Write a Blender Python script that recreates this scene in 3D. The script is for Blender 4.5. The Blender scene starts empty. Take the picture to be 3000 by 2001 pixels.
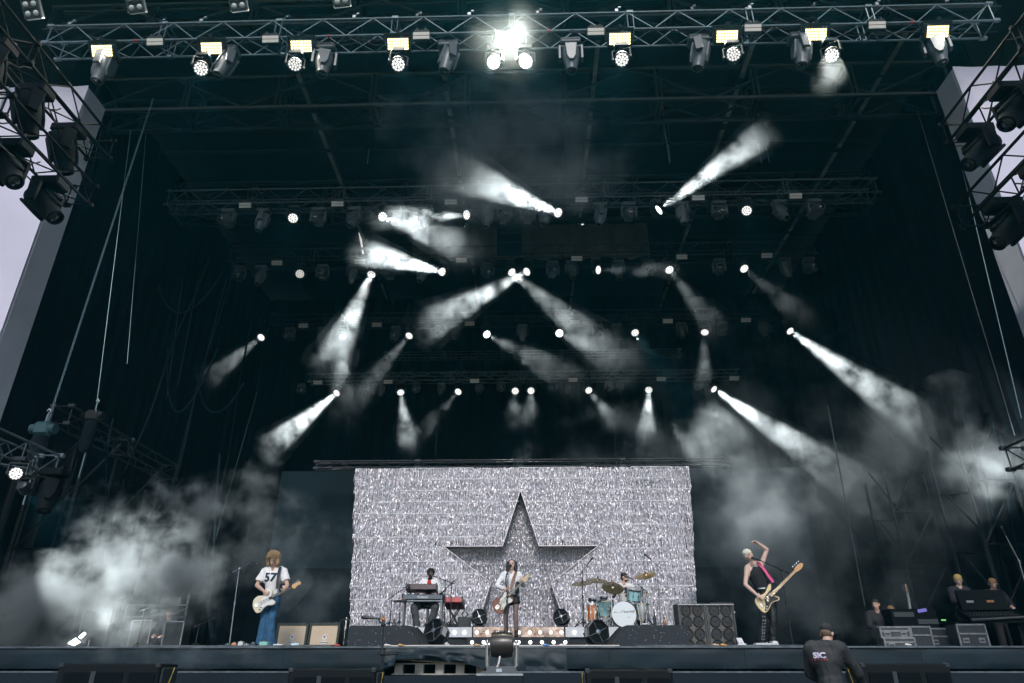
import bpy, bmesh, math, random
import numpy as np
from mathutils import Vector, Matrix, Euler, Quaternion, noise as mnoise
from mathutils.bvhtree import BVHTree

R = math.radians
scene = bpy.context.scene
col = scene.collection
random.seed(11)

# ------------------------------------------------------------------ camera
CAM = Vector((0.33, 0.0, 1.65))
PITCH, YAW = R(25.4), R(1.6)
cam_d = bpy.data.cameras.new('camera')
cam_d.sensor_width = 36.0
cam_d.lens = 24.0
cam_d.clip_start = 0.05
cam_d.clip_end = 3000
cam_o = bpy.data.objects.new('camera', cam_d)
col.objects.link(cam_o)
cam_o.location = CAM
cam_o.rotation_euler = Euler((math.pi / 2 + PITCH, 0, YAW), 'XYZ')
scene.camera = cam_o

# ------------------------------------------------------------------ sky
SUN_EL, SUN_AZ = 38.0, 2.0          # the daylight comes from behind the camera
world = bpy.data.worlds.new('World')
scene.world = world
world.use_nodes = True
wn = world.node_tree
wbg = wn.nodes['Background']
sky = wn.nodes.new('ShaderNodeTexSky')
sky.sky_type = 'NISHITA'
sky.sun_disc = False
sky.sun_elevation = R(SUN_EL)
sky.sun_rotation = R(180 + SUN_AZ)
sky.air_density = 1.0
sky.dust_density = 0.8
sky.ozone_density = 2.0
wn.links.new(sky.outputs[0], wbg.inputs[0])
wbg.inputs[1].default_value = 0.07

sun_d = bpy.data.lights.new('sun', 'SUN')
sun_d.energy = 1.0
sun_d.angle = R(14)
sun_d.color = (1.0, 0.96, 0.92)
sun_o = bpy.data.objects.new('sun', sun_d)
col.objects.link(sun_o)
_sd = Vector((math.sin(R(SUN_AZ)) * math.cos(R(SUN_EL)), -math.cos(R(SUN_AZ)) * math.cos(R(SUN_EL)), math.sin(R(SUN_EL))))
sun_o.rotation_euler = _sd.to_track_quat('Z', 'Y').to_euler()
sun_o.location = (0, -20, 40)

# ------------------------------------------------------------------ exposure and render settings
vs = scene.view_settings
vs.view_transform = 'Standard'
vs.look = 'None'
vs.exposure = 1.15
vs.gamma = 1.0
vs.use_curve_mapping = False
cy = scene.cycles
cy.use_denoising = True
try:
    cy.denoiser = 'OPENIMAGEDENOISE'
    cy.denoising_input_passes = 'RGB_ALBEDO_NORMAL'
except Exception:
    pass
cy.max_bounces = 3
cy.diffuse_bounces = 2
cy.glossy_bounces = 2
cy.transmission_bounces = 2
cy.use_adaptive_sampling = True
cy.adaptive_threshold = 0.03
cy.adaptive_min_samples = 16
cy.volume_bounces = 0
cy.transparent_max_bounces = 6
cy.volume_step_rate = 1.0
cy.volume_max_steps = 96
cy.sample_clamp_indirect = 3.0
cy.sample_clamp_direct = 0.0
cy.caustics_reflective = False
cy.caustics_refractive = False
cy.use_light_tree = True

# ------------------------------------------------------------------ surveying: photograph position -> place on a known plane
SC = 3000.0 / 2351.0
_rot = cam_o.rotation_euler.to_matrix()


def ray(u, v):
    return _rot @ Vector(((u * SC - 1500) / 2000.0, -(v * SC - 1000.5) / 2000.0, -1.0))


def at(u, v, Y):
    d = ray(u, v)
    return CAM + d * ((Y - CAM.y) / d.y)


def atZ(u, v, Z):
    d = ray(u, v)
    return CAM + d * ((Z - CAM.z) / d.z)


def atX(u, v, X):
    d = ray(u, v)
    return CAM + d * ((X - CAM.x) / d.x)


# ------------------------------------------------------------------ materials
MATS = {}


def mat(name, color, rough=0.6, metal=0.0, var=0.0, vscale=6.0, bump=0.0, bscale=40.0, emit=None, estr=0.0,
        spec=0.5, coat=0.0, sheen=0.0, alpha=None, rvar=0.0):
    if name in MATS:
        return MATS[name]
    m = bpy.data.materials.new(name)
    m.use_nodes = True
    nt = m.node_tree
    b = nt.nodes['Principled BSDF']
    c = (*color, 1.0) if len(color) == 3 else color
    b.inputs['Base Color'].default_value = c
    b.inputs['Roughness'].default_value = rough
    b.inputs['Metallic'].default_value = metal
    b.inputs['Specular IOR Level'].default_value = spec
    if coat:
        b.inputs['Coat Weight'].default_value = coat
        b.inputs['Coat Roughness'].default_value = 0.15
    if sheen:
        b.inputs['Sheen Weight'].default_value = sheen
    if var or bump or rvar:
        tc = nt.nodes.new('ShaderNodeTexCoord')
        if var or rvar:
            n = nt.nodes.new('ShaderNodeTexNoise')
            n.inputs['Scale'].default_value = vscale
            n.inputs['Detail'].default_value = 5.0
            n.inputs['Roughness'].default_value = 0.65
            nt.links.new(tc.outputs['Object'], n.inputs['Vector'])
            if var:
                r = nt.nodes.new('ShaderNodeValToRGB')
                r.color_ramp.elements[0].position = 0.3
                r.color_ramp.elements[1].position = 0.72
                r.color_ramp.elements[0].color = (*[x * (1 - var) for x in c[:3]], 1)
                r.color_ramp.elements[1].color = (*[min(1, x * (1 + var)) for x in c[:3]], 1)
                nt.links.new(n.outputs['Fac'], r.inputs['Fac'])
                nt.links.new(r.outputs['Color'], b.inputs['Base Color'])
            if rvar:
                mr = nt.nodes.new('ShaderNodeMapRange')
                mr.inputs['To Min'].default_value = max(0.02, rough - rvar)
                mr.inputs['To Max'].default_value = min(1.0, rough + rvar)
                nt.links.new(n.outputs['Fac'], mr.inputs['Value'])
                nt.links.new(mr.outputs['Result'], b.inputs['Roughness'])
        if bump:
            n2 = nt.nodes.new('ShaderNodeTexNoise')
            n2.inputs['Scale'].default_value = bscale
            n2.inputs['Detail'].default_value = 4.0
            nt.links.new(tc.outputs['Object'], n2.inputs['Vector'])
            bp = nt.nodes.new('ShaderNodeBump')
            bp.inputs['Strength'].default_value = bump
            bp.inputs['Distance'].default_value = 0.02
            nt.links.new(n2.outputs['Fac'], bp.inputs['Height'])
            nt.links.new(bp.outputs['Normal'], b.inputs['Normal'])
    if emit is not None:
        b.inputs['Emission Color'].default_value = (*emit, 1)
        b.inputs['Emission Strength'].default_value = estr
        m.cycles.emission_sampling = 'NONE'
    MATS[name] = m
    return m


# ------------------------------------------------------------------ mesh building
def frame(d, up=Vector((0, 0, 1))):
    z = Vector(d).normalized()
    if abs(z.dot(up)) > 0.98:
        up = Vector((0, 1, 0))
    x = up.cross(z).normalized()
    y = z.cross(x)
    return Matrix((x, y, z)).transposed()


class MB:
    """collects shapes; build() links them as ONE mesh object"""

    def __init__(self):
        self.v, self.f = [], []

    def add(self, verts, faces):
        o = len(self.v)
        self.v.extend([tuple(p) for p in verts])
        self.f.extend([tuple(i + o for i in f) for f in faces])
        return self

    def box(self, c, s, rot=None, ch=0.0):
        c = Vector(c)
        hx, hy, hz = s[0] / 2, s[1] / 2, s[2] / 2
        if ch <= 0:
            pts = [Vector((x, y, z)) for x in (-hx, hx) for y in (-hy, hy) for z in (-hz, hz)]
            fs = [(0, 1, 3, 2), (4, 6, 7, 5), (0, 4, 5, 1), (2, 3, 7, 6), (0, 2, 6, 4), (1, 5, 7, 3)]
        else:
            bm = bmesh.new()
            bmesh.ops.create_cube(bm, size=1.0)
            bmesh.ops.scale(bm, vec=s, verts=bm.verts)
            bmesh.ops.bevel(bm, geom=bm.edges[:], offset=ch, segments=1, affect='EDGES')
            bm.verts.index_update()
            pts = [v.co.copy() for v in bm.verts]
            fs = [tuple(v.index for v in f.verts) for f in bm.faces]
            bm.free()
        if rot is not None:
            pts = [rot @ p for p in pts]
        return self.add([c + p for p in pts], fs)

    def cyl(self, p0, p1, r0, r1=None, n=8, cap=True):
        p0, p1 = Vector(p0), Vector(p1)
        r1 = r0 if r1 is None else r1
        d = p1 - p0
        if d.length < 1e-6:
            return self
        M = frame(d)
        vs_, fs = [], []
        for p, r in ((p0, r0), (p1, r1)):
            for i in range(n):
                a = 2 * math.pi * i / n
                vs_.append(p + M @ Vector((r * math.cos(a), r * math.sin(a), 0)))
        for i in range(n):
            j = (i + 1) % n
            fs.append((i, j, n + j, n + i))
        if cap:
            fs.append(tuple(reversed(range(n))))
            fs.append(tuple(range(n, 2 * n)))
        return self.add(vs_, fs)

    def tube(self, pts, r, n=6, cap=True):
        pts = [Vector(p) for p in pts]
        rs = r if isinstance(r, (list, tuple)) else [r] * len(pts)
        vs_, fs = [], []
        up = Vector((0.13, 0.31, 0.94)).normalized()
        for k, p in enumerate(pts):
            d = (pts[min(k + 1, len(pts) - 1)] - pts[max(k - 1, 0)])
            M = frame(d, up)
            for i in range(n):
                a = 2 * math.pi * i / n
                vs_.append(p + M @ Vector((rs[k] * math.cos(a), rs[k] * math.sin(a), 0)))
        for k in range(len(pts) - 1):
            for i in range(n):
                j = (i + 1) % n
                fs.append((k * n + i, k * n + j, (k + 1) * n + j, (k + 1) * n + i))
        if cap:
            fs.append(tuple(reversed(range(n))))
            fs.append(tuple(range((len(pts) - 1) * n, len(pts) * n)))
        return self.add(vs_, fs)

    def lathe(self, prof, M=None, o=(0, 0, 0), n=20):
        """prof: (r, z) pairs turned about local z; M: 3x3 orientation; o: origin"""
        o = Vector(o)
        M = M if M is not None else Matrix.Identity(3)
        vs_, fs = [], []
        for r, z in prof:
            for i in range(n):
                a = 2 * math.pi * i / n
                vs_.append(o + M @ Vector((r * math.cos(a), r * math.sin(a), z)))
        for k in range(len(prof) - 1):
            for i in range(n):
                j = (i + 1) % n
                fs.append((k * n + i, k * n + j, (k + 1) * n + j, (k + 1) * n + i))
        fs.append(tuple(reversed(range(n))))
        fs.append(tuple(range((len(prof) - 1) * n, len(prof) * n)))
        return self.add(vs_, fs)

    def ell(self, c, r, rot=None, n=12, m=8):
        c = Vector(c)
        vs_, fs = [], []
        for k in range(m + 1):
            t = math.pi * (k + 0.02 * (k == 0) - 0.02 * (k == m)) / m
            for i in range(n):
                a = 2 * math.pi * i / n
                p = Vector((r[0] * math.sin(t) * math.cos(a), r[1] * math.sin(t) * math.sin(a), r[2] * math.cos(t)))
                if rot is not None:
                    p = rot @ p
                vs_.append(c + p)
        for k in range(m):
            for i in range(n):
                j = (i + 1) % n
                fs.append((k * n + i, (k + 1) * n + i, (k + 1) * n + j, k * n + j))
        fs.append(tuple(range(n)))
        fs.append(tuple(reversed(range(m * n, (m + 1) * n))))
        return self.add(vs_, fs)

    def prism(self, poly, t, M=None, o=(0, 0, 0), inset=0.0):
        """poly in local xy extruded along z from -t/2 to t/2 (with an optional rounded rim)"""
        o = Vector(o)
        M = M if M is not None else Matrix.Identity(3)
        n = len(poly)
        cx = sum(p[0] for p in poly) / n
        cyy = sum(p[1] for p in poly) / n
        layers = [(-t / 2, 0.0), (t / 2, 0.0)]
        if inset:
            layers = [(-t / 2, inset), (-t / 2 + inset, 0.0), (t / 2 - inset, 0.0), (t / 2, inset)]
        vs_, fs = [], []
        # inward offset by vertex normals
        area = sum(poly[i][0] * poly[(i + 1) % n][1] - poly[(i + 1) % n][0] * poly[i][1] for i in range(n))
        sg = 1 if area > 0 else -1
        nor = []
        for i in range(n):
            a, b = poly[i - 1], poly[(i + 1) % n]
            d = Vector((b[0] - a[0], b[1] - a[1]))
            d = d.normalized() if d.length > 0 else Vector((1, 0))
            nor.append((-d.y * sg, d.x * sg))
        for z, ins in layers:
            for i in range(n):
                vs_.append(o + M @ Vector((poly[i][0] + nor[i][0] * ins, poly[i][1] + nor[i][1] * ins, z)))
        for k in range(len(layers) - 1):
            for i in range(n):
                j = (i + 1) % n
                fs.append((k * n + i, k * n + j, (k + 1) * n + j, (k + 1) * n + i))
        fs.append(tuple(reversed(range(n))))
        fs.append(tuple(range((len(layers) - 1) * n, len(layers) * n)))
        return self.add(vs_, fs)

    def mesh(self, name, smooth=False):
        me = bpy.data.meshes.new(name)
        me.from_pydata(self.v, [], self.f)
        if smooth:
            me.shade_smooth()
            try:
                me.set_sharp_from_angle(angle=R(40))
            except Exception:
                pass
        return me

    def build(self, name, m, parent=None, smooth=False):
        return obj(name, self.mesh(name, smooth), m, parent)


def obj(name, me, m, parent=None):
    o = bpy.data.objects.new(name, me)
    if m is not None:
        me.materials.clear()
        me.materials.append(m)
    col.objects.link(o)
    if parent is not None:
        o.parent = parent
    return o


def tag(o, label=None, cat=None, group=None, kind=None):
    if label:
        o['label'] = label
    if cat:
        o['category'] = cat
    if group:
        o['group'] = group
    if kind:
        o['kind'] = kind
    return o


def thing(name, label, cat, loc=(0, 0, 0), rot=(0, 0, 0), group=None):
    o = bpy.data.objects.new(name, None)
    o.empty_display_size = 0.2
    col.objects.link(o)
    o.location = loc
    o.rotation_euler = rot
    return tag(o, label, cat, group)


def children(o):
    return [c for c in bpy.data.objects if c.parent is o]


def copy_tree(o, parent=None, kids=None):
    c = o.copy()
    col.objects.link(c)
    c.parent = parent
    for ch in o.children:
        copy_tree(ch, c)
    return c


def struct(name, mb, m, parent=None, smooth=False):
    o = mb.build(name, m, parent, smooth)
    if parent is None:
        tag(o, kind='structure')
    return o


ORD = ['first', 'second', 'third', 'fourth', 'fifth', 'sixth', 'seventh', 'eighth', 'ninth', 'tenth', 'eleventh',
       'twelfth', 'thirteenth', 'fourteenth', 'fifteenth', 'sixteenth', 'seventeenth', 'eighteenth']


def catenary(a, b, sag, n=14, wob=0.0, rnd=random):
    a, b = Vector(a), Vector(b)
    out = []
    for i in range(n + 1):
        t = i / n
        p = a.lerp(b, t)
        p.z -= sag * 4 * t * (1 - t)
        if wob:
            p += Vector((rnd.uniform(-wob, wob), rnd.uniform(-wob, wob), rnd.uniform(-wob, wob) * 0.4))
        out.append(p)
    return out


# ------------------------------------------------------------------ shared materials
M_black = mat('black_paint', (0.012, 0.014, 0.016), 0.45, var=0.4, vscale=9, rvar=0.15)
M_blackcloth = mat('black_serge_cloth', (0.006, 0.011, 0.015), 0.95, var=0.35, vscale=2.2, bump=0.25, bscale=120, spec=0.15)
M_steel = mat('galvanised_steel', (0.30, 0.33, 0.35), 0.42, 0.85, var=0.25, vscale=14, rvar=0.15)
M_truss = mat('dull_aluminium_truss', (0.13, 0.165, 0.185), 0.5, 0.6, var=0.3, vscale=7, rvar=0.15)
M_truss_dark = mat('blackened_truss', (0.022, 0.028, 0.033), 0.55, 0.3, var=0.3, vscale=5)
M_fix = mat('fixture_black_plastic', (0.018, 0.021, 0.024), 0.38, var=0.3, vscale=12, rvar=0.1)
M_fixgrey = mat('fixture_grey_plastic', (0.085, 0.10, 0.11), 0.42, var=0.2, vscale=10, rvar=0.1)
M_glass = mat('dark_lens_glass', (0.01, 0.012, 0.016), 0.06, 0.0, spec=0.9, coat=0.6)
M_diff = mat('frosted_white_diffuser', (0.66, 0.62, 0.57), 0.5, var=0.06, vscale=20)
M_led = mat('lit_white_led', (0.8, 0.8, 0.8), 0.4, emit=(1.0, 0.97, 0.94), estr=0.62)
M_ledb = mat('lit_bright_led', (0.8, 0.8, 0.8), 0.4, emit=(1.0, 0.98, 0.96), estr=3.0)
M_leddim = mat('dimmed_white_led', (0.5, 0.5, 0.5), 0.4, emit=(1.0, 0.96, 0.9), estr=0.35)
M_warm = mat('lit_warm_led', (0.8, 0.8, 0.7), 0.4, emit=(1.0, 0.74, 0.27), estr=1.3)
M_red = mat('red_tape', (0.45, 0.03, 0.02), 0.5)
M_orange = mat('orange_sling', (0.55, 0.16, 0.04), 0.7)
M_chrome = mat('chrome', (0.75, 0.76, 0.78), 0.14, 1.0, var=0.05)
M_rubber = mat('black_rubber_cable', (0.012, 0.013, 0.015), 0.6)
M_chain = mat('zinc_chain', (0.16, 0.24, 0.26), 0.45, 0.5)
# =================================================================== the setting
STAGE_Z, EDGE_Y = 1.965, 13.5
RISE1, RISE2 = 2.18, 2.435          # tops of the two riser steps

g = MB()
g.add([(-160, -160, 0), (160, -160, 0), (160, 190, 0), (-160, 190, 0)], [(0, 1, 2, 3)])
struct('ground', g, mat('trodden_grass_ground', (0.07, 0.075, 0.045), 0.9, var=0.4, vscale=0.8, bump=0.4, bscale=12))

# roof skin, back wall and side walls of the stage house
M_roof = mat('roof_membrane', (0.012, 0.015, 0.017), 0.75, var=0.35, vscale=0.6)
rf = MB()
rf.box((0, 20.4, 19.45), (44, 23.8, 0.12))
roof_o = struct('stage_roof', rf, M_roof)
tag(roof_o, 'dark membrane roof over the whole stage')
rl = MB()
# gable lines of the membrane sagging between the rafters
for k in range(5):
    x0 = -11.0 + k * 4.55
    n = 8
    vv, ff = [], []
    for j, yy in enumerate(np.linspace(9.6, 31.0, 14)):
        for i in range(n + 1):
            t = i / n
            vv.append((x0 + 4.55 * t - 0.2, yy, 19.14 - 0.28 * 4 * t * (1 - t) - 0.05 * math.sin(j * 1.7 + k)))
    for j in range(13):
        for i in range(n):
            a = j * (n + 1) + i
            ff.append((a, a + 1, a + n + 2, a + n + 1))
    rl.add(vv, ff)
obj('roof_lining', rl.mesh('roof_lining', True), M_roof, roof_o)


def drape(name, p0, p1, z0, z1, m, depth=0.10, folds=None, seed=0, nz=10, parent=None, kind='structure'):
    """a hanging cloth wall from p0 to p1 with vertical folds"""
    rnd = random.Random(seed)
    p0, p1 = Vector(p0), Vector(p1)
    L = (p1 - p0).length
    nrm = Vector((-(p1 - p0).y, (p1 - p0).x, 0)).normalized()
    n = int((folds or L / 0.55) * 6)
    ph = [rnd.uniform(0, 6.28) for _ in range(5)]
    vv, ff = [], []
    for k in range(nz + 1):
        tz = k / nz
        for i in range(n + 1):
            t = i / n
            s = t * L
            w = math.sin(s * 9.0 + ph[0] + 0.6 * math.sin(tz * 3 + ph[1])) * 0.6 + math.sin(s * 3.7 + ph[2]) * 0.5 + math.sin(s * 21 + ph[3] + tz * 2) * 0.2
            q = p0.lerp(p1, t) + nrm * (w * depth * (0.55 + 0.45 * (1 - tz)))
            vv.append((q.x, q.y, z0 + (z1 - z0) * tz))
    for k in range(nz):
        for i in range(n):
            a = k * (n + 1) + i
            ff.append((a, a + 1, a + n + 2, a + n + 1))
    mb = MB().add(vv, ff)
    o = obj(name, mb.mesh(name, True), m, parent)
    if parent is None:
        tag(o, kind=kind)
    return o


drape('wall_back', (13.5, 31.5, 0), (-13.5, 31.5, 0), 0, 19.2, M_blackcloth, 0.14, seed=1)
tag(bpy.data.objects['wall_back'], 'black serge cloth wall at the very back of the stage')
drape('wall_left', (-13.4, 31.5, 0), (-13.4, 14.9, 0), 0, 19.2, M_blackcloth, 0.10, seed=2)
drape('wall_right', (13.4, 14.9, 0), (13.4, 31.5, 0), 0, 19.2, M_blackcloth, 0.10, seed=3)

# stage deck and its fascia
M_deck = mat('black_stage_deck', (0.022, 0.024, 0.027), 0.5, var=0.45, vscale=3.5, rvar=0.2)
M_fascia = mat('black_fascia_cloth', (0.0035, 0.013, 0.020), 0.62, var=0.5, vscale=1.6, bump=0.25, bscale=9, spec=0.35, rvar=0.2)
dk = MB()
dk.box((0, 22.6, STAGE_Z - 0.06), (26.6, 18.0, 0.12))
deck = struct('stage_deck', dk, M_deck)
tag(deck, 'black decked stage floor behind the cloth-clad fascia')

# fascia as separate cloth-covered panels with narrow joints
fa = bpy.data.objects.new('stage_fascia', None)
col.objects.link(fa)
tag(fa, 'dark cloth-clad front face of the stage above the pit', kind='structure')
xs = [-13.0, -10.4, -7.3, -4.2, -2.25]
xs2 = [-0.45, 1.7, 4.1, 7.2, 10.3, 13.0]
rndf = random.Random(5)


def fascia_panel(x0, x1, z0, z1, y, name='panel'):
    n, k = max(6, int((x1 - x0) / 0.12)), 6
    vv, ff = [], []
    sd = rndf.uniform(0, 50)
    for j in range(k + 1):
        for i in range(n + 1):
            x = x0 + (x1 - x0) * i / n
            z = z0 + (z1 - z0) * j / k
            e = min(1, min(i, n - i) / 2.0) * min(1, min(j, k - j) / 1.0)
            yy = y - 0.016 * e - 0.030 * e * mnoise.noise(Vector((x * 1.9 + sd, z * 3, sd)))
            vv.append((x, yy, z))
    for j in range(k):
        for i in range(n):
            a = j * (n + 1) + i
            ff.append((a, a + 1, a + n + 2, a + n + 1))
    return obj(name, MB().add(vv, ff).mesh(name, True), M_fascia, fa)


for lst in (xs, xs2):
    for a, b in zip(lst[:-1], lst[1:]):
        fascia_panel(a + 0.002, b - 0.002, 1.60, STAGE_Z - 0.03, EDGE_Y)
fascia_panel(-2.25 + 0.002, -0.45 - 0.002, 1.84, STAGE_Z - 0.03, EDGE_Y)
# top capping strip with a worn light edge, and the ledge lower down
M_cap = mat('worn_aluminium_edge', (0.12, 0.14, 0.16), 0.4, 0.6, var=0.5, vscale=6)
obj('edge_trim', MB().box((0, EDGE_Y - 0.012, STAGE_Z - 0.012), (26, 0.06, 0.026)).mesh('edge_trim'), M_cap, fa)
M_lower = mat('lower_fascia_cloth', (0.0025, 0.009, 0.017), 0.7, var=0.25, vscale=1.1, bump=0.1, bscale=70, spec=0.3)
for (a, b) in ((-13, -6.6), (-6.6, -2.3), (-0.42, 6.4), (6.4, 13)):
    obj('lower_panel', MB().box(((a + b) / 2, EDGE_Y - 0.52, 0.78), (b - a - 0.01, 0.9, 1.56)).mesh('lower_panel'), M_lower, fa)
    obj('ledge_trim', MB().box(((a + b) / 2, EDGE_Y - 0.965, 1.555), (b - a - 0.01, 0.03, 0.025)).mesh('ledge_trim'), M_cap, fa)

# ------------------------------------------------------------------ white clad proscenium towers either side
M_white = mat('white_tower_sheet', (0.56, 0.54, 0.66), 0.7, var=0.03, vscale=0.7, bump=0.1, bscale=3)


def tower(name, label, sx):
    t = thing(name, label, 'tower', (sx * 13.4, 14.2, 0))
    # creased cloth front
    n, k = 24, 60
    vv, ff = [], []
    for j in range(k + 1):
        for i in range(n + 1):
            x = -sx * 1.85 + sx * 4.6 * i / n
            z = 0.2 + 15.7 * j / k
            d = 0.06 * mnoise.noise(Vector((x * 0.9, z * 0.45, sx * 7))) + 0.02 * math.sin(z * 2.0 + x * 2.5) + 0.02 * mnoise.noise(Vector((x * 2.4 + z * 0.9, z * 1.2, 4.0)))
            e = min(1, min(i, n - i) / 2)
            vv.append((x, -0.75 - d * e, z))
    for j in range(k):
        for i in range(n):
            a = j * (n + 1) + i
            ff.append((a, a + 1, a + n + 2, a + n + 1))
    obj('front_sheet', MB().add(vv, ff).mesh('front_sheet', True), M_white, t)
    obj('return_sheet', MB().box((-sx * 1.70, -0.30, 8.05), (0.3, 0.86, 15.7), ch=0.06).mesh('return_sheet'), mat('tower_shade_grey', (0.42, 0.43, 0.47), 0.7, var=0.1, vscale=0.8), t)  # return side's shade is put into this greyer sheet colour
    obj('seam_batten', MB().box((sx * 0.35, -0.80, 8.05), (0.10, 0.08, 15.6), ch=0.02).mesh('seam_batten'), mat('tower_shade_grey', (0.42, 0.43, 0.47)), t)
    obj('core_panel', MB().box((sx * 0.7, -0.2, 8.0), (3.6, 0.5, 15.4)).mesh('core_panel'), M_blackcloth, t)
    # bracing tubes across the front
    for z in (4.5, 9.0):
        obj('brace', MB().cyl((sx * 0.2, -1.05, z), (sx * 2.6, -1.05, z + 3.6), 0.05).mesh('brace', True), M_black, t)
    return t


tower('proscenium_tower', 'tall tower clad in creased white sheet on the guitarist side of the stage', -1)
tower('proscenium_tower', 'tall tower clad in creased white sheet on the bassist side of the stage', 1)


# ------------------------------------------------------------------ trusses
def truss(name, label, p0, p1, w, h, bay, m, rc=0.025, rb=0.014, single=True, group=None, faces='fbk', up=(0, 0, 1), cat='truss'):
    """box truss; p0,p1 = middle of its underside at both ends"""
    p0, p1 = Vector(p0), Vector(p1)
    d = (p1 - p0)
    L = d.length
    d = d / L
    up = Vector(up)
    side = d.cross(up).normalized()        # for d = +x: side = -y (towards the camera)
    upv = side.cross(d).normalized()
    t = thing(name, label, cat, p0, (0, 0, 0), group)
    c = [side * (w / 2), side * (-w / 2), side * (w / 2) + upv * h, side * (-w / 2) + upv * h]
    me = MB().cyl((0, 0, 0), d * L, rc, n=8).mesh('chord', True)
    for q in c:
        o = obj('chord', me, m, t)
        o.location = q
    nb = max(2, int(round(L / bay)))
    segs = {'f': (c[0], c[2]), 'b': (c[0], c[1]), 'k': (c[1], c[3]), 't': (c[2], c[3])}
    lac = MB()
    for fc in faces:
        a, b = segs[fc]
        bl = L / nb
        if single:
            m_up = MB().cyl(a, b + d * bl, rb, n=5, cap=False).mesh('brace', True)
            m_dn = MB().cyl(b, a + d * bl, rb, n=5, cap=False).mesh('brace', True)
            for i in range(nb):
                o = obj('brace', (m_up if i % 2 == 0 else m_dn), m, t)
                o.location = d * (bl * i)
        else:
            for i in range(nb):
                q0, q1 = (a, b) if i % 2 == 0 else (b, a)
                lac.cyl(q0 + d * (bl * i), q1 + d * (bl * (i + 1)), rb, n=4, cap=False)
    # end frames and module joints (the pairs of uprights where two lengths are pinned together)
    jm = MB()
    nj = max(1, int(round(L / 3.0)))
    for i in range(nj + 1):
        s = L * i / nj
        for off in ((0.03,) if i == 0 else (-0.03,) if i == nj else (-0.07, 0.07)):
            for q0, q1 in ((c[0], c[2]), (c[1], c[3]), (c[0], c[1]), (c[2], c[3])):
                jm.cyl(q0 + d * (s + off), q1 + d * (s + off), rb * 1.1, n=5, cap=False)
        for q in c:
            jm.box(q + d * s, (0.16, 0.075, 0.075))
    o = obj('joint_frames', jm.mesh('joint_frames'), m, t)
    o['kind'] = 'stuff'
    if not single:
        o = obj('lacing', lac.mesh('lacing'), m, t)
        o['kind'] = 'stuff'
    return t


GT = 'lighting trusses hung across the stage'
TR = [  # Y of the truss, Z underside, half length, w, h
    (12.05, 15.61, 11.6, 0.52, 0.58), (18.6, 15.57, 11.75, 0.58, 0.56), (22.0, 15.45, 11.0, 0.55, 0.52),
    (25.8, 14.72, 10.6, 0.50, 0.48), (28.5, 13.22, 9.6, 0.42, 0.36)]
TNAME = ['front lighting truss', 'second lighting truss', 'third lighting truss', 'fourth lighting truss', 'rearmost lighting truss']
TL = ['bright aluminium box truss nearest the audience carrying the glowing strobes',
      'thin box truss behind the roof girder, second lighting truss from the front',
      'dark box truss, third lighting truss from the front, hung before the roof cloth',
      'dark box truss, fourth lighting truss from the front',
      'slim box truss nearest the back wall above the tinsel curtain']
for i, (Y, Z, hl, w, h) in enumerate(TR):
    truss('lighting_truss', TL[i], (-hl, Y, Z), (hl, Y, Z), w, h, (0.62, 0.68, 0.7, 0.7, 0.75)[i],
          (M_truss, mat('grey_truss', (0.075, 0.092, 0.105), 0.5, 0.6, var=0.3, vscale=7), M_truss_dark, M_truss_dark, M_truss)[i],
          rc=0.027, rb=0.015, single=(i < 2), group=GT, faces='fbk' if i < 2 else 'fb')
truss('curtain_truss', 'slim pale truss hung low behind the fourth row of lights', (-6.6, 29.9, 14.98), (7.5, 29.9, 14.98), 0.3, 0.3, 0.5, M_truss, 0.022, 0.012, False)
truss('cable_truss', 'thin truss draped with coiled black cables above the rearmost lights', (-8.4, 30.3, 14.15), (8.2, 30.3, 14.15), 0.28, 0.28, 0.5, M_truss_dark, 0.02, 0.012, False)
truss('track_truss', 'very thin rail truss high behind the third lights', (-9.5, 29.0, 16.55), (9.0, 29.0, 16.55), 0.2, 0.2, 0.9, M_truss_dark, 0.02, 0.010, False)

# heavy roof girders and rafters
M_girder = mat('roof_girder_steel', (0.018, 0.024, 0.028), 0.5, 0.3, var=0.3, vscale=3)
truss('roof_girder', 'deep dark roof girder just behind the front truss', (-13, 15.9, 16.95), (13, 15.9, 16.95), 0.9, 1.25, 2.3, M_girder, 0.075, 0.05, True, 'roof girders')
truss('roof_girder', 'deep dark roof girder over the middle of the stage', (-13, 21.0, 16.95), (13, 21.0, 16.95), 0.9, 1.25, 2.3, M_girder, 0.07, 0.045, False, 'roof girders')
truss('roof_girder', 'deep roof girder at the head of the photograph above the front truss', (-13, 13.3, 17.6), (13, 13.3, 17.6), 0.5, 0.9, 1.9, M_girder, 0.06, 0.04, False, 'roof girders')
M_raft = mat('pale_rafter', (0.30, 0.28, 0.26), 0.55, var=0.8, vscale=1.2)
RL = ['outermost pale roof rafter on the guitarist side', 'pale roof rafter on the guitarist side of the centre',
      'pale roof rafter on the bassist side of the centre', 'pale roof rafter above the bassist', 'outermost pale roof rafter on the bassist side']
for k, x in enumerate((-6.7, -2.2, 2.45, 7.0, 11.3)):
    t = thing('roof_rafter', RL[k], 'rafter', (x, 13.9, 18.1), group='roof rafters running front to back')
    obj('beam', MB().box((0, 8.4, 0.13), (0.15, 16.8, 0.2), ch=0.01).mesh('beam'), mat('dark_rafter', (0.02, 0.022, 0.024), 0.6, var=0.3, vscale=2), t)
    rr = random.Random(k)
    y = 0.4
    while y < 16:
        L = rr.uniform(1.2, 2.4)
        obj('cover_plate', MB().box((0, y + L / 2, 0.015), (0.13, L, 0.03)).mesh('cover_plate'), M_raft, t)
        y += L + rr.uniform(0.12, 0.5)
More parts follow.
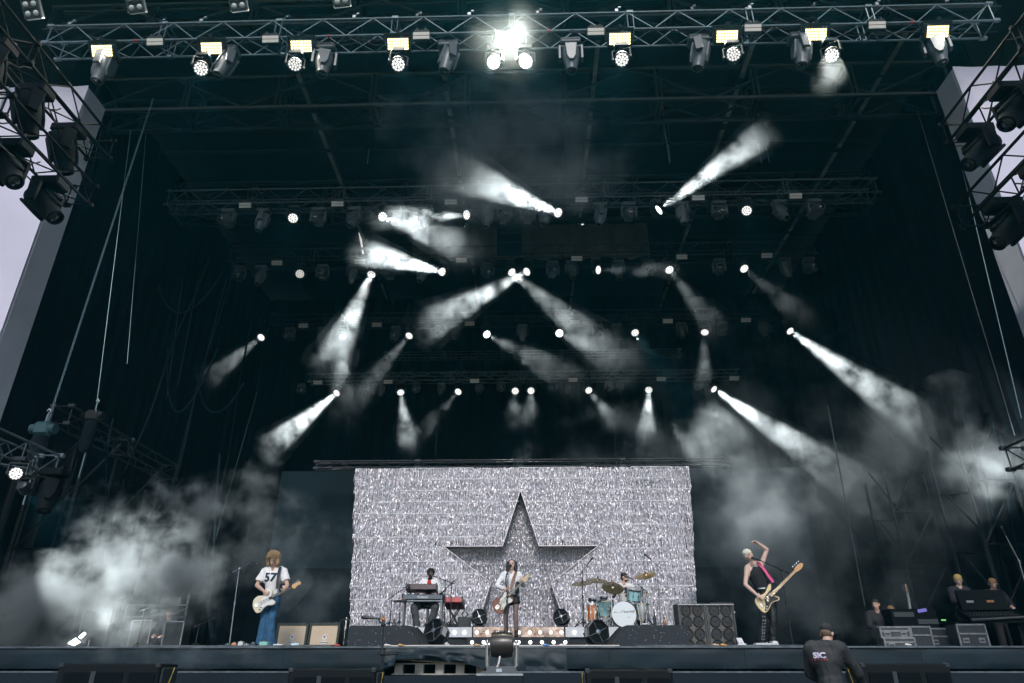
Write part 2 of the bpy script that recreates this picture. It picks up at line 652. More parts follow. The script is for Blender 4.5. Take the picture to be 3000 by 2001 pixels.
# purlins above the girders (dark tubes running across)
for k, y in enumerate((13.4, 17.3, 19.4, 23.2, 25.4, 27.8)):
    o = MB().cyl((-13, y, 18.72), (13, y, 18.72), 0.055).build('roof_purlin', M_girder, None, True)
    tag(o, ORD[k] + ' dark purlin tube from the front, crossing under the roof membrane', 'purlin', 'roof purlins')
    for x in (-11.2, -6.7, -2.2, 2.45, 7.0, 11.3):
        pass
# cloth hanging under the roof between second and third trusses
drape('roof_cloth', (-4.4, 23.3, 0), (5.2, 23.3, 0), 16.35, 18.0, mat('dusty_grey_cloth', (0.085, 0.08, 0.08), 0.9, var=0.3, vscale=0.9), 0.12, seed=9, nz=8)
tag(bpy.data.objects['roof_cloth'], 'dusty grey cloth swag hung under the roof behind the second truss', 'cloth', kind='thing')

# ------------------------------------------------------------------ back cloth with its seams, behind the tinsel
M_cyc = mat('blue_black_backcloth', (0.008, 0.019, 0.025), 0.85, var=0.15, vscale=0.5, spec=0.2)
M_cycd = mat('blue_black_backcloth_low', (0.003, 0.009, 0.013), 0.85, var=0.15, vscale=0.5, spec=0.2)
bc = thing('backcloth', 'dark blue-black stretched backcloth behind the tinsel curtain', 'backcloth', (0, 21.5, STAGE_Z))
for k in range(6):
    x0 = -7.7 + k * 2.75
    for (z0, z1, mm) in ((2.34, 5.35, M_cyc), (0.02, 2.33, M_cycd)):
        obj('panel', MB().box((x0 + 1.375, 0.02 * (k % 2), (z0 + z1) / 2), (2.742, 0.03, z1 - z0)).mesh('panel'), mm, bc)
# rail that carries tinsel and backcloth
truss('drape_truss', 'black pipe truss carrying the silver tinsel curtain', (-6.2, 20.35, 7.08), (6.2, 20.35, 7.08), 0.25, 0.2, 0.6, M_truss_dark, 0.03, 0.012, False)
# =================================================================== lighting fixtures
def make_wash():
    """round LED wash head; local +z of the head = beam direction; hangs from the origin (its clamp)"""
    t = thing('wash_light', '', 'wash light')
    b = MB().box((0, 0, -0.10), (0.34, 0.24, 0.12), ch=0.02).cyl((0, 0, -0.06), (0, 0, 0.36), 0.022, n=8)
    b.cyl((0, 0, -0.16), (0, 0, -0.19), 0.08, n=12)
    obj('base', b.mesh('base', False), M_fix, t)
    y = MB().box((0, 0, -0.21), (0.46, 0.10, 0.05), ch=0.015)
    for s in (-1, 1):
        y.box((s * 0.215, 0, -0.37), (0.04, 0.12, 0.32), ch=0.012)
        y.cyl((s * 0.19, 0, -0.48), (s * 0.245, 0, -0.48), 0.055, n=12)
    obj('yoke', y.mesh('yoke'), M_fix, t)
    h = MB().lathe([(0.05, -0.20), (0.115, -0.18), (0.16, -0.10), (0.185, 0.02), (0.185, 0.085), (0.168, 0.10), (0.160, 0.085), (0.0, 0.082)], n=24)
    for k in range(10):
        a = 2 * math.pi * k / 10
        h.box((0.165 * math.cos(a), 0.165 * math.sin(a), -0.06), (0.012, 0.012, 0.10))
    hd = obj('head', h.mesh('head', True), M_fix, t)
    hd.location = (0, 0, -0.48)
    c = MB()
    cells = [(0, 0)] + [(0.066 * math.cos(a), 0.066 * math.sin(a)) for a in np.arange(6) * math.pi / 3] + \
            [(0.127 * math.cos(a), 0.127 * math.sin(a)) for a in np.arange(12) * math.pi / 6 + 0.26]
    for (x, yy) in cells:
        c.lathe([(0.029, 0.083), (0.027, 0.097), (0.012, 0.102)], o=(x, yy, 0), n=8)
    ce = obj('lens_cells', c.mesh('lens_cells', True), M_led, hd)
    return t


def make_spot():
    """moving-head spot; head +z = pointing direction"""
    t = thing('spot_light', '', 'moving head')
    b = MB().box((0, 0, -0.08), (0.44, 0.30, 0.15), ch=0.025)
    for s in (-1, 1):
        b.box((s * 0.14, 0, 0.02), (0.06, 0.08, 0.07))
    obj('base', b.mesh('base'), M_fixgrey, t)
    y = MB().box((0, 0, -0.195), (0.50, 0.15, 0.07), ch=0.02)
    for s in (-1, 1):
        y.prism([(-0.09, 0.0), (0.09, 0.0), (0.075, -0.36), (-0.075, -0.36)], 0.06, Matrix(((0, 0, 1), (1, 0, 0), (0, 1, 0))), (s * 0.235, 0, -0.19), 0.012)
    obj('yoke', y.mesh('yoke'), M_fixgrey, t)
    h = MB().lathe([(0.09, -0.30), (0.15, -0.27), (0.185, -0.16), (0.19, 0.0), (0.165, 0.16), (0.125, 0.30), (0.12, 0.40), (0.10, 0.405), (0.095, 0.38), (0.0, 0.375)], n=16)
    hd = obj('head', h.mesh('head', True), M_fixgrey, t)
    hd.location = (0, 0, -0.45)
    for s in (-1, 1):
        f = MB().prism([(-0.13, -0.22), (0.13, -0.22), (0.10, 0.13), (0.04, 0.24), (-0.04, 0.24), (-0.10, 0.13)], 0.05, Matrix(((1, 0, 0), (0, 0, 1), (0, -1, 0))).transposed(), (0, s * 0.165, 0), 0.015)
        obj('cover', f.mesh('cover'), mat('fixture_cover', (0.10, 0.115, 0.125), 0.35, var=0.2, vscale=8), hd)
    obj('lens', MB().lathe([(0.095, 0.372), (0.07, 0.392), (0.0, 0.40)], n=16).mesh('lens', True), M_glass, hd)
    return t


def make_strobe():
    """rectangular LED strobe, hangs from its clamp at the origin and faces -y"""
    t = thing('strobe_light', '', 'strobe light')
    b = MB().box((0, 0.06, -0.32), (0.60, 0.16, 0.34), ch=0.03)
    for k in range(7):
        b.box((-0.24 + k * 0.08, 0.155, -0.32), (0.012, 0.04, 0.28))
    obj('housing', b.mesh('housing'), M_fix, t)
    y = MB().box((0, 0.04, -0.06), (0.70, 0.06, 0.03)).box((0, 0, -0.02), (0.08, 0.06, 0.08))
    for s in (-1, 1):
        y.box((s * 0.335, 0.04, -0.19), (0.03, 0.06, 0.28))
    obj('yoke', y.mesh('yoke'), M_fix, t)
    c = MB()
    for i in range(8):
        for j in range(4):
            c.box((-0.224 + i * 0.064, -0.026, -0.42 + j * 0.068), (0.052, 0.012, 0.056), ch=0.01)
    obj('led_cells', c.mesh('led_cells'), M_warm, t)
    return t


def make_bar():
    """small two-strip white batten, unlit"""
    t = thing('batten_light', '', 'batten light')
    b = MB().box((0, 0.07, -0.16), (0.44, 0.12, 0.22), ch=0.012)
    b.box((0, 0.05, -0.03), (0.36, 0.06, 0.05)).box((-0.1, 0.05, 0.01), (0.05, 0.05, 0.06)).box((0.1, 0.05, 0.01), (0.05, 0.05, 0.06))
    obj('housing', b.mesh('housing'), M_fix, t)
    me = MB().box((0, 0, 0), (0.40, 0.012, 0.078), ch=0.004).mesh('diffuser')
    for z in (-0.115, -0.205):
        o = obj('diffuser', me, M_diff, t)
        o.location = (0, 0.004, z)
    return t


P_wash, P_spot, P_strobe, P_bar = make_wash(), make_spot(), make_strobe(), make_bar()
PROTOS = [P_wash, P_spot, P_strobe, P_bar]
LAMPS = 0


def aim(root, d):
    """pan the yoke and tilt the head so that the head's +z looks along d (root unrotated)"""
    d = Vector(d).normalized()
    pan = math.atan2(d.x, -d.y) if (abs(d.x) + abs(d.y)) > 1e-4 else 0.0
    for ch in root.children:
        nm = ch.name.split('.')[0]
        if nm == 'yoke':
            ch.rotation_euler = (0, 0, pan)
        elif nm == 'head':
            q = frame(d).to_4x4()
            # keep the head's x axis along the yoke's axle
            ax = Vector((math.cos(pan), math.sin(pan), 0))
            z = d
            yv = z.cross(ax).normalized()
            ch.rotation_euler = Matrix((ax, yv, z)).transposed().to_euler()


def fixture(proto, label, loc, d=None, group=None, rotz=0.0, scale=1.0):
    t = copy_tree(proto)
    t.location = loc
    t['label'] = label
    if group:
        t['group'] = group
    t.rotation_euler = (0, 0, rotz)
    t.scale = (scale,) * 3
    if d is not None:
        aim(t, d)
    return t


def set_cells(t, m):
    for ch in t.children_recursive:
        if ch.name.split('.')[0] in ('lens_cells', 'led_cells'):
            ch.data = ch.data.copy() if False else ch.data
            if ch.material_slots:
                ch.material_slots[0].link = 'OBJECT'
                ch.material_slots[0].material = m


def spot_lamp(name, loc, d, energy, size_deg, color=(1, 0.97, 0.94), radius=0.10, blend=0.22):
    global LAMPS
    l = bpy.data.lights.new(name, 'SPOT')
    l.energy = energy
    l.spot_size = R(size_deg)
    l.spot_blend = blend
    l.shadow_soft_size = radius
    l.color = color
    o = bpy.data.objects.new(name, l)
    col.objects.link(o)
    o.location = loc
    o.rotation_euler = (-Vector(d)).to_track_quat('Z', 'Y').to_euler()
    LAMPS += 1
    return o


# ------------------------------------------------------------------ smoke: closed bodies of air holding uneven smoke
def smoke_mat(name, dens, scale, lo, hi, color=(0.74, 0.86, 0.91), g=0.25, seed=0.0, axis=None, edge=True, dist=0.0, step=1.6, stretch=(1, 1, 1)):
    """density = noise inside a soft-edged body (object space, body spans the unit sphere / unit cone)"""
    m = bpy.data.materials.new(name)
    m.use_nodes = True
    nt = m.node_tree
    nt.nodes.clear()
    out = nt.nodes.new('ShaderNodeOutputMaterial')
    pv = nt.nodes.new('ShaderNodeVolumePrincipled')
    pv.inputs['Color'].default_value = (*color, 1)
    pv.inputs['Anisotropy'].default_value = g
    tc = nt.nodes.new('ShaderNodeTexCoord')
    geo = nt.nodes.new('ShaderNodeNewGeometry')
    mp = nt.nodes.new('ShaderNodeMapping')
    mp.inputs['Location'].default_value = (seed, seed * 1.7, -seed)
    mp.inputs['Scale'].default_value = stretch
    nt.links.new(geo.outputs['Position'], mp.inputs['Vector'])
    nz = nt.nodes.new('ShaderNodeTexNoise')
    nz.inputs['Scale'].default_value = scale
    nz.inputs['Detail'].default_value = 4.0
    nz.inputs['Roughness'].default_value = 0.62
    nz.inputs['Distortion'].default_value = dist
    nt.links.new(mp.outputs['Vector'], nz.inputs['Vector'])
    mr = nt.nodes.new('ShaderNodeMapRange')
    mr.interpolation_type = 'SMOOTHSTEP'
    mr.inputs['From Min'].default_value = lo
    mr.inputs['From Max'].default_value = hi
    nt.links.new(nz.outputs['Fac'], mr.inputs['Value'])

    def math_(op, a, b=None):
        n = nt.nodes.new('ShaderNodeMath')
        n.operation = op
        for i, x in enumerate((a, b)):
            if x is None:
                continue
            if isinstance(x, (int, float)):
                n.inputs[i].default_value = x
            else:
                nt.links.new(x, n.inputs[i])
        return n.outputs[0]

    sep = nt.nodes.new('ShaderNodeSeparateXYZ')
    nt.links.new(tc.outputs['Object'], sep.inputs[0])
    if axis is None:        # ellipsoid: fall off towards the unit sphere
        ln = nt.nodes.new('ShaderNodeVectorMath')
        ln.operation = 'LENGTH'
        nt.links.new(tc.outputs['Object'], ln.inputs[0])
        wob = math_('MULTIPLY_ADD', nz.outputs['Fac'], -2.2)
        wob.node.inputs[2].default_value = 1.1
        rad = math_('ADD', ln.outputs['Value'], wob)
        f = nt.nodes.new('ShaderNodeMapRange')
        f.interpolation_type = 'SMOOTHSTEP'
        f.inputs['From Min'].default_value = 0.92
        f.inputs['From Max'].default_value = 0.15
        nt.links.new(rad, f.inputs['Value'])
        fall = f.outputs['Result']
    else:                   # cone along +z from 0 to 1, thins out after `axis`
        f = nt.nodes.new('ShaderNodeMapRange')
        f.interpolation_type = 'SMOOTHSTEP'
        f.inputs['From Min'].default_value = 1.0
        f.inputs['From Max'].default_value = axis
        nt.links.new(sep.outputs['Z'], f.inputs['Value'])
        zz = math_('MULTIPLY', sep.outputs['Z'], sep.outputs['Z'])  # density shaped to even the beam's light: rises against the lamp's falloff
        gr = math_('MULTIPLY_ADD', zz, 2.6)
        gr.node.inputs[2].default_value = 0.22
        fall = math_('MULTIPLY', f.outputs['Result'], gr)
    d1 = math_('MULTIPLY', mr.outputs['Result'], fall)
    d2 = math_('MULTIPLY', d1, dens)
    nt.links.new(d2, pv.inputs['Density'])
    nt.links.new(pv.outputs['Volume'], out.inputs['Volume'])
    try:
        m.cycles.volume_step_rate = step
    except Exception:
        pass
    return m


def smoke_cloud(label, c, r, dens, scale=0.9, lo=0.38, hi=0.72, seed=0.0, rot=(0, 0, 0), **kw):
    o = MB().ell((0, 0, 0), (1, 1, 1), n=20, m=12).build('smoke', smoke_mat('smoke_cloud', dens, scale, lo, hi, seed=seed, **kw), None, True)
    o.location = c
    o.scale = r
    o.rotation_euler = rot
    return tag(o, label, 'smoke', kind='stuff')


def smoke_cone(label, p, d, L, r0, r1, dens, seed, scale=1.5, lo=0.40, hi=0.66, axis=0.35, **kw):
    """smoke body shaped to a beam: unit cone scaled along the beam"""
    n = 16
    vv, ff = [], []
    ks = [(0, r0), (0.25, r0 * 0.75 + r1 * 0.25), (0.5, (r0 + r1) / 2), (0.75, r0 * 0.25 + r1 * 0.75), (0.93, r1), (1.0, r1 * 0.6)]
    for z, r in ks:
        for i in range(n):
            a = 2 * math.pi * i / n
            vv.append((r * math.cos(a), r * math.sin(a), z))
    for k in range(len(ks) - 1):
        for i in range(n):
            j = (i + 1) % n
            ff.append((k * n + i, k * n + j, (k + 1) * n + j, (k + 1) * n + i))
    ff.append(tuple(reversed(range(n))))
    ff.append(tuple(range((len(ks) - 1) * n, len(ks) * n)))
    o = MB().add(vv, ff).build('smoke', smoke_mat('smoke_in_beam', dens, scale, lo, hi, seed=seed, axis=axis, **kw), None, True)
    o.location = p
    o.scale = (1, 1, L)
    o.rotation_euler = frame(d).to_euler()
    return tag(o, label, 'smoke', kind='stuff')


# ------------------------------------------------------------------ rows of fixtures on the five trusses
# (place along the row as surveyed from the photograph; the height follows from the truss)
WASH = [
    [(458, 170), (675, 157), (914, 145), (1134, 136), (1206, 135), (1428, 134), (1685, 135), (1914, 137)],
    [(674, 494), (876, 488), (1076, 482), (1284, 476), (1506, 472), (1712, 471)],
    [(685, 651), (852, 647), (1018, 639), (1172, 640), (1213, 638), (1370, 634), (1537, 634), (1709, 632)],
    [(598, 795), (784, 793), (940, 789), (1115, 782), (1283, 777), (1458, 777), (1620, 774), (1813, 769)],
    [(776, 892), (920, 893), (1054, 890), (1183, 887), (1219, 887), (1350, 888), (1489, 886), (1635, 884)]]
BARS = [
    [(345, 120), (615, 108), (965, 98), (1370, 90), (1735, 84), (2026, 85)],
    [(558, 487), (772, 481), (1034, 475), (1336, 467), (1606, 466), (1831, 462)],
    [(628, 641), (821, 636), (1058, 632), (1326, 627), (1570, 622), (1768, 621)],
    [(690, 784), (861, 780), (1077, 776), (1322, 770), (1537, 765), (1718, 761)],
    [(728, 884), (890, 882), (1089, 880), (1316, 878), (1519, 875), (1687, 873)]]
# (u, v, facing the audience?)
SPOTS = [
    [(233, 170, 0), (515, 160, 0), (742, 155, 0), (1030, 118, 0), (1310, 115, 0), (1610, 140, 0), (1845, 137, 0), (2160, 135, 0)],
    [(520, 518, 1), (600, 518, 0), (732, 490, 1), (812, 515, 0), (905, 500, 1), (975, 510, 0), (1158, 482, 1), (1120, 512, 0), (1212, 485, 1), (1253, 508, 0),
     (1379, 505, 0), (1445, 500, 1), (1570, 502, 0), (1650, 475, 1), (1795, 500, 0), (1872, 488, 1)],
    [(542, 666, 1), (591, 670, 0), (738, 645, 1), (805, 670, 0), (889, 665, 1), (967, 664, 0), (1119, 645, 1), (1270, 645, 1), (1314, 662, 0), (1424, 666, 0), (1494, 655, 1), (1655, 640, 1), (1810, 648, 0), (1866, 645, 1)],
    [(660, 800, 1), (735, 805, 0), (905, 805, 0), (1010, 800, 1), (1044, 805, 0), (1200, 800, 0), (1375, 800, 1), (1420, 800, 0), (1570, 795, 0), (1665, 790, 1), (1760, 790, 0)],
    [(690, 905, 1), (835, 903, 1), (875, 912, 0), (955, 905, 1), (1012, 912, 0), (1100, 912, 0), (1150, 905, 1), (1270, 905, 1), (1305, 912, 0), (1400, 905, 1), (1424, 912, 0), (1605, 903, 1)]]
# where each lit wash beam ends on the photograph, how far it travels towards the audience (m), brightness, smoke density
BEAMS = {
    (0, 0): (440, 260, 3.0, 0.4, 0), (0, 2): (960, 250, 3.0, 0.4, 0), (0, 3): (1060, 260, 3.5, 0.6, 0), (0, 4): (1290, 260, 3.5, 0.6, 0),
    (0, 5): (1400, 250, 3.0, 0.5, 0), (0, 7): (1903, 182, 0.7, 0.10, 0.30),
    (1, 0): (640, 600, 4, 0.3, 0), (1, 1): (1060, 565, 2.4, 0.8, 0.5), (1, 2): (880, 500, 2.2, 0.8, 0.45), (1, 3): (1110, 420, 3.2, 1.6, 0.8),
    (1, 4): (1748, 312, 2.8, 1.5, 0.55), (1, 5): (1740, 600, 4, 0.3, 0),
    (2, 1): (760, 830, 2.4, 1.0, 0.5), (2, 2): (840, 580, 3.4, 2.0, 1.0), (2, 3): (1420, 830, 2.5, 0.7, 0.26), (2, 4): (985, 745, 2.4, 1.0, 0.55),
    (2, 5): (1560, 622, 2.0, 0.35, 0.054), (2, 6): (1650, 760, 2.5, 0.4, 0.054), (2, 7): (1860, 740, 2.5, 0.35, 0.036),
    (3, 0): (480, 870, 2.5, 0.45, 0.068), (3, 1): (785, 900, 2.0, 0.5, 0.150), (3, 2): (790, 945, 3.0, 0.4, 0.070), (3, 3): (1330, 880, 4.0, 0.5, 0.099), (3, 4): (1390, 810, 4.0, 0.5, 0.090),
    (3, 5): (1765, 1190, 8.5, 2.0, 0.0), (3, 6): (1615, 920, 2.0, 0.4, 0.054), (3, 7): (2150, 995, 4.0, 1.7, 0.6),
    (4, 0): (630, 1020, 3.2, 1.5, 0.7), (4, 1): (937, 1020, 2.5, 0.6, 0.180), (4, 2): (970, 990, 2.5, 0.35, 0.054), (4, 3): (1178, 965, 3.0, 0.3, 0.054), (4, 4): (1215, 965, 3.0, 0.3, 0.054),
    (4, 5): (1420, 980, 2.8, 0.35, 0.068), (4, 6): (1484, 1000, 2.5, 0.7, 0.210), (4, 7): (2050, 1172, 5.0, 2.6, 0.9)}
ENERGY = 3000.0
rl_ = random.Random(77)
SIDE = 'the guitarist end'
for r in range(5):
    Y, Z, hl, w, h = TR[r]
    n = len(WASH[r])
    lens_d = {0: -0.62, 1: -0.55, 2: -0.55, 3: -0.55, 4: -0.55}[r]
    for i, (u, v) in enumerate(WASH[r]):
        q = at(u, v, Y - 0.12)
        loc = Vector((q.x, Y - 0.12, Z - 0.02 - (0.34 if r == 0 else 0.0)))
        head = loc + Vector((0, 0, -0.48))
        b = BEAMS.get((r, i))
        if b:
            e = at(b[0], b[1], Y - 0.12 - b[2])
            d = (e - head).normalized()
            L = (e - head).length
        else:
            d = Vector((rl_.uniform(-0.6, 0.6), -0.75, -0.3)).normalized()
        lab = ('%s %s round LED wash light from %s of the %s' % (ORD[i], 'glowing' if b else 'dim', SIDE, TNAME[r])) if True else ''
        t = fixture(P_wash, '%s round LED wash light from %s of the %s' % (ORD[i], SIDE, TNAME[r]), loc, d, 'LED wash lights on the trusses')
        big = (r == 0 and i in (3, 4)) or (r == 3 and i in (3, 4)) or (r == 1 and i == 4)
        set_cells(t, M_leddim if not b else (M_ledb if big else M_led))
        if b:
            spot_lamp('wash_lamp', head + d * 0.13, d, ENERGY * b[3], 13.0)
            if b[4] > 0:
                smoke_cone('thin smoke in the beam of the %s wash light of the %s' % (ORD[i], TNAME[r]), head + d * 0.14, d, L * 1.1,
                           0.17, 0.17 + L * 1.15 * 0.125, b[4] * 1.5, seed=r * 13.1 + i * 3.7, g=0.3, axis=0.62 if b[3] > 0.9 else 0.35)
    for i, (u, v) in enumerate(BARS[r]):
        q = at(u, v, Y - 0.33)
        fixture(P_bar, '%s small white batten light from %s of the %s' % (ORD[i], SIDE, TNAME[r]), (q.x, Y - 0.36, Z + 0.05), None, 'white batten lights on the trusses').rotation_euler = (R(24), 0, 0)
    sp = sorted(SPOTS[r])
    for i, (u, v, f) in enumerate(sp):
        yy = Y + 0.05
        q = at(u, v, yy)
        d = (rl_.uniform(-0.25, 0.25), -0.9, -0.35 + rl_.uniform(-0.1, 0.2)) if f else (rl_.uniform(-0.25, 0.25), rl_.uniform(-0.45, 0.1), -1.0)
        fixture(P_spot, '%s %s moving-head spot from %s of the %s' % (ORD[i], 'outward facing' if f else 'grey downward', SIDE, TNAME[r]),
                (q.x, yy, Z - 0.03), d, 'moving heads on the trusses', scale=(1.15, 1.0, 0.95, 0.9, 0.72)[r])

STROBES = [(210, 132), (469, 121), (680, 114), (908, 103), (1168, 97), (1428, 93), (1680, 91), (1889, 89), (2178, 88)]
for i, (u, v) in enumerate(STROBES):
    Y, Z, hl, w, h = TR[0]
    q = at(u, v, Y - 0.42)
    t = fixture(P_strobe, '%s%s glowing strobe panel from %s of the front lighting truss' % (ORD[i], ' and brightest' if i == 4 else '', SIDE), (q.x, Y - 0.36, Z + 0.02), None, 'strobe panels on the front truss')
    t.rotation_euler = (R(36), 0, 0)
    set_cells(t, mat('lit_warm_led_hot', (0.8, 0.8, 0.8), 0.4, emit=(1, 0.97, 0.93), estr=8.0) if i == 4 else M_warm)
    l = bpy.data.lights.new('strobe_lamp', 'AREA')
    l.shape = 'RECTANGLE'
    l.size, l.size_y = 0.5, 0.26
    l.energy = 420 if i == 4 else 80
    l.spread = R(140)
    l.color = (1, 0.93, 0.78)
    lo = bpy.data.objects.new('strobe_lamp', l)
    col.objects.link(lo)
    n_ = Matrix.Rotation(R(36), 3, 'X') @ Vector((0, -1, 0))
    lo.location = Vector(t.location) + Matrix.Rotation(R(36), 3, 'X') @ Vector((0, -0.06, -0.32))
    lo.rotation_euler = (-n_).to_track_quat('Z', 'Y').to_euler()
# =================================================================== people and what they play
def remesh(mb, voxel, smooth=3, wrinkle=0.0, wf=9.0, seed=0.0, name='body'):
    me = mb.mesh('tmp')
    o = bpy.data.objects.new('tmp', me)
    col.objects.link(o)
    m = o.modifiers.new('r', 'REMESH')
    m.mode = 'VOXEL'
    m.voxel_size = voxel
    if smooth:
        s = o.modifiers.new('s', 'SMOOTH')
        s.factor = 0.5
        s.iterations = smooth
    dg = bpy.context.evaluated_depsgraph_get()
    out = bpy.data.meshes.new_from_object(o.evaluated_get(dg))
    bpy.data.objects.remove(o)
    bpy.data.meshes.remove(me)
    out.name = name
    if wrinkle:
        sv = Vector((seed, seed * 0.7, -seed))
        ns = [v.normal.copy() for v in out.vertices]
        for v, nn in zip(out.vertices, ns):
            p = v.co
            w = mnoise.noise(Vector((p.x * wf, p.y * wf, p.z * wf * 0.6)) + sv) + 0.5 * mnoise.noise(Vector((p.x * wf * 2.3, p.y * wf * 2.3, p.z * wf * 1.6)) - sv)
            v.co = p + nn * (w * wrinkle)
    out.shade_smooth()
    return out


def cap(mb, a, ra, b, rb, flat=False):
    """tapered limb with rounded (or flat) ends"""
    a, b = Vector(a), Vector(b)
    mb.cyl(a, b, ra, rb, n=12)
    if not flat:
        mb.ell(a, (ra,) * 3, n=12, m=8)
        mb.ell(b, (rb,) * 3, n=12, m=8)
    return mb


def hand(mb, wrist, d, nrm, curl=0.6, spread=0.14, side=1, s=1.0):
    """palm with four unequal fingers and a thumb on its side; d = along the palm, nrm = palm side"""
    w = Vector(wrist)
    d = Vector(d).normalized()
    nrm = (Vector(nrm) - d * Vector(nrm).dot(d)).normalized()
    lat = d.cross(nrm).normalized() * side
    Mx = Matrix((lat, d, nrm)).transposed()
    mb.ell(w + d * 0.045 * s, (0.040 * s, 0.052 * s, 0.019 * s), Mx, n=12, m=8)
    for k, (off, L) in enumerate(((-0.030, 0.062), (-0.010, 0.078), (0.010, 0.084), (0.030, 0.074))):
        p = w + d * 0.085 * s + lat * off * s
        ang = curl * 0.35
        dirv = (d + lat * (off * spread * 20)).normalized()
        r = 0.0092 * s
        for j, fr in enumerate((0.45, 0.32, 0.23)):
            dd = (dirv * math.cos(ang) + nrm * math.sin(ang)).normalized()
            q = p + dd * (L * fr * s)
            cap(mb, p, r, q, r * 0.92)
            p, r = q, r * 0.92
            ang += curl * (0.9 if j == 0 else 0.7)
    # thumb leaves the side of the palm near its base
    p = w + d * 0.030 * s + lat * 0.036 * s
    dd = (d * 0.55 + lat * 0.75 + nrm * 0.35).normalized()
    q = p + dd * 0.042 * s
    cap(mb, p, 0.0125 * s, q, 0.0105 * s)
    dd2 = (d * 0.85 + lat * 0.15 + nrm * (0.3 + curl * 0.5)).normalized()
    cap(mb, q, 0.0105 * s, q + dd2 * 0.032 * s, 0.0088 * s)


M_skin = mat('skin_light', (0.56, 0.36, 0.27), 0.5, var=0.10, vscale=18, spec=0.35)
M_skin_pale = mat('skin_pale', (0.64, 0.44, 0.36), 0.5, var=0.08, vscale=18, spec=0.35)
M_skin_dark = mat('skin_dark', (0.10, 0.052, 0.034), 0.45, var=0.12, vscale=18, spec=0.4)
M_eyewhite = mat('eye_white', (0.7, 0.68, 0.66), 0.3)
M_pupil = mat('eye_dark', (0.02, 0.016, 0.014), 0.2)
M_lip = mat('lips', (0.38, 0.14, 0.12), 0.45)
M_lip_dark = mat('lips_dark', (0.16, 0.06, 0.05), 0.45)


def head_frame(look, up=(0, 0, 1)):
    f = Vector(look).normalized()
    u = Vector(up)
    u = (u - f * u.dot(f)).normalized()
    r = f.cross(u).normalized()
    return Matrix((r, f, u)).transposed()      # columns: right, forward, up


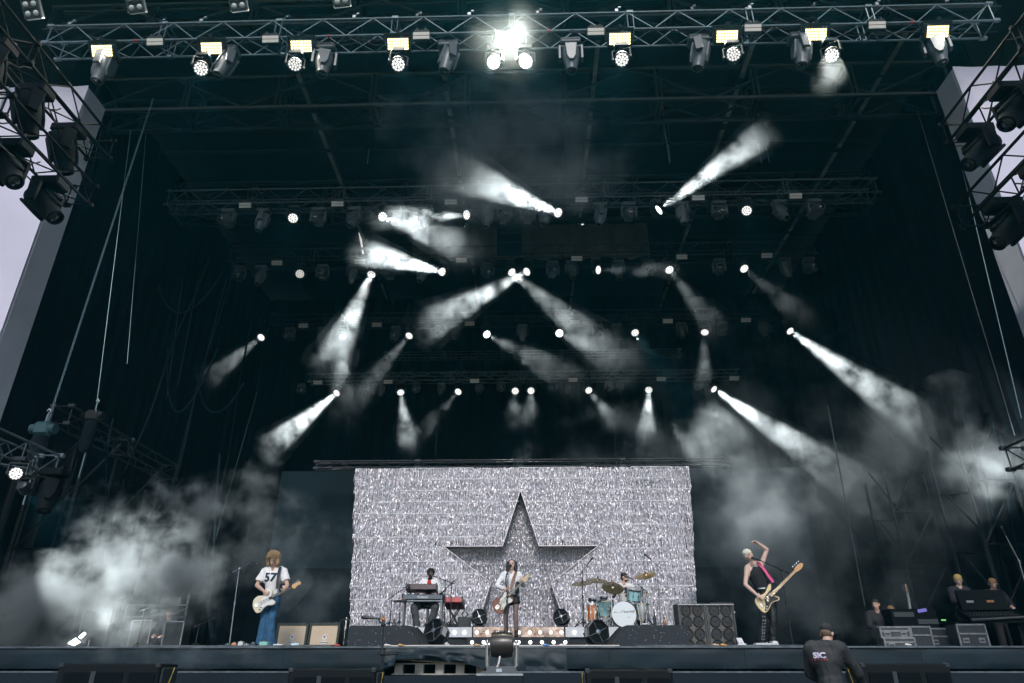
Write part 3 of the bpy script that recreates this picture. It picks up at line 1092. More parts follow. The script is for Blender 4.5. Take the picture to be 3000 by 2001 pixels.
def person(label, loc, J, skin, look=(0, -1, 0), hup=(0, 0, 1), hands=(), fem=False, hs=1.0, lips=None, voxel=0.0095):
    """J: joint name -> local position.  Body is one continuous surface."""
    t = thing('person', label, 'person', loc)
    V = {k: Vector(p) for k, p in J.items()}
    b = MB()
    k = 0.88 if fem else 1.0
    H = V['head']
    F = head_frame(look, hup)
    # torso
    cap(b, V['pelvis'], 0.125 * k + (0.015 if fem else 0), V['waist'], 0.110 * k)
    cap(b, V['waist'], 0.110 * k, V['chest'], 0.135 * k)
    ch_m = V['shl'].lerp(V['shr'], 0.5)
    axx = (V['shr'] - V['shl']).normalized()
    for s in ('shl', 'shr'):
        cap(b, V['chest'] + (V[s] - ch_m) * 0.35, 0.115 * k, V[s].lerp(ch_m, 0.25), 0.072 * k)
        cap(b, V['neck'], 0.058 * k, V[s], 0.055 * k)
    hp_m = V['hipl'].lerp(V['hipr'], 0.5)
    for s in ('hipl', 'hipr'):
        cap(b, V['pelvis'] + (V[s] - hp_m) * 0.5, 0.115 * k, V[s], 0.088 * k)
    # neck and head
    cap(b, V['neck'] - Vector((0, 0, 0.03)), 0.060 * k, H - F.col[2] * 0.07 * hs, 0.050 * k)
    b.ell(H + F.col[2] * 0.028 * hs - F.col[1] * 0.008, (0.076 * hs, 0.094 * hs, 0.086 * hs), F, 16, 12)
    b.ell(H - F.col[2] * 0.035 * hs + F.col[1] * 0.022 * hs, (0.060 * hs, 0.068 * hs, 0.078 * hs), F, 14, 10)
    b.ell(H - F.col[2] * 0.088 * hs + F.col[1] * 0.052 * hs, (0.026 * hs, 0.026 * hs, 0.022 * hs), F, 10, 8)
    cap(b, H + F.col[1] * 0.086 * hs + F.col[2] * 0.012 * hs, 0.010 * hs, H + F.col[1] * 0.108 * hs - F.col[2] * 0.022 * hs, 0.0145 * hs)
    for s in (-1, 1):
        b.ell(H + F.col[0] * s * 0.080 * hs - F.col[1] * 0.008 - F.col[2] * 0.004, (0.012 * hs, 0.022 * hs, 0.032 * hs), F, 8, 6)
        b.ell(H + F.col[0] * s * 0.032 * hs + F.col[1] * 0.076 * hs + F.col[2] * 0.030 * hs, (0.026 * hs, 0.014 * hs, 0.009 * hs), F, 8, 6)
    # limbs
    for s in 'lr':
        cap(b, V['sh' + s], 0.056 * k, V['el' + s], 0.041 * k)
        cap(b, V['el' + s], 0.041 * k, V['el' + s].lerp(V['wr' + s], 0.35), 0.042 * k)
        cap(b, V['el' + s].lerp(V['wr' + s], 0.35), 0.042 * k, V['wr' + s], 0.027 * k)
        cap(b, V['hip' + s], 0.090 * k, V['kn' + s], 0.056 * k)
        cap(b, V['kn' + s], 0.056 * k, V['kn' + s].lerp(V['an' + s], 0.35), 0.058 * k)
        cap(b, V['kn' + s].lerp(V['an' + s], 0.35), 0.058 * k, V['an' + s], 0.036 * k)
        toe = V.get('toe' + s, V['an' + s] + Vector((0, -0.16, -0.05)))
        cap(b, V['an' + s] - Vector((0, -0.03, 0.045)), 0.036, toe, 0.030)
    for (s, d, nrm, curl, side) in hands:
        hand(b, V['wr' + s], d, nrm, curl, side=side, s=0.92 * (k + 0.08))
    obj('body', remesh(b, voxel, 3, name='body'), skin, t)
    # face
    ew, pu, lp = MB(), MB(), MB()
    for s in (-1, 1):
        c = H + F.col[0] * s * 0.031 * hs + F.col[1] * 0.079 * hs + F.col[2] * 0.010 * hs
        ew.ell(c, (0.0150 * hs, 0.008 * hs, 0.0085 * hs), F, 8, 6)
        pu.ell(c + F.col[1] * 0.006, (0.0078 * hs, 0.005 * hs, 0.0078 * hs), F, 8, 6)
        pu.ell(c + F.col[1] * 0.005 + F.col[2] * 0.024 * hs, (0.022 * hs, 0.006 * hs, 0.0045 * hs), F, 8, 6)
    lp.ell(H + F.col[1] * 0.086 * hs - F.col[2] * 0.052 * hs, (0.024 * hs, 0.010 * hs, 0.0095 * hs), F, 10, 6)
    obj('eyes', ew.mesh('eyes', True), M_eyewhite, t)
    obj('pupils_and_brows', pu.mesh('pupils_and_brows', True), M_pupil, t)
    obj('lips', lp.mesh('lips', True), lips or M_lip, t)
    t['_F'] = 0
    return t, V, F, H


def garment(name, parent, m, segs, voxel=0.012, smooth=2, wrinkle=0.008, seed=1.0, wf=9.0, ells=()):
    b = MB()
    for sg in segs:
        cap(b, *sg[:4], flat=(len(sg) > 4 and sg[4]))
    for e in ells:
        b.ell(*e)
    return obj(name, remesh(b, voxel, smooth, wrinkle, wf, seed, name), m, parent)


def torso_segs(V, grow, k=1.0, zlow=None):
    ch_m = V['shl'].lerp(V['shr'], 0.5)
    low = zlow if zlow is not None else V['pelvis']
    s = [(low, 0.135 * k + grow, V['waist'], 0.118 * k + grow, True), (V['waist'], 0.116 * k + grow, V['chest'], 0.137 * k + grow)]
    for q in ('shl', 'shr'):
        s.append((V['chest'] + (V[q] - ch_m) * 0.38, 0.115 * k + grow, V[q].lerp(ch_m, 0.25), 0.074 * k + grow))
        s.append((V['neck'].lerp(V[q], 0.35) - Vector((0, 0, 0.015)), 0.052 * k + grow, V[q], 0.055 * k + grow))
    return s


def strands(parent, m, H, F, n, L, r, seed, spread=1.0, curl=0.5, hs=1.0, zmin=-0.2, front=0.45, name='hair_strands', droop=0.8):
    """loose locks that start on the scalp and fall with a curl"""
    rnd = random.Random(seed)
    b = MB()
    for _ in range(n):
        th = rnd.uniform(0, 2 * math.pi)
        z = rnd.uniform(zmin, 1.0)
        rr = math.sqrt(max(0, 1 - z * z))
        loc = Vector((rr * math.cos(th), rr * math.sin(th), z))
        if loc.y > front and z < 0.45:
            continue
        p = H + F @ Vector((loc.x * 0.083 * hs, loc.y * 0.10 * hs - 0.008, loc.z * 0.095 * hs + 0.03 * hs))
        d = (F @ loc).normalized() * 0.7 * spread + Vector((rnd.uniform(-0.4, 0.4), rnd.uniform(-0.4, 0.4), 0.2))
        pts = [p]
        ll = L * rnd.uniform(0.6, 1.15)
        ph = rnd.uniform(0, 6.28)
        for j in range(5):
            d = (d * 0.75 + Vector((curl * 0.5 * math.cos(ph + j * 1.6), curl * 0.5 * math.sin(ph + j * 1.6), -droop * 0.5))).normalized()
            p = p + d * (ll / 5)
            pts.append(p)
        b.tube(pts, [r, r * 1.2, r * 1.2, r, r * 0.7, r * 0.3], n=5)
    o = obj(name, b.mesh(name, True), m, parent)
    o['kind'] = 'stuff'
    return o


def flat_text(txt, size, m, name, parent, M, o, shear=0.0, bold=0.0, extrude=0.002, align='CENTER', sx=1.0, target=None, push=0.006):
    """lettering as thin real geometry; M columns = text right, text up, outward"""
    cu = bpy.data.curves.new('txt', 'FONT')
    cu.body = txt
    cu.size = size
    cu.shear = shear
    cu.offset = bold
    cu.extrude = extrude
    cu.align_x = align
    cu.align_y = 'CENTER'
    to = bpy.data.objects.new('txt', cu)
    col.objects.link(to)
    dg = bpy.context.evaluated_depsgraph_get()
    me = bpy.data.meshes.new_from_object(to.evaluated_get(dg))
    bpy.data.objects.remove(to)
    o = Vector(o)
    for v in me.vertices:
        v.co = o + M @ Vector((v.co.x * sx, v.co.y, v.co.z))
    if target is not None:
        bm = bmesh.new()
        bm.from_mesh(me)
        bmesh.ops.triangulate(bm, faces=bm.faces)
        bmesh.ops.subdivide_edges(bm, edges=[e for e in bm.edges if e.calc_length() > size * 0.2], cuts=2)
        bm.to_mesh(me)
        bm.free()
        bt = BVHTree.FromPolygons([v.co for v in target.vertices], [p.vertices for p in target.polygons])
        nrm = M.col[2]
        for v in me.vertices:
            h = bt.ray_cast(v.co + nrm * 0.5, -nrm)
            if h[0] is not None:
                v.co = h[0] + nrm * push
    me.name = name
    return obj(name, me, m, parent)


def spline(pts, n=5, closed=True):
    out = []
    N = len(pts)
    for i in range(N if closed else N - 1):
        p0, p1, p2, p3 = (Vector(pts[(i + k) % N] if closed else pts[max(0, min(N - 1, i + k))]) for k in (-1, 0, 1, 2))
        for j in range(n):
            t = j / n
            q = 0.5 * ((2 * p1) + (-p0 + p2) * t + (2 * p0 - 5 * p1 + 4 * p2 - p3) * t * t + (-p0 + 3 * p1 - 3 * p2 + p3) * t ** 3)
            out.append((q.x, q.y))
    return out


def ribbon(name, pts, w, th, m, parent, nrm=(0, -1, 0)):
    pts = [Vector(p) for p in pts]
    nrm = Vector(nrm)
    vv, ff = [], []
    for i, p in enumerate(pts):
        d = (pts[min(i + 1, len(pts) - 1)] - pts[max(i - 1, 0)]).normalized()
        s = d.cross(nrm).normalized() * (w / 2)
        q = s.cross(d).normalized() * (th / 2)
        vv += [p + s + q, p - s + q, p - s - q, p + s - q]
    for i in range(len(pts) - 1):
        for k in range(4):
            a, b = i * 4 + k, i * 4 + (k + 1) % 4
            ff.append((a, b, b + 4, a + 4))
    ff += [(3, 2, 1, 0), tuple(len(vv) - 4 + k for k in range(4))]
    return obj(name, MB().add(vv, ff).mesh(name, True), m, parent)


OFFSET = [(-0.255, -0.05), (-0.25, 0.04), (-0.20, 0.125), (-0.11, 0.158), (-0.02, 0.125), (0.05, 0.102), (0.11, 0.122), (0.175, 0.148), (0.212, 0.125), (0.185, 0.075),
          (0.152, 0.035), (0.150, -0.035), (0.168, -0.075), (0.182, -0.115), (0.150, -0.148), (0.09, -0.142), (0.02, -0.112), (-0.06, -0.122), (-0.15, -0.165), (-0.225, -0.140)]
OGUARD = [(-0.10, -0.120), (-0.06, -0.105), (0.02, -0.098), (0.09, -0.125), (0.14, -0.130), (0.165, -0.105), (0.145, -0.05), (0.150, 0.03), (0.17, 0.085), (0.16, 0.11),
          (0.10, 0.095), (0.05, 0.075), (-0.01, 0.075), (-0.05, 0.05), (-0.06, 0.0), (-0.10, -0.05), (-0.15, -0.09)]
PBASS = [(-0.245, -0.03), (-0.235, 0.06), (-0.185, 0.135), (-0.10, 0.155), (-0.01, 0.118), (0.07, 0.105), (0.15, 0.132), (0.23, 0.158), (0.268, 0.135), (0.22, 0.085),
         (0.16, 0.04), (0.155, -0.035), (0.175, -0.075), (0.205, -0.115), (0.19, -0.155), (0.14, -0.158), (0.08, -0.125), (0.0, -0.112), (-0.09, -0.145), (-0.18, -0.155), (-0.235, -0.115)]
PGUARD = [(0.19, 0.05), (0.16, 0.075), (0.10, 0.07), (0.02, 0.06), (-0.05, 0.03), (-0.075, -0.02), (-0.13, -0.07), (-0.19, -0.115), (-0.16, -0.135), (-0.09, -0.122), (0.0, -0.092), (0.08, -0.105), (0.14, -0.135), (0.18, -0.125), (0.155, -0.07), (0.15, -0.03)]


def guitar(name, label, o, ang, outline, guard, body_m, guard_m, neck_m, board_m, head_m, neck_len, nst, strap_pts, strap_m, strap_w=0.06, bass=False, tilt=0.0, yaw=0.0, hp_scale=1.0):
    t = thing(name, label, 'bass guitar' if bass else 'guitar', o)
    c, s = math.cos(ang), math.sin(ang)
    M = Matrix(((c, -s, 0), (0, 0, -1), (s, c, 0)))
    M = Matrix.Rotation(yaw, 3, 'Z') @ Matrix.Rotation(tilt, 3, Vector((c, 0, s))) @ M
    W = lambda x, y, z=0: M @ Vector((x, y, z))
    obj('body', MB().prism(spline(outline, 4), 0.042, M, (0, 0, 0), 0.009).mesh('body', True), body_m, t)
    gd = obj('pickguard', MB().prism(spline(guard, 3), 0.004, M, W(0, 0, 0.0235)).mesh('pickguard'), guard_m, t)
    if bass:
        obj('pickguard_plate', MB().prism(spline([(-0.08, -0.05), (-0.03, -0.02), (-0.04, 0.04), (-0.12, 0.06), (-0.16, 0.0)], 3), 0.004, M, W(0, 0, 0.0235)).mesh('pickguard_plate'), body_m, t)
    x1 = 0.12 + neck_len
    obj('neck', MB().prism([(0.12, -0.028), (x1, -0.021), (x1, 0.021), (0.12, 0.028)], 0.024, M, W(0, 0, 0.020), 0.004).mesh('neck'), neck_m, t)
    fb = obj('fingerboard', MB().prism([(0.095, -0.027), (x1, -0.0205), (x1, 0.0205), (0.095, 0.027)], 0.008, M, W(0, 0, 0.036)).mesh('fingerboard'), board_m, t)
    fr = MB()
    for k in range(1, 18):
        xx = x1 - neck_len * (1 - 2 ** (-k / 12)) * 1.45
        if xx > 0.1:
            fr.box(W(xx, 0, 0.0405), (0.0035, 0.044, 0.002), M)
    obj('frets', fr.mesh('frets'), M_chrome, fb)['kind'] = 'stuff'
    if bass:
        hp = [(0, -0.021), (0.05, -0.038), (0.12, -0.045), (0.20, -0.030), (0.225, 0.0), (0.20, 0.028), (0.16, 0.040), (0.05, 0.040), (0, 0.021)]
    else:
        hp = [(0, -0.021), (0.03, -0.045), (0.055, -0.050), (0.07, -0.035), (0.12, -0.022), (0.165, -0.028), (0.19, 0.0), (0.175, 0.034), (0.14, 0.040), (0.06, 0.036), (0.02, 0.040), (0, 0.021)]
    hd = obj('headstock', MB().prism(spline([(x1 + a * hp_scale, b * hp_scale) for a, b in hp], 3), 0.016, M, W(0, 0, 0.016)).mesh('headstock', True), head_m, t)
    for k in range(nst):
        xx = x1 + (0.035 + k * (0.16 if bass else 0.135) / (nst - 1)) * hp_scale
        tn = MB().cyl(W(xx, 0.018, 0.024), W(xx, 0.018, 0.036), 0.005, n=8).cyl(W(xx, 0.034, 0.014), W(xx, 0.056 if not bass else 0.064, 0.014), 0.004, n=6)
        tn.ell(W(xx, 0.066 if not bass else 0.080, 0.014), (0.010 if not bass else 0.017, 0.007 if not bass else 0.015, 0.006), M, 8, 6)
        obj('tuner', tn.mesh('tuner', True), M_chrome, hd)
    # pickups, bridge, knobs, strings
    cream = mat('cream_pickup', (0.62, 0.55, 0.42), 0.4)
    if bass:
        for dx, dy in ((0.02, 0.016), (-0.012, -0.018)):
            obj('pickup', MB().box(W(dx, dy, 0.030), (0.030, 0.052, 0.014), M, 0.003).mesh('pickup'), cream, t)
        obj('bridge', MB().box(W(-0.165, 0, 0.026), (0.045, 0.075, 0.012), M, 0.003).mesh('bridge'), M_chrome, t)
    else:
        for dx in (0.085, -0.005):
            obj('pickup', MB().box(W(dx, 0, 0.029), (0.036, 0.085, 0.012), M, 0.004).mesh('pickup'), mat('white_pickup', (0.70, 0.68, 0.62), 0.4), t)
        obj('bridge', MB().box(W(-0.075, 0, 0.030), (0.022, 0.075, 0.014), M, 0.003).mesh('bridge'), M_chrome, t)
        obj('tailpiece', MB().prism(spline([(-0.12, 0.03), (-0.20, 0.035), (-0.215, 0.0), (-0.20, -0.035), (-0.12, -0.03)], 3), 0.006, M, W(0, 0, 0.025)).mesh('tailpiece'), M_chrome, t)
    for kx, ky in ((-0.105, -0.085), (-0.145, -0.110)):
        obj('knob', MB().cyl(W(kx, ky, 0.022), W(kx, ky, 0.042), 0.013, 0.011, n=10).mesh('knob', True), M_chrome if bass else M_black, t)
    st = MB()
    for k in range(nst):
        yy = (k - (nst - 1) / 2) * (0.018 if bass else 0.0105)
        st.cyl(W(-0.16, yy, 0.046), W(x1, yy * 0.75, 0.044), 0.0011 if not bass else 0.0016, n=4)
    obj('strings', st.mesh('strings'), M_chrome, t)['kind'] = 'stuff'
    if strap_pts:
        ribbon('strap', [Vector(p) - Vector(o) for p in strap_pts], strap_w, 0.006, strap_m, t)
    return t, M


def straight_stand(name, label, base, top, tip, kind='mic', base_r=0.13, m=None, tripod=False, boom_back=0.3, cat='microphone stand', mic_d=None):
    """microphone stand: base, pole, boom arm, microphone (all one thing)"""
    m = m or M_black
    base, top, tip = Vector(base), Vector(top), Vector(tip)
    t = thing(name, label, cat, base)
    L = lambda p: Vector(p) - base
    if tripod:
        for k in range(3):
            a = 2.09 * k + 0.5
            obj('leg', MB().cyl((0, 0, 0.16), (0.30 * math.cos(a), 0.30 * math.sin(a), 0.012), 0.010, n=6).mesh('leg', True), m, t)
    else:
        obj('base', MB().lathe([(base_r, 0.0), (base_r, 0.012), (base_r * 0.5, 0.030), (0.02, 0.05)], n=20).mesh('base', True), m, t)
    p = MB().cyl((0, 0, 0.02), L(top) * 0.55, 0.0125, n=8).cyl(L(top) * 0.5, L(top), 0.009, n=8).cyl(L(top) * 0.53, L(top) * 0.58, 0.018, n=8)
    obj('pole', p.mesh('pole', True), m, t)
    d = (tip - top).normalized()
    bm_ = MB().cyl(L(top) - d * boom_back, L(tip), 0.0085, n=8).cyl(L(top) - d * boom_back, L(top) - d * (boom_back - 0.06), 0.014, n=8)
    bm_.ell(L(top), (0.025, 0.022, 0.025))
    obj('boom', bm_.mesh('boom', True), m, t)
    md = Vector(mic_d).normalized() if mic_d is not None else d
    Mx = frame(md)
    obj('microphone', MB().lathe([(0.008, -0.05), (0.012, -0.04), (0.017, 0.09), (0.024, 0.11), (0.026, 0.135), (0.020, 0.16), (0.006, 0.168)], Mx, L(tip), n=12).mesh('microphone', True), M_fix, t)
    obj('cable', MB().tube(catenary(L(tip) - md * 0.05, L(top) * 0.6 + Vector((0.02, 0, 0)), 0.06, 10), 0.004, n=5).mesh('cable', True), M_rubber, t)
    return t


Z0 = STAGE_Z
# ------------------------------------------------------------------ the guitarist
GP = Vector((-5.02, 14.8, Z0))
J = dict(pelvis=(-0.02, 0, 0.965), waist=(-0.02, 0, 1.10), chest=(-0.03, -0.01, 1.32), neck=(-0.04, -0.02, 1.53), head=(-0.05, -0.10, 1.665),
         shl=(-0.235, 0, 1.47), shr=(0.155, 0, 1.47), ell=(-0.335, -0.06, 1.185), wrl=(-0.10, -0.26, 1.055), elr=(0.315, -0.09, 1.18), wrr=(0.335, -0.245, 1.04),
         hipl=(-0.115, 0, 0.92), hipr=(0.080, 0, 0.92), knl=(-0.085, -0.05, 0.51), knr=(0.075, -0.05, 0.52), anl=(-0.095, 0.02, 0.09), anr=(0.085, 0.03, 0.09))
t, V, F, H = person('person in a white number 57 T-shirt and blue flared jeans playing a cream guitar', GP, J, M_skin, look=(0.05, -0.86, -0.5), hup=(-0.05, -0.3, 1),
                    hands=(('l', (0.75, -0.25, -0.35), (0.1, 0.9, -0.1), 0.75, -1), ('r', (-0.15, -0.35, 0.85), (-0.3, 0.85, 0.2), 1.3, 1)))
M_tee = mat('white_cotton', (0.78, 0.77, 0.76), 0.85, var=0.05, vscale=12, bump=0.1, bscale=25, sheen=0.2)
tee = garment('t_shirt', t, M_tee, torso_segs(V, 0.022) + [(V['shl'], 0.082, V['shl'].lerp(V['ell'], 0.72), 0.085, True), (V['shr'], 0.082, V['shr'].lerp(V['elr'], 0.72), 0.085, True)], wrinkle=0.015, seed=3, wf=11)
flat_text('57', 0.235, mat('navy_print', (0.02, 0.045, 0.085), 0.8), 'shirt_number', t, Matrix(((1, 0, 0), (0, 0, -1), (0, 1, 0))), (-0.045, -0.3, 1.325), bold=0.008, sx=1.1, target=tee.data)
M_jean = mat('blue_denim', (0.030, 0.105, 0.205), 0.85, var=0.3, vscale=9, bump=0.15, bscale=60)
segs = [(V['pelvis'] + Vector((0, 0, 0.05)), 0.135, V['pelvis'], 0.148, True)]
for s in 'lr':
    segs += [(V['pelvis'].lerp(V['hip' + s], 0.6), 0.125, V['hip' + s], 0.102), (V['hip' + s], 0.104, V['kn' + s], 0.076), (V['kn' + s], 0.076, V['an' + s] - Vector((0, 0, 0.045)), 0.118, True)]
garment('jeans', t, M_jean, segs, wrinkle=0.013, seed=8, wf=11)
for s in 'lr':
    garment('shoe', t, M_black, [(V['an' + s] - Vector((0, -0.05, 0.05)), 0.045, V['an' + s] + Vector((0.0, -0.17, -0.055)), 0.04)], 0.012, 2, 0)
M_hair_br = mat('wavy_brown_hair', (0.40, 0.265, 0.14), 0.5, var=0.5, vscale=22, spec=0.4)
garment('hair', t, M_hair_br, [(H + F.col[2] * 0.05 - F.col[1] * 0.03, 0.098, H - F.col[1] * 0.06 - F.col[2] * 0.05, 0.09)], 0.012, 1, 0.020, 5, 18,
        ells=[(H + Vector((0, 0.025, 0.055)), (0.118, 0.105, 0.085)), (H + Vector((-0.098, 0.02, -0.02)), (0.042, 0.06, 0.09)), (H + Vector((0.098, 0.02, -0.02)), (0.042, 0.06, 0.09))])
strands(t, M_hair_br, H + Vector((0, 0.01, 0.03)), F, 420, 0.115, 0.0062, 4, spread=1.5, curl=1.3, hs=1.2, zmin=-0.35, front=0.35, droop=0.55)
M_strap_bk = mat('black_leather_strap', (0.015, 0.015, 0.017), 0.5)
go = GP + Vector((-0.045, -0.235, 0.865))
guitar('electric_guitar', 'cream offset-waist electric guitar held by the person in the number 57 shirt', go, R(27), OFFSET, OGUARD,
       mat('cream_lacquer', (0.70, 0.60, 0.45), 0.22, coat=0.6), mat('white_plastic_guard', (0.74, 0.74, 0.72), 0.3), mat('maple_neck', (0.58, 0.33, 0.13), 0.35, coat=0.4), mat('rosewood', (0.05, 0.028, 0.018), 0.45),
       mat('maple_head', (0.66, 0.36, 0.12), 0.3, coat=0.4), 0.46, 6,
       [GP + Vector(p) for p in ((0.16, -0.235, 1.10), (0.15, -0.225, 1.24), (0.135, -0.195, 1.40), (0.115, -0.10, 1.535), (0.10, 0.03, 1.56), (0.02, 0.15, 1.40), (-0.04, 0.17, 1.15), (-0.08, 0.12, 0.95), (-0.10, -0.1, 0.85))], M_strap_bk, 0.058)
straight_stand('microphone_stand', 'round-base microphone stand beside the person in the number 57 shirt', at(528, 1473, 14.6) * 0 + Vector((at(528, 1473, 14.6).x, 14.6, Z0)), at(549, 1306, 14.6), at(578, 1290, 14.6), m=M_steel, boom_back=0.14, mic_d=(0.9, -0.1, -0.35))

# ------------------------------------------------------------------ the singer
SP = Vector((-0.13, 15.62, RISE1))
J = dict(pelvis=(0.02, 0, 0.84), waist=(0.03, 0, 1.00), chest=(0.01, 0, 1.20), neck=(0.01, 0, 1.385), head=(0.02, -0.03, 1.535),
         shl=(-0.165, 0, 1.325), shr=(0.185, 0, 1.325), ell=(-0.30, -0.05, 1.07), wrl=(-0.15, -0.255, 0.995), elr=(0.265, -0.07, 1.09), wrr=(0.235, -0.24, 1.155),
         hipl=(-0.07, 0, 0.82), hipr=(0.105, 0, 0.82), knl=(-0.105, -0.04, 0.45), knr=(0.105, -0.04, 0.45), anl=(-0.10, 0.01, 0.10), anr=(0.115, 0.01, 0.10))
J = {k: (p[0], p[1], p[2] * 0.955) for k, p in J.items()}
t, V, F, H = person('person with long black hair in white jacket and black shorts, singing with a guitar', SP, J, M_skin_pale, look=(-0.12, -1, 0.02),
                    hands=(('l', (0.8, -0.2, -0.1), (0.1, 0.9, -0.1), 0.8, -1), ('r', (-0.2, -0.3, 0.85), (-0.3, 0.85, 0.2), 1.3, 1)), fem=True, hs=0.95, lips=mat('red_lips', (0.35, 0.05, 0.06), 0.4))
M_jkt = mat('white_jacket', (0.80, 0.80, 0.81), 0.7, var=0.05, vscale=10, bump=0.1, bscale=22)
segs = torso_segs(V, 0.014, 0.88, Vector((0.02, 0, 0.888)))
for s in 'lr':
    segs += [(V['sh' + s], 0.064, V['el' + s], 0.052), (V['el' + s], 0.052, V['wr' + s], 0.040, True)]
jk = garment('jacket', t, M_jkt, segs, wrinkle=0.007, seed=6)
ribbon('jacket_stripe', [SP * 0 + Vector(p) for p in ((-0.105, -0.150, 1.20), (-0.11, -0.160, 1.07), (-0.085, -0.150, 0.94))], 0.02, 0.004, M_black, t)
garment('jacket_side_panel', t, M_black, [((0.125, -0.055, 1.09), 0.052, (0.115, -0.055, 0.91), 0.068)], 0.012, 2, 0.003)
garment('belt', t, mat('grey_belt', (0.35, 0.35, 0.36), 0.35, 0.5), [((0.02, 0, 0.874), 0.137, (0.02, 0, 0.836), 0.139, True)], 0.012, 1, 0)
segs = [((0.02, 0, 0.85), 0.128, V['pelvis'], 0.142, True)]
for s in 'lr':
    segs += [(V['pelvis'].lerp(V['hip' + s], 0.7), 0.115, V['hip' + s].lerp(V['kn' + s], 0.36), 0.098, True)]
garment('shorts', t, mat('black_shorts', (0.012, 0.012, 0.014), 0.6), segs, wrinkle=0.004)
M_tights = mat('sheer_black_tights', (0.20, 0.135, 0.125), 0.45, var=0.15, vscale=9, sheen=0.3)
for s in 'lr':
    garment('tights_leg', t, M_tights, [(V['hip' + s], 0.083, V['kn' + s], 0.053), (V['kn' + s], 0.053, V['kn' + s].lerp(V['an' + s], 0.35), 0.055), (V['kn' + s].lerp(V['an' + s], 0.35), 0.055, V['an' + s], 0.037)], 0.011, 2, 0)
    garment('boot', t, mat('black_boots', (0.014, 0.014, 0.016), 0.35), [(V['an' + s] + Vector((0, 0.0, 0.13)), 0.052, V['an' + s], 0.046, True), (V['an' + s] - Vector((0, -0.04, 0.045)), 0.05, V['an' + s] + Vector((0, -0.17, -0.055)), 0.042)], 0.011, 2, 0)
M_hair_bk = mat('straight_black_hair', (0.009, 0.009, 0.011), 0.38, var=0.3, vscale=30, spec=0.5)
garment('hair', t, M_hair_bk, [(H + Vector((-0.075, 0.02, 0.03)), 0.045, H + Vector((-0.095, 0.0, -0.19)), 0.035), (H + Vector((0.075, 0.02, 0.03)), 0.045, H + Vector((0.10, -0.005, -0.20)), 0.038), (H + Vector((0, 0.06, 0.02)), 0.08, H + Vector((0, 0.075, -0.18)), 0.075)],
        0.011, 3, 0.0015, 3, 18, ells=[(H + Vector((0, 0.028, 0.042)), (0.090, 0.090, 0.080))])
go = SP + Vector((-0.155, -0.235, 0.70))
guitar('electric_guitar', 'sunburst offset-waist guitar with white pickguard held by the singer in white jacket', go, R(43.5), OFFSET, OGUARD,
       mat('sunburst_lacquer', (0.17, 0.045, 0.022), 0.22, coat=0.6, var=0.6, vscale=3.0), mat('mint_white_guard', (0.70, 0.72, 0.66), 0.3), mat('maple_neck', (0.58, 0.33, 0.13), 0.35), mat('rosewood', (0.05, 0.028, 0.018), 0.45),
       mat('pale_maple_head', (0.62, 0.46, 0.28), 0.3), 0.46, 6,
       [SP + Vector(p) for p in ((0.0, -0.245, 0.935), (0.03, -0.215, 1.07), (0.075, -0.165, 1.20), (0.11, -0.09, 1.30), (0.10, 0.06, 1.33), (0.02, 0.14, 1.17), (-0.05, 0.14, 0.91), (-0.1, 0.08, 0.75), (-0.15, -0.1, 0.66))], mat('brown_leather_strap', (0.20, 0.085, 0.045), 0.55), 0.055)
straight_stand('microphone_stand', 'straight microphone stand in front of the singer in white jacket', (-0.20, 15.3, RISE1), SP + Vector((-0.075, -0.30, 1.24)), SP + Vector((-0.03, -0.235, 1.39)), boom_back=0.06, mic_d=(0.15, 0.65, 0.3))

# ------------------------------------------------------------------ the bass player
BP = Vector((4.84, 14.42, Z0))
J = dict(pelvis=(0.075, 0, 0.935), waist=(0.03, 0, 1.10), chest=(-0.03, 0, 1.325), neck=(-0.065, 0, 1.53), head=(-0.155, -0.05, 1.685),
         shl=(-0.20, 0, 1.455), shr=(0.095, 0.01, 1.515), ell=(-0.30, -0.05, 1.13), wrl=(-0.175, -0.285, 0.92), elr=(0.235, -0.03, 1.80), wrr=(0.045, -0.10, 1.925),
         hipl=(-0.01, 0, 0.88), hipr=(0.175, 0, 0.88), knl=(-0.03, -0.03, 0.47), knr=(0.145, -0.03, 0.47), anl=(-0.105, 0.02, 0.08), anr=(0.095, 0.02, 0.08))
t, V, F, H = person('person with bleached hair in a black vest raising one arm and playing a bass', BP, J, M_skin_pale, look=(0.45, -0.88, 0.12), hup=(-0.38, 0, 1),
                    hands=(('l', (0.6, -0.15, -0.35), (0.1, 0.9, -0.1), 0.7, -1), ('r', (-0.8, -0.25, 0.25), (-0.3, -0.2, -0.9), 0.95, -1)))
M_vest = mat('black_jersey', (0.012, 0.014, 0.017), 0.85, var=0.2, vscale=14, bump=0.1, bscale=60)
segs = [(V['pelvis'] + Vector((0.0, 0, 0.06)), 0.142, V['waist'], 0.145, True), (V['waist'], 0.145, V['chest'], 0.168), (V['chest'], 0.168, V['chest'].lerp(V['neck'], 0.40), 0.135, True)]
for s in 'lr':
    segs.append((V['chest'].lerp(V['sh' + s], 0.45), 0.085, V['neck'].lerp(V['sh' + s], 0.58) + Vector((0, 0.01, -0.005)), 0.050))
garment('vest', t, M_vest, segs, wrinkle=0.005, seed=12)
M_leath = mat('black_leather_trousers', (0.010, 0.011, 0.013), 0.34, var=0.3, vscale=12, bump=0.2, bscale=14, rvar=0.1)
segs = [(V['pelvis'] + Vector((-0.035, 0, 0.10)), 0.126, V['pelvis'], 0.142, True)]
for s in 'lr':
    segs += [(V['pelvis'].lerp(V['hip' + s], 0.6), 0.12, V['hip' + s], 0.102), (V['hip' + s], 0.102, V['kn' + s], 0.080), (V['kn' + s], 0.080, V['an' + s] - Vector((0, 0, 0.04)), 0.086, True)]
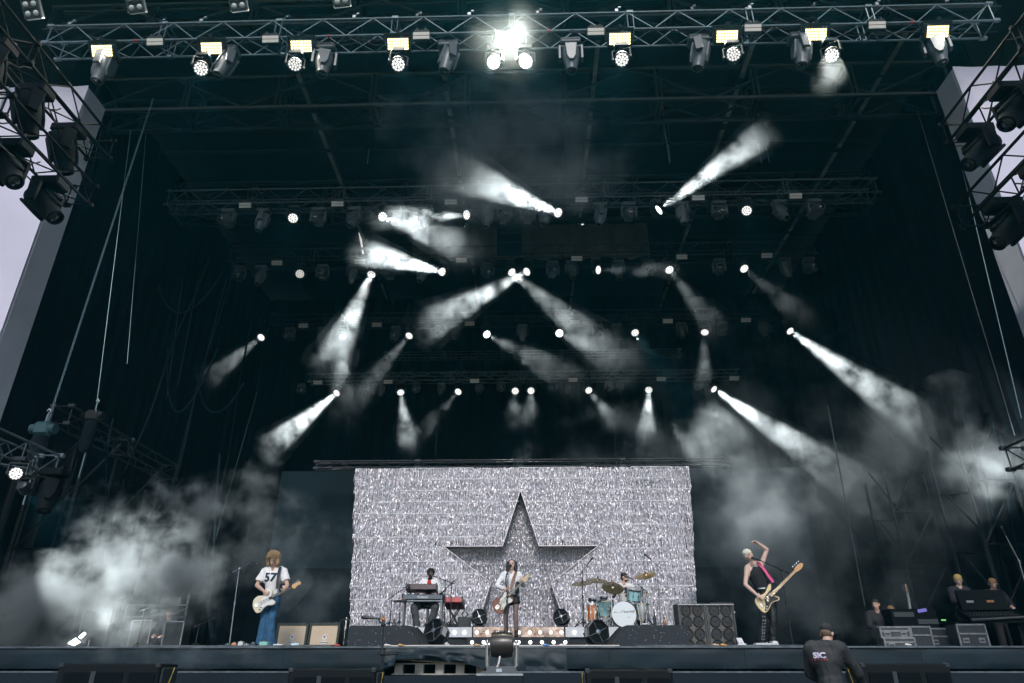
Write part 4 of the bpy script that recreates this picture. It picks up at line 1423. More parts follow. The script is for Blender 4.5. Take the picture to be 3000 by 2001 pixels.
lt = garment('trousers', t, M_leath, segs, wrinkle=0.010, seed=2, wf=11)
bl = MB()
for k in range(16):
    a = -2.6 + k * 0.13
    bl.box((V['pelvis'].x - 0.025 + 0.150 * math.sin(a + 1.57), 0.152 * -math.cos(a + 1.57), 1.055), (0.012, 0.006, 0.022), Matrix.Rotation(a + 1.57, 3, 'Z'))
garment('belt', t, M_strap_bk, [(V['pelvis'] + Vector((-0.025, 0, 0.095)), 0.148, V['pelvis'] + Vector((-0.035, 0, 0.135)), 0.147, True)], 0.012, 1, 0)
obj('belt_studs', bl.mesh('belt_studs'), M_chrome, t)['kind'] = 'stuff'
sd_ = MB()
bt = BVHTree.FromPolygons([v.co for v in lt.data.vertices], [p.vertices for p in lt.data.polygons])
for k in range(13):
    q = V['hipl'].lerp(V['knl'], k / 6) if k < 6 else V['knl'].lerp(V['anl'], (k - 6) / 7)
    for dx in (-0.02, 0.02):
        h_ = bt.ray_cast(q + Vector((-0.02 + dx, -0.5, 0)), Vector((0, 1, 0)))
        if h_[0] is not None:
            sd_.ell(h_[0], (0.009, 0.006, 0.009), n=6, m=4)
obj('trouser_studs', sd_.mesh('trouser_studs', True), M_chrome, t)['kind'] = 'stuff'
for s in 'lr':
    garment('boot', t, M_black, [(V['an' + s] - Vector((0, -0.05, 0.045)), 0.046, V['an' + s] + Vector((0.0, -0.18, -0.05)), 0.04)], 0.012, 2, 0)
M_hair_bl = mat('bleached_hair', (0.78, 0.72, 0.58), 0.7, var=0.35, vscale=45, bump=0.6, bscale=90)
garment('hair', t, M_hair_bl, [], 0.009, 0, 0.010, 4, 45, ells=[(H + F.col[2] * 0.058 - F.col[1] * 0.012, (0.088, 0.098, 0.078), F), (H - F.col[1] * 0.045 + F.col[2] * 0.0, (0.075, 0.062, 0.075), F)])
ch = MB()
for k in range(22):
    a = math.pi * (0.05 + 0.9 * k / 21)
    q = V['neck'] + Vector((0.075 * math.cos(a) + 0.0, -0.055 - 0.045 * math.sin(a), -0.02 - 0.045 * math.sin(a)))
    ch.ell(q, (0.008, 0.008, 0.008), n=6, m=4)
obj('neck_chain', ch.mesh('neck_chain', True), M_chrome, t)['kind'] = 'stuff'
tt = MB()
rt = random.Random(3)
bb = BVHTree.FromPolygons([v.co for v in t.children[0].data.vertices], [p.vertices for p in t.children[0].data.polygons])
for (a, b, n) in ((V['shl'], V['ell'], 3), (V['ell'], V['wrl'], 2), (V['shr'], V['elr'], 3), (V['elr'], V['wrr'], 2)):
    for k in range(n):
        q = a.lerp(b, rt.uniform(0.25, 0.85)) + Vector((rt.uniform(-0.02, 0.02), 0, 0))
        pts = []
        dd = Vector((rt.uniform(-1, 1), 0, rt.uniform(-0.6, 0.6))).normalized() * 0.012
        for j in range(4):
            h_ = bb.ray_cast(q + dd * (j - 1.5) + Vector((0, -0.4, 0.004 * (j % 2))), Vector((0, 1, 0)))
            if h_[0] is not None:
                pts.append(h_[0])
        if len(pts) > 2:
            tt.tube([p + Vector((0, -0.002, 0)) for p in pts], 0.009, n=5)
obj('tattoos', tt.mesh('tattoos', True), mat('tattoo_ink', (0.07, 0.075, 0.085), 0.6), t)['kind'] = 'stuff'
go = BP + Vector((0.025, -0.215, 0.845))
guitar('bass_guitar', 'cream bass guitar with black pickguard held by the person in the black vest', go, R(39.5), PBASS, PGUARD,
       mat('butter_lacquer', (0.72, 0.55, 0.30), 0.22, coat=0.6), M_black, mat('maple_bass_neck', (0.66, 0.42, 0.19), 0.35, coat=0.4), mat('maple_bass_board', (0.68, 0.45, 0.22), 0.35),
       mat('maple_bass_head', (0.62, 0.34, 0.14), 0.3), 0.69, 4,
       [BP + Vector(p) for p in ((0.20, -0.225, 1.155), (0.13, -0.215, 1.27), (0.07, -0.185, 1.40), (0.01, -0.11, 1.54), (-0.01, 0.03, 1.575), (0.0, 0.15, 1.45), (0.02, 0.17, 1.25), (0.03, 0.15, 1.0), (0.02, 0.02, 0.88), (0.0, -0.12, 0.80))], mat('hot_pink_strap', (0.62, 0.05, 0.20), 0.6), 0.052, True)
straight_stand('microphone_stand', 'boom microphone stand reaching across to the person in the black vest', (BP.x + 0.42, 14.3, Z0), BP + Vector((0.41, -0.15, 1.40)), BP + Vector((0.0, -0.20, 1.575)), boom_back=0.17, mic_d=(-0.95, -0.05, 0.3))

# ------------------------------------------------------------------ the keyboard player
KP = Vector((-2.28, 18.15, RISE2))
J = dict(pelvis=(0, 0.05, 0.66), waist=(0, 0.03, 0.80), chest=(0.01, 0, 1.0), neck=(0.02, -0.02, 1.165), head=(0.045, -0.06, 1.315),
         shl=(-0.17, 0, 1.105), shr=(0.21, 0, 1.105), ell=(-0.27, -0.12, 0.86), wrl=(-0.20, -0.38, 0.86), elr=(0.315, -0.12, 0.86), wrr=(0.26, -0.36, 0.86),
         hipl=(-0.10, 0.02, 0.63), hipr=(0.10, 0.02, 0.63), knl=(-0.27, -0.40, 0.50), knr=(0.25, -0.40, 0.50), anl=(-0.19, -0.30, 0.09), anr=(0.13, -0.30, 0.09))
t, V, F, H = person('person in a white jacket over a red shirt seated behind stacked keyboards', KP, J, M_skin_dark, look=(0.05, -1, -0.12),
                    hands=(('l', (0.1, -1, -0.1), (0, -0.1, -1), 0.5, 1), ('r', (-0.1, -1, -0.1), (0, -0.1, -1), 0.5, -1)), lips=M_lip_dark, voxel=0.0105)
segs = torso_segs(V, 0.024)
for s in 'lr':
    segs += [(V['sh' + s], 0.074, V['el' + s], 0.064), (V['el' + s], 0.064, V['wr' + s].lerp(V['el' + s], 0.15), 0.052, True)]
garment('jacket', t, M_jkt, segs, wrinkle=0.009, seed=16)
garment('red_shirt', t, mat('red_cotton', (0.52, 0.025, 0.03), 0.8), [((0.025, -0.125, 1.12), 0.05, (0.02, -0.145, 0.74), 0.06)], 0.012, 2, 0.003)
segs = [((0, 0.04, 0.75), 0.13, V['pelvis'], 0.15, True)]
for s in 'lr':
    segs += [(V['pelvis'].lerp(V['hip' + s], 0.6), 0.13, V['hip' + s], 0.115), (V['hip' + s], 0.115, V['kn' + s], 0.098), (V['kn' + s], 0.098, V['an' + s] - Vector((0, 0, 0.02)), 0.088, True)]
garment('trousers', t, mat('charcoal_trousers', (0.07, 0.075, 0.08), 0.85, var=0.2, vscale=10), segs, wrinkle=0.012, seed=5)
for s in 'lr':
    garment('shoe', t, mat('white_shoes', (0.6, 0.6, 0.6), 0.5), [(V['an' + s] - Vector((0, -0.05, 0.045)), 0.044, V['an' + s] + Vector((0.0, -0.17, -0.05)), 0.04)], 0.012, 2, 0)
M_afro = mat('black_curly_hair', (0.010, 0.009, 0.009), 0.8, bump=0.6, bscale=60)
garment('hair', t, M_afro, [], 0.010, 0, 0.012, 4, 45, ells=[(H + F.col[2] * 0.055 - F.col[1] * 0.022, (0.102, 0.105, 0.092), F)])
garment('beard', t, M_afro, [], 0.009, 0, 0.004, 4, 60, ells=[(H - F.col[2] * 0.088 + F.col[1] * 0.045, (0.050, 0.045, 0.034), F)])
# stool
st = thing('stool', 'dark round stool under the keyboard player', 'stool', KP + Vector((0, 0.06, 0)))
obj('seat', MB().lathe([(0.17, 0.50), (0.19, 0.52), (0.19, 0.555), (0.16, 0.57)], n=18).mesh('seat', True), M_black, st)
obj('column', MB().cyl((0, 0, 0.1), (0, 0, 0.5), 0.03, n=10).mesh('column', True), M_steel, st)
for k in range(3):
    a = 2.09 * k
    obj('leg', MB().cyl((0, 0, 0.2), (0.25 * math.cos(a), 0.25 * math.sin(a), 0.01), 0.014, n=6).mesh('leg', True), M_steel, st)

# ------------------------------------------------------------------ the drummer
DP = Vector((2.70, 18.75, RISE2))
J = dict(pelvis=(0, 0.05, 0.56), waist=(0, 0.03, 0.72), chest=(0.0, 0, 0.95), neck=(0.0, -0.02, 1.13), head=(0.03, -0.03, 1.28),
         shl=(-0.185, 0, 1.06), shr=(0.185, 0, 1.06), ell=(-0.30, -0.13, 0.80), wrl=(-0.26, -0.38, 0.86), elr=(0.30, -0.12, 0.82), wrr=(0.22, -0.37, 0.80),
         hipl=(-0.10, 0.02, 0.54), hipr=(0.10, 0.02, 0.54), knl=(-0.25, -0.40, 0.52), knr=(0.25, -0.40, 0.52), anl=(-0.22, -0.40, 0.09), anr=(0.22, -0.40, 0.09))
t, V, F, H = person('person with short dark hair in a printed white T-shirt drumming', DP, J, M_skin, look=(0.85, -0.55, -0.05),
                    hands=(('l', (0.2, -0.9, 0.2), (0.3, 0, -0.95), 1.3, 1), ('r', (-0.3, -0.9, 0.1), (-0.3, 0, -0.95), 1.3, -1)), voxel=0.0105)
dt = garment('t_shirt', t, M_tee, torso_segs(V, 0.022) + [(V['shl'], 0.082, V['shl'].lerp(V['ell'], 0.6), 0.085, True), (V['shr'], 0.082, V['shr'].lerp(V['elr'], 0.6), 0.085, True)], wrinkle=0.010, seed=23)
pr = MB()
for (x, z, a, b) in ((0.02, 1.00, 0.05, 0.035), (0.05, 0.93, 0.035, 0.05), (0.0, 0.90, 0.03, 0.02), (0.04, 0.84, 0.045, 0.025), (0.01, 0.95, 0.02, 0.04)):
    pr.ell((x, -0.158, z), (a, 0.012, b), n=10, m=6)
obj('shirt_print', pr.mesh('shirt_print', True), mat('black_shirt_print', (0.05, 0.045, 0.05), 0.8), t)
segs = [((0, 0.04, 0.66), 0.13, V['pelvis'], 0.145, True)]
for s in 'lr':
    segs += [(V['pelvis'].lerp(V['hip' + s], 0.6), 0.125, V['hip' + s], 0.105), (V['hip' + s], 0.105, V['kn' + s], 0.080), (V['kn' + s], 0.080, V['an' + s], 0.07, True)]
garment('trousers', t, mat('black_trousers', (0.014, 0.015, 0.018), 0.8), segs, wrinkle=0.009, seed=7)
garment('hair', t, mat('dark_brown_hair', (0.022, 0.015, 0.012), 0.6, bump=0.4, bscale=70), [], 0.009, 0, 0.007, 4, 40, ells=[(H + F.col[2] * 0.052 - F.col[1] * 0.018, (0.086, 0.097, 0.076), F), (H - F.col[1] * 0.048, (0.076, 0.06, 0.078), F)])
garment('beard', t, mat('dark_brown_hair', (0.022, 0.015, 0.012)), [], 0.009, 1, 0.002, 4, 60, ells=[(H - F.col[2] * 0.075 + F.col[1] * 0.035, (0.055, 0.055, 0.036), F)])
for s, a, b in (('l', (-0.26, -0.46, 0.87), (-0.34, -0.60, 1.20)), ('r', (0.16, -0.46, 0.82), (-0.22, -0.66, 0.86))):
    o = MB().cyl(DP + Vector(a), DP + Vector(b), 0.008, 0.006, n=6).build('drumstick', mat('hickory', (0.55, 0.38, 0.2), 0.5), None, True)
    tag(o, 'wooden drumstick %s' % ('raised upright in the drummer\'s hand' if s == 'l' else 'held level over the drums by the drummer'), 'drumstick', 'drumsticks')

# ------------------------------------------------------------------ the stagehand in the pit
CP = Vector((4.02, 9.55, 0.42))
J = dict(pelvis=(0.0, 0, 0.95), waist=(0.0, 0.02, 1.10), chest=(-0.02, 0.03, 1.32), neck=(0.01, 0.02, 1.50), head=(0.05, 0.075, 1.62),
         shl=(-0.20, 0.02, 1.445), shr=(0.19, 0.02, 1.445), ell=(-0.25, 0.18, 1.16), wrl=(-0.08, 0.36, 1.05), elr=(0.33, 0.16, 1.17), wrr=(0.36, 0.40, 1.02),
         hipl=(-0.10, 0, 0.90), hipr=(0.10, 0, 0.90), knl=(-0.12, 0.02, 0.5), knr=(0.12, 0.02, 0.5), anl=(-0.13, -0.02, 0.09), anr=(0.13, -0.02, 0.09),
         toel=(-0.13, 0.16, 0.04), toer=(0.13, 0.16, 0.04))
t, V, F, H = person('person in a black cap and black jacket with a white back print, seen from behind', CP, J, M_skin, look=(0.35, 0.85, -0.45), hup=(0.1, 0.25, 1),
                    hands=(('l', (0.3, 0.9, -0.2), (0, 0, -1), 0.8, 1), ('r', (0, 0.9, -0.3), (0, 0, -1), 0.8, -1)))
M_sweat = mat('black_jacket_cloth', (0.016, 0.018, 0.021), 0.7, var=0.3, vscale=8, bump=0.2, bscale=20)
segs = torso_segs(V, 0.030, 0.98) + [(V['neck'] - Vector((0, 0, 0.05)), 0.085, V['neck'] + Vector((0.01, 0.01, 0.045)), 0.075, True)] + [(V['pelvis'] - Vector((0, 0, 0.08)), 0.175, V['waist'], 0.155, True)]
for s in 'lr':
    segs += [(V['sh' + s], 0.082, V['el' + s], 0.072), (V['el' + s], 0.072, V['wr' + s], 0.055, True)]
jk = garment('jacket', t, M_sweat, segs, wrinkle=0.012, seed=31, wf=9)
Mb = Matrix(((1, 0, 0), (0, 0, -1), (0, 1, 0)))
pp = MB()
for (x, w_, z) in ((-0.045, 0.27, 1.355), (-0.045, 0.30, 1.32), (-0.045, 0.28, 1.285)):
    pass
flat_text('SIC', 0.085, mat('white_back_print', (0.82, 0.80, 0.86), 0.6), 'back_print', t, Mb, (-0.09, -0.4, 1.365), bold=0.003, sx=1.25, target=jk.data, push=0.014)
flat_text('SIC', 0.093, mat('violet_back_print', (0.42, 0.24, 0.62), 0.6), 'back_print_shadow', t, Mb, (-0.085, -0.4, 1.362), bold=0.006, sx=1.18, target=jk.data, push=0.006)
flat_text('. . . . . .', 0.08, mat('red_back_print', (0.75, 0.10, 0.08), 0.6), 'back_print_line', t, Mb, (-0.09, -0.4, 1.335), bold=0.004, sx=0.9, target=jk.data, push=0.010)
segs = []
for s in 'lr':
    segs += [(V['pelvis'].lerp(V['hip' + s], 0.6), 0.14, V['hip' + s], 0.115), (V['hip' + s], 0.115, V['kn' + s], 0.09), (V['kn' + s], 0.09, V['an' + s], 0.085, True)]
garment('trousers', t, mat('black_trousers', (0.014, 0.015, 0.018)), segs, wrinkle=0.008, seed=9)
for s in 'lr':
    garment('boot', t, M_black, [(V['an' + s] - Vector((0, 0.04, 0.045)), 0.05, V['an' + s] + Vector((0, 0.17, -0.05)), 0.042)], 0.012, 2, 0)
garment('hair', t, mat('cropped_brown_hair', (0.16, 0.10, 0.065), 0.7), [], 0.010, 1, 0.002, 1, 60, ells=[(H - F.col[1] * 0.016 + F.col[2] * 0.004, (0.080, 0.088, 0.062), F)])
t.rotation_euler = (0, 0, R(-22))
t.scale = (0.96, 0.96, 0.985)
M_cap_ = mat('black_cap_cloth', (0.012, 0.013, 0.015), 0.75, bump=0.1, bscale=60)
cp = MB()
cp.ell(H + F.col[2] * 0.050 - F.col[1] * 0.008, (0.094, 0.112, 0.082), F, 16, 10)
obj('cap', remesh(cp, 0.012, 2, name='cap'), M_cap_, t)
obj('cap_brim', MB().prism(spline([(-0.075, 0.0), (-0.06, 0.075), (0, 0.10), (0.06, 0.075), (0.075, 0.0)], 3), 0.008, F, H + F.col[1] * 0.075 + F.col[2] * 0.045).mesh('cap_brim'), M_cap_, t)
# =================================================================== the stage set
# ------------------------------------------------------------------ tinsel curtain with its star
CURT_Y, CT, CB = 20.0, 6.99, STAGE_Z + 0.01
tc_ = thing('tinsel_curtain', 'glittering silver tinsel curtain in fringed rows with a star cut into it', 'curtain', (0.05, CURT_Y, CB))
CH = CT - CB


def star_pts(R0, cx=-0.03, cz=4.0 - CB, inner=0.382):
    out = []
    for k in range(10):
        a = math.pi / 2 + k * math.pi / 5
        rr = R0 if k % 2 == 0 else R0 * inner
        out.append((cx + rr * math.cos(a), cz + rr * math.sin(a)))
    return out


STAR = star_pts(2.31)


def in_poly(x, z, P):
    c = False
    j = len(P) - 1
    for i in range(len(P)):
        if (P[i][1] > z) != (P[j][1] > z) and x < (P[j][0] - P[i][0]) * (z - P[i][1]) / (P[j][1] - P[i][1]) + P[i][0]:
            c = not c
        j = i
    return c


M_tin = bpy.data.materials.new('silver_tinsel')
M_tin.use_nodes = True
_nt = M_tin.node_tree
_b = _nt.nodes['Principled BSDF']
_b.inputs['Metallic'].default_value = 0.45
_b.inputs['Roughness'].default_value = 0.42
_tc = _nt.nodes.new('ShaderNodeTexCoord')
_vo = _nt.nodes.new('ShaderNodeTexVoronoi')
_vo.inputs['Scale'].default_value = 22
_nt.links.new(_tc.outputs['Object'], _vo.inputs['Vector'])
_rp = _nt.nodes.new('ShaderNodeValToRGB')
_rp.color_ramp.elements[0].color = (0.86, 0.87, 0.96, 1)
_rp.color_ramp.elements[1].color = (0.99, 0.92, 0.95, 1)
_sp = _nt.nodes.new('ShaderNodeSeparateColor')
_nt.links.new(_vo.outputs['Color'], _sp.inputs[0])
_nt.links.new(_sp.outputs[0], _rp.inputs['Fac'])
_nt.links.new(_rp.outputs[0], _b.inputs['Base Color'])

rt = random.Random(21)
NROW = 15
rh = CH / NROW


def half_w(z):
    return 4.62 + (4.93 - 4.62) * (z / CH)


def fringe(mb, x, ztop, y, L, w, cut=None):
    """one strip of foil: a chain of twisting facets"""
    yaw = rt.uniform(-1.1, 1.1) + 0.9 * mnoise.noise(Vector((x * 0.8, ztop * 0.5, 3.3)))
    z = ztop
    n = 9
    px, py = x, y + rt.uniform(-0.03, 0.03)
    vs_ = []
    for k in range(n + 1):
        a = yaw = yaw + rt.uniform(-1.5, 1.5)
        vs_.append((px - w / 2 * math.cos(a), py - w / 2 * math.sin(a), z))
        vs_.append((px + w / 2 * math.cos(a), py + w / 2 * math.sin(a), z))
        z -= L / n
        px += rt.uniform(-0.008, 0.008)
        py += rt.uniform(-0.022, 0.022)
    mb.add(vs_, [(2 * k, 2 * k + 1, 2 * k + 3, 2 * k + 2) for k in range(n) if cut is None or not in_poly(x, ztop - L * (k + 0.5) / n, cut)])


M_scrim = mat('dull_silver_backing', (0.30, 0.32, 0.35), 0.35, 0.8, var=0.4, vscale=5)
for r in range(NROW):
    zt = CH - r * rh
    mb = MB()
    hw = half_w(zt)
    x = -hw + rt.uniform(-0.05, 0)
    while x < hw + 0.04:
        L = rh * rt.uniform(0.95, 1.4)
        if zt - L < 0.0:
            L = zt
        fringe(mb, x, min(CH, zt + rt.uniform(-0.05, 0.05)), 0.0, max(0.05, L), rt.uniform(0.009, 0.016), STAR)
        x += rt.uniform(0.005, 0.0095)
    o = obj('fringe_row', mb.mesh('fringe_row'), M_tin, tc_)
    o['kind'] = 'stuff'
    # header tape of the row, left out inside the star
    xs_ = np.linspace(-hw, hw, 60)
    hb = MB()
    for a, b in zip(xs_[:-1], xs_[1:]):
        if not in_poly((a + b) / 2, zt - 0.02, STAR) and mnoise.noise(Vector((a * 0.6, r * 3.1, 0))) > -0.12:
            hb.box(((a + b) / 2, -0.034, zt - 0.010), (b - a, 0.006, 0.016 * rt.uniform(0.5, 1.0)))
    obj('header_tape', hb.mesh('header_tape'), mat('bright_foil_tape', (0.85, 0.87, 0.90), 0.5, 0.2), tc_)['kind'] = 'stuff'
# tinsel at the back of the star recess
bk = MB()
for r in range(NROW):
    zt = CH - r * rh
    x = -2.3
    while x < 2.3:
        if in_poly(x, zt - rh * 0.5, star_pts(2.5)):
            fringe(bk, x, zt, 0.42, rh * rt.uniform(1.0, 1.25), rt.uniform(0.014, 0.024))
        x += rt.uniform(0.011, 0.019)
M_tin_shade = M_tin.copy()  # darker copy of the same foil; the recess shade is put into its colour
M_tin_shade.name = 'shaded_tinsel'
_r2 = [n for n in M_tin_shade.node_tree.nodes if n.type == 'VALTORGB'][0]
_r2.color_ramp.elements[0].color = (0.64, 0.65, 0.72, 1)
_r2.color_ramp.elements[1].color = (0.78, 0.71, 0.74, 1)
obj('star_fringe', bk.mesh('star_fringe'), M_tin_shade, tc_)['kind'] = 'stuff'
# rim of the star
M_rim = mat('pink_white_star_rim', (0.66, 0.60, 0.62), 0.3, 0.6, var=0.1, vscale=3)
for k in range(10):
    a, b = Vector((STAR[k][0], 0, STAR[k][1])), Vector((STAR[(k + 1) % 10][0], 0, STAR[(k + 1) % 10][1]))
    d = (b - a)
    if max(a.z, b.z) < 0.35:
        continue
    nrm = Vector((d.z, 0, -d.x)).normalized()
    M3 = Matrix((d.normalized(), Vector((0, 1, 0)), d.normalized().cross(Vector((0, 1, 0))))).transposed()
    obj('star_rim', MB().box((a + b) / 2 + Vector((0, 0.185, 0)), (d.length, 0.40, 0.022), M3).mesh('star_rim'), M_rim, tc_)
    obj('star_lip', MB().box((a + b) / 2 + Vector((0, -0.035, 0)), (d.length, 0.03, 0.018), M3).mesh('star_lip'), M_rim, tc_)
# dull backing behind the foil, cut round the star
bkv = MB()
N = 48
for i in range(N):
    for j in range(26):
        x0, x1 = -4.6 + 9.2 * i / N, -4.6 + 9.2 * (i + 1) / N
        z0, z1 = 0.05 + (CH - 0.1) * j / 26, 0.05 + (CH - 0.1) * (j + 1) / 26
        if not in_poly((x0 + x1) / 2, (z0 + z1) / 2, star_pts(2.6)):
            bkv.add([(x0, 0.10, z0), (x1, 0.10, z0), (x1, 0.10, z1), (x0, 0.10, z1)], [(0, 1, 2, 3)])
obj('backing', bkv.mesh('backing'), M_scrim, tc_)
obj('star_backing', MB().box((0, 0.60, CH * 0.5), (5.0, 0.02, CH - 0.2)).mesh('star_backing'), M_scrim, tc_)

# ------------------------------------------------------------------ risers with bulbs
M_riser = mat('black_riser_carpet', (0.020, 0.024, 0.030), 0.8, var=0.3, vscale=4)
_m = M_riser
M_conf = bpy.data.materials.new('riser_carpet_with_confetti')
M_conf.use_nodes = True
_nt = M_conf.node_tree
_b = _nt.nodes['Principled BSDF']
_b.inputs['Roughness'].default_value = 0.8
_tc = _nt.nodes.new('ShaderNodeTexCoord')
_vo = _nt.nodes.new('ShaderNodeTexVoronoi')
_vo.inputs['Scale'].default_value = 16
_vo.inputs['Randomness'].default_value = 1.0
_nt.links.new(_tc.outputs['Object'], _vo.inputs['Vector'])
_rp = _nt.nodes.new('ShaderNodeValToRGB')
_rp.color_ramp.interpolation = 'CONSTANT'
_rp.color_ramp.elements[0].color = (0.35, 0.36, 0.38, 1)
_rp.color_ramp.elements[1].position = 0.13
_rp.color_ramp.elements[1].color = (0.022, 0.027, 0.034, 1)
_nt.links.new(_vo.outputs['Distance'], _rp.inputs['Fac'])
_nt.links.new(_rp.outputs[0], _b.inputs['Base Color'])

rs = thing('drum_riser', 'wide dark riser carrying the keyboards and the drum kit', 'riser', (0, 16.6, STAGE_Z))
RH = RISE2 - STAGE_Z
obj('platform', MB().box((0, 1.62, RH / 2), (7.2, 3.2, RH), ch=0.01).mesh('platform'), M_riser, rs)
for sx in (-1, 1):
    bx_ = MB().prism([(-0.80, 0.0), (0.80, 0.0), (0.80 - (0.0 if sx > 0 else 0.32), RH - 0.01), (-0.76 + (0.0 if sx < 0 else 0.28), RH - 0.01), (-0.80 + (0.0 if sx < 0 else 0.0), RH - 0.09 if sx < 0 else 0.02)], 0.9, Matrix(((1, 0, 0), (0, 0, -1), (0, 1, 0))), (sx * 2.80, -0.47, 0.0), 0.01)
    o = obj('side_block', bx_.mesh('side_block'), M_conf, rs)
M_wpanel = mat('white_riser_panel', (0.60, 0.62, 0.65), 0.35, var=0.05)
M_bulb = mat('lit_round_bulb', (0.9, 0.9, 0.9), 0.4, emit=(1, 0.98, 0.95), estr=1.6)
M_mirror = mat('rippled_mirror_panel', (0.50, 0.40, 0.40), 0.16, 0.9, var=0.6, vscale=4, bump=0.5, bscale=5)  # warm reflections are put into the base colour as a pink tint
Mxz = Matrix(((1, 0, 0), (0, 0, -1), (0, 1, 0)))
for sx in (-1, 1):
    obj('white_panel', MB().prism([(sx * 1.03, RH - 0.21), (sx * 1.03, RH - 0.005), (sx * 2.25, RH - 0.005), (sx * 1.80, 0.02), (sx * 1.42, 0.02), (sx * 1.70, RH - 0.21)], 0.02, Mxz, (0, -0.03, 0)).mesh('white_panel'), M_wpanel, rs)
obj('mirror_band', MB().box((0.03, -0.03, RH - 0.115), (2.06, 0.02, 0.22)).mesh('mirror_band'), M_mirror, rs)
bulb_me = MB().ell((0, 0, 0), (0.036, 0.022, 0.036), n=12, m=8).mesh('bulb', True)
for x in list(np.linspace(-0.92, 0.97, 9)) + [-1.20, -1.42, 1.26, 1.50]:
    o = obj('bulb', bulb_me, M_bulb, rs)
    o.location = (x, -0.05, RH - 0.115)
sp_ = thing('centre_step', 'low black step with a row of round bulbs under the singer', 'step', (0.03, 15.2, STAGE_Z))
obj('platform', MB().box((0, 0.68, (RISE1 - STAGE_Z) / 2), (2.1, 1.36, RISE1 - STAGE_Z), ch=0.008).mesh('platform'), M_riser, sp_)
for x in np.linspace(-0.94, 0.96, 9):
    o = obj('bulb', bulb_me, M_bulb, sp_)
    o.location = (x, -0.012, 0.115)


# ------------------------------------------------------------------ dark octagonal floor lights
def floor_light(label, loc, d, s=1.0):
    t = thing('floor_light', label, 'floor light', loc, group='octagonal floor lights')
    t.scale = (s, s, s)
    obj('base', MB().box((0, 0, 0.035), (0.34, 0.28, 0.07), ch=0.015).mesh('base'), M_fix, t)
    d = Vector(d).normalized()
    ax = Vector((0, 0, 1)).cross(d).normalized()
    c = Vector((0, 0, 0.27))
    for q in (-1, 1):
        obj('yoke_arm', MB().cyl(ax * q * 0.16 + Vector((0, 0, 0.06)), c + ax * q * 0.255, 0.018, n=6).mesh('yoke_arm', True), M_fix, t)
    M3 = frame(d)
    oct_ = lambda r, z: [c + M3 @ Vector((r * math.cos(math.pi / 8 + k * math.pi / 4), r * math.sin(math.pi / 8 + k * math.pi / 4), z)) for k in range(8)]
    rings = [oct_(0.12, -0.20), oct_(0.19, -0.17), oct_(0.245, -0.02), oct_(0.245, 0.15), oct_(0.22, 0.16), oct_(0.20, 0.10)]
    b = MB()
    vv = [p for r_ in rings for p in r_]
    ff = [(k * 8 + i, k * 8 + (i + 1) % 8, (k + 1) * 8 + (i + 1) % 8, (k + 1) * 8 + i) for k in range(5) for i in range(8)]
    ff += [tuple(reversed(range(8))), tuple(range(40, 48))]
    b.add(vv, ff)
    obj('head', b.mesh('head'), M_fix, t)
    sidep = rings[2] + rings[3]
    i0 = max(range(8), key=lambda i: ((rings[2][i] + rings[2][(i + 1) % 8]) / 2 - c).normalized().dot(Vector((0.55 if d.x < 0 else -0.55, -0.35, 0.0))))
    q = [rings[2][i0], rings[2][(i0 + 1) % 8], rings[3][(i0 + 1) % 8], rings[3][i0]]
    cen = sum(q, Vector()) / 4
    qq = [cen + (p - cen) * 0.86 + (cen - c).normalized() * 0.006 for p in q]
    obj('side_panel', MB().add(qq, [(0, 1, 2, 3), (3, 2, 1, 0)][:1]).mesh('side_panel'), mat('pale_side_panel', (0.48, 0.47, 0.47), 0.5), t)
    obj('glass', MB().add(oct_(0.205, 0.115), [tuple(range(8))]).mesh('glass'), mat('smoked_lens', (0.005, 0.006, 0.007), 0.6, spec=0.12), t)
    cr = MB()
    for k in range(2):
        a = 0.4 + k * math.pi / 2
        e = M3 @ Vector((math.cos(a) * 0.2, math.sin(a) * 0.2, 0))
        cr.cyl(c + M3 @ Vector((0, 0, 0.135)) - e, c + M3 @ Vector((0, 0, 0.135)) + e, 0.007, n=5)
    cr.lathe([(0.045, 0.12), (0.045, 0.15), (0.02, 0.155)], M3, c, n=10)
    obj('lamp_cross', cr.mesh('lamp_cross'), M_steel, t)
    return t


floor_light('octagonal floor light tilted outwards before the keyboard side of the singer', (-1.57, 14.72, STAGE_Z), (-0.45, -0.75, 0.35))
floor_light('octagonal floor light with pale side on the drum side of the singer', (1.57, 14.72, STAGE_Z), (0.30, -0.85, 0.10))
floor_light('small octagonal floor light on the riser between keyboards and singer', (-0.90, 16.95, RISE2), (0.1, -0.9, 0.3), 0.76)
floor_light('small octagonal floor light on the riser between singer and drums', (1.0, 16.95, RISE2), (-0.2, -0.9, 0.3), 0.76)

# ------------------------------------------------------------------ amplifiers
M_tolex = mat('dark_green_tolex', (0.020, 0.030, 0.028), 0.6, var=0.2, vscale=20)
M_cream = mat('cream_grille_cloth', (0.58, 0.46, 0.33), 0.85, var=0.06, vscale=40, bump=0.2, bscale=260)


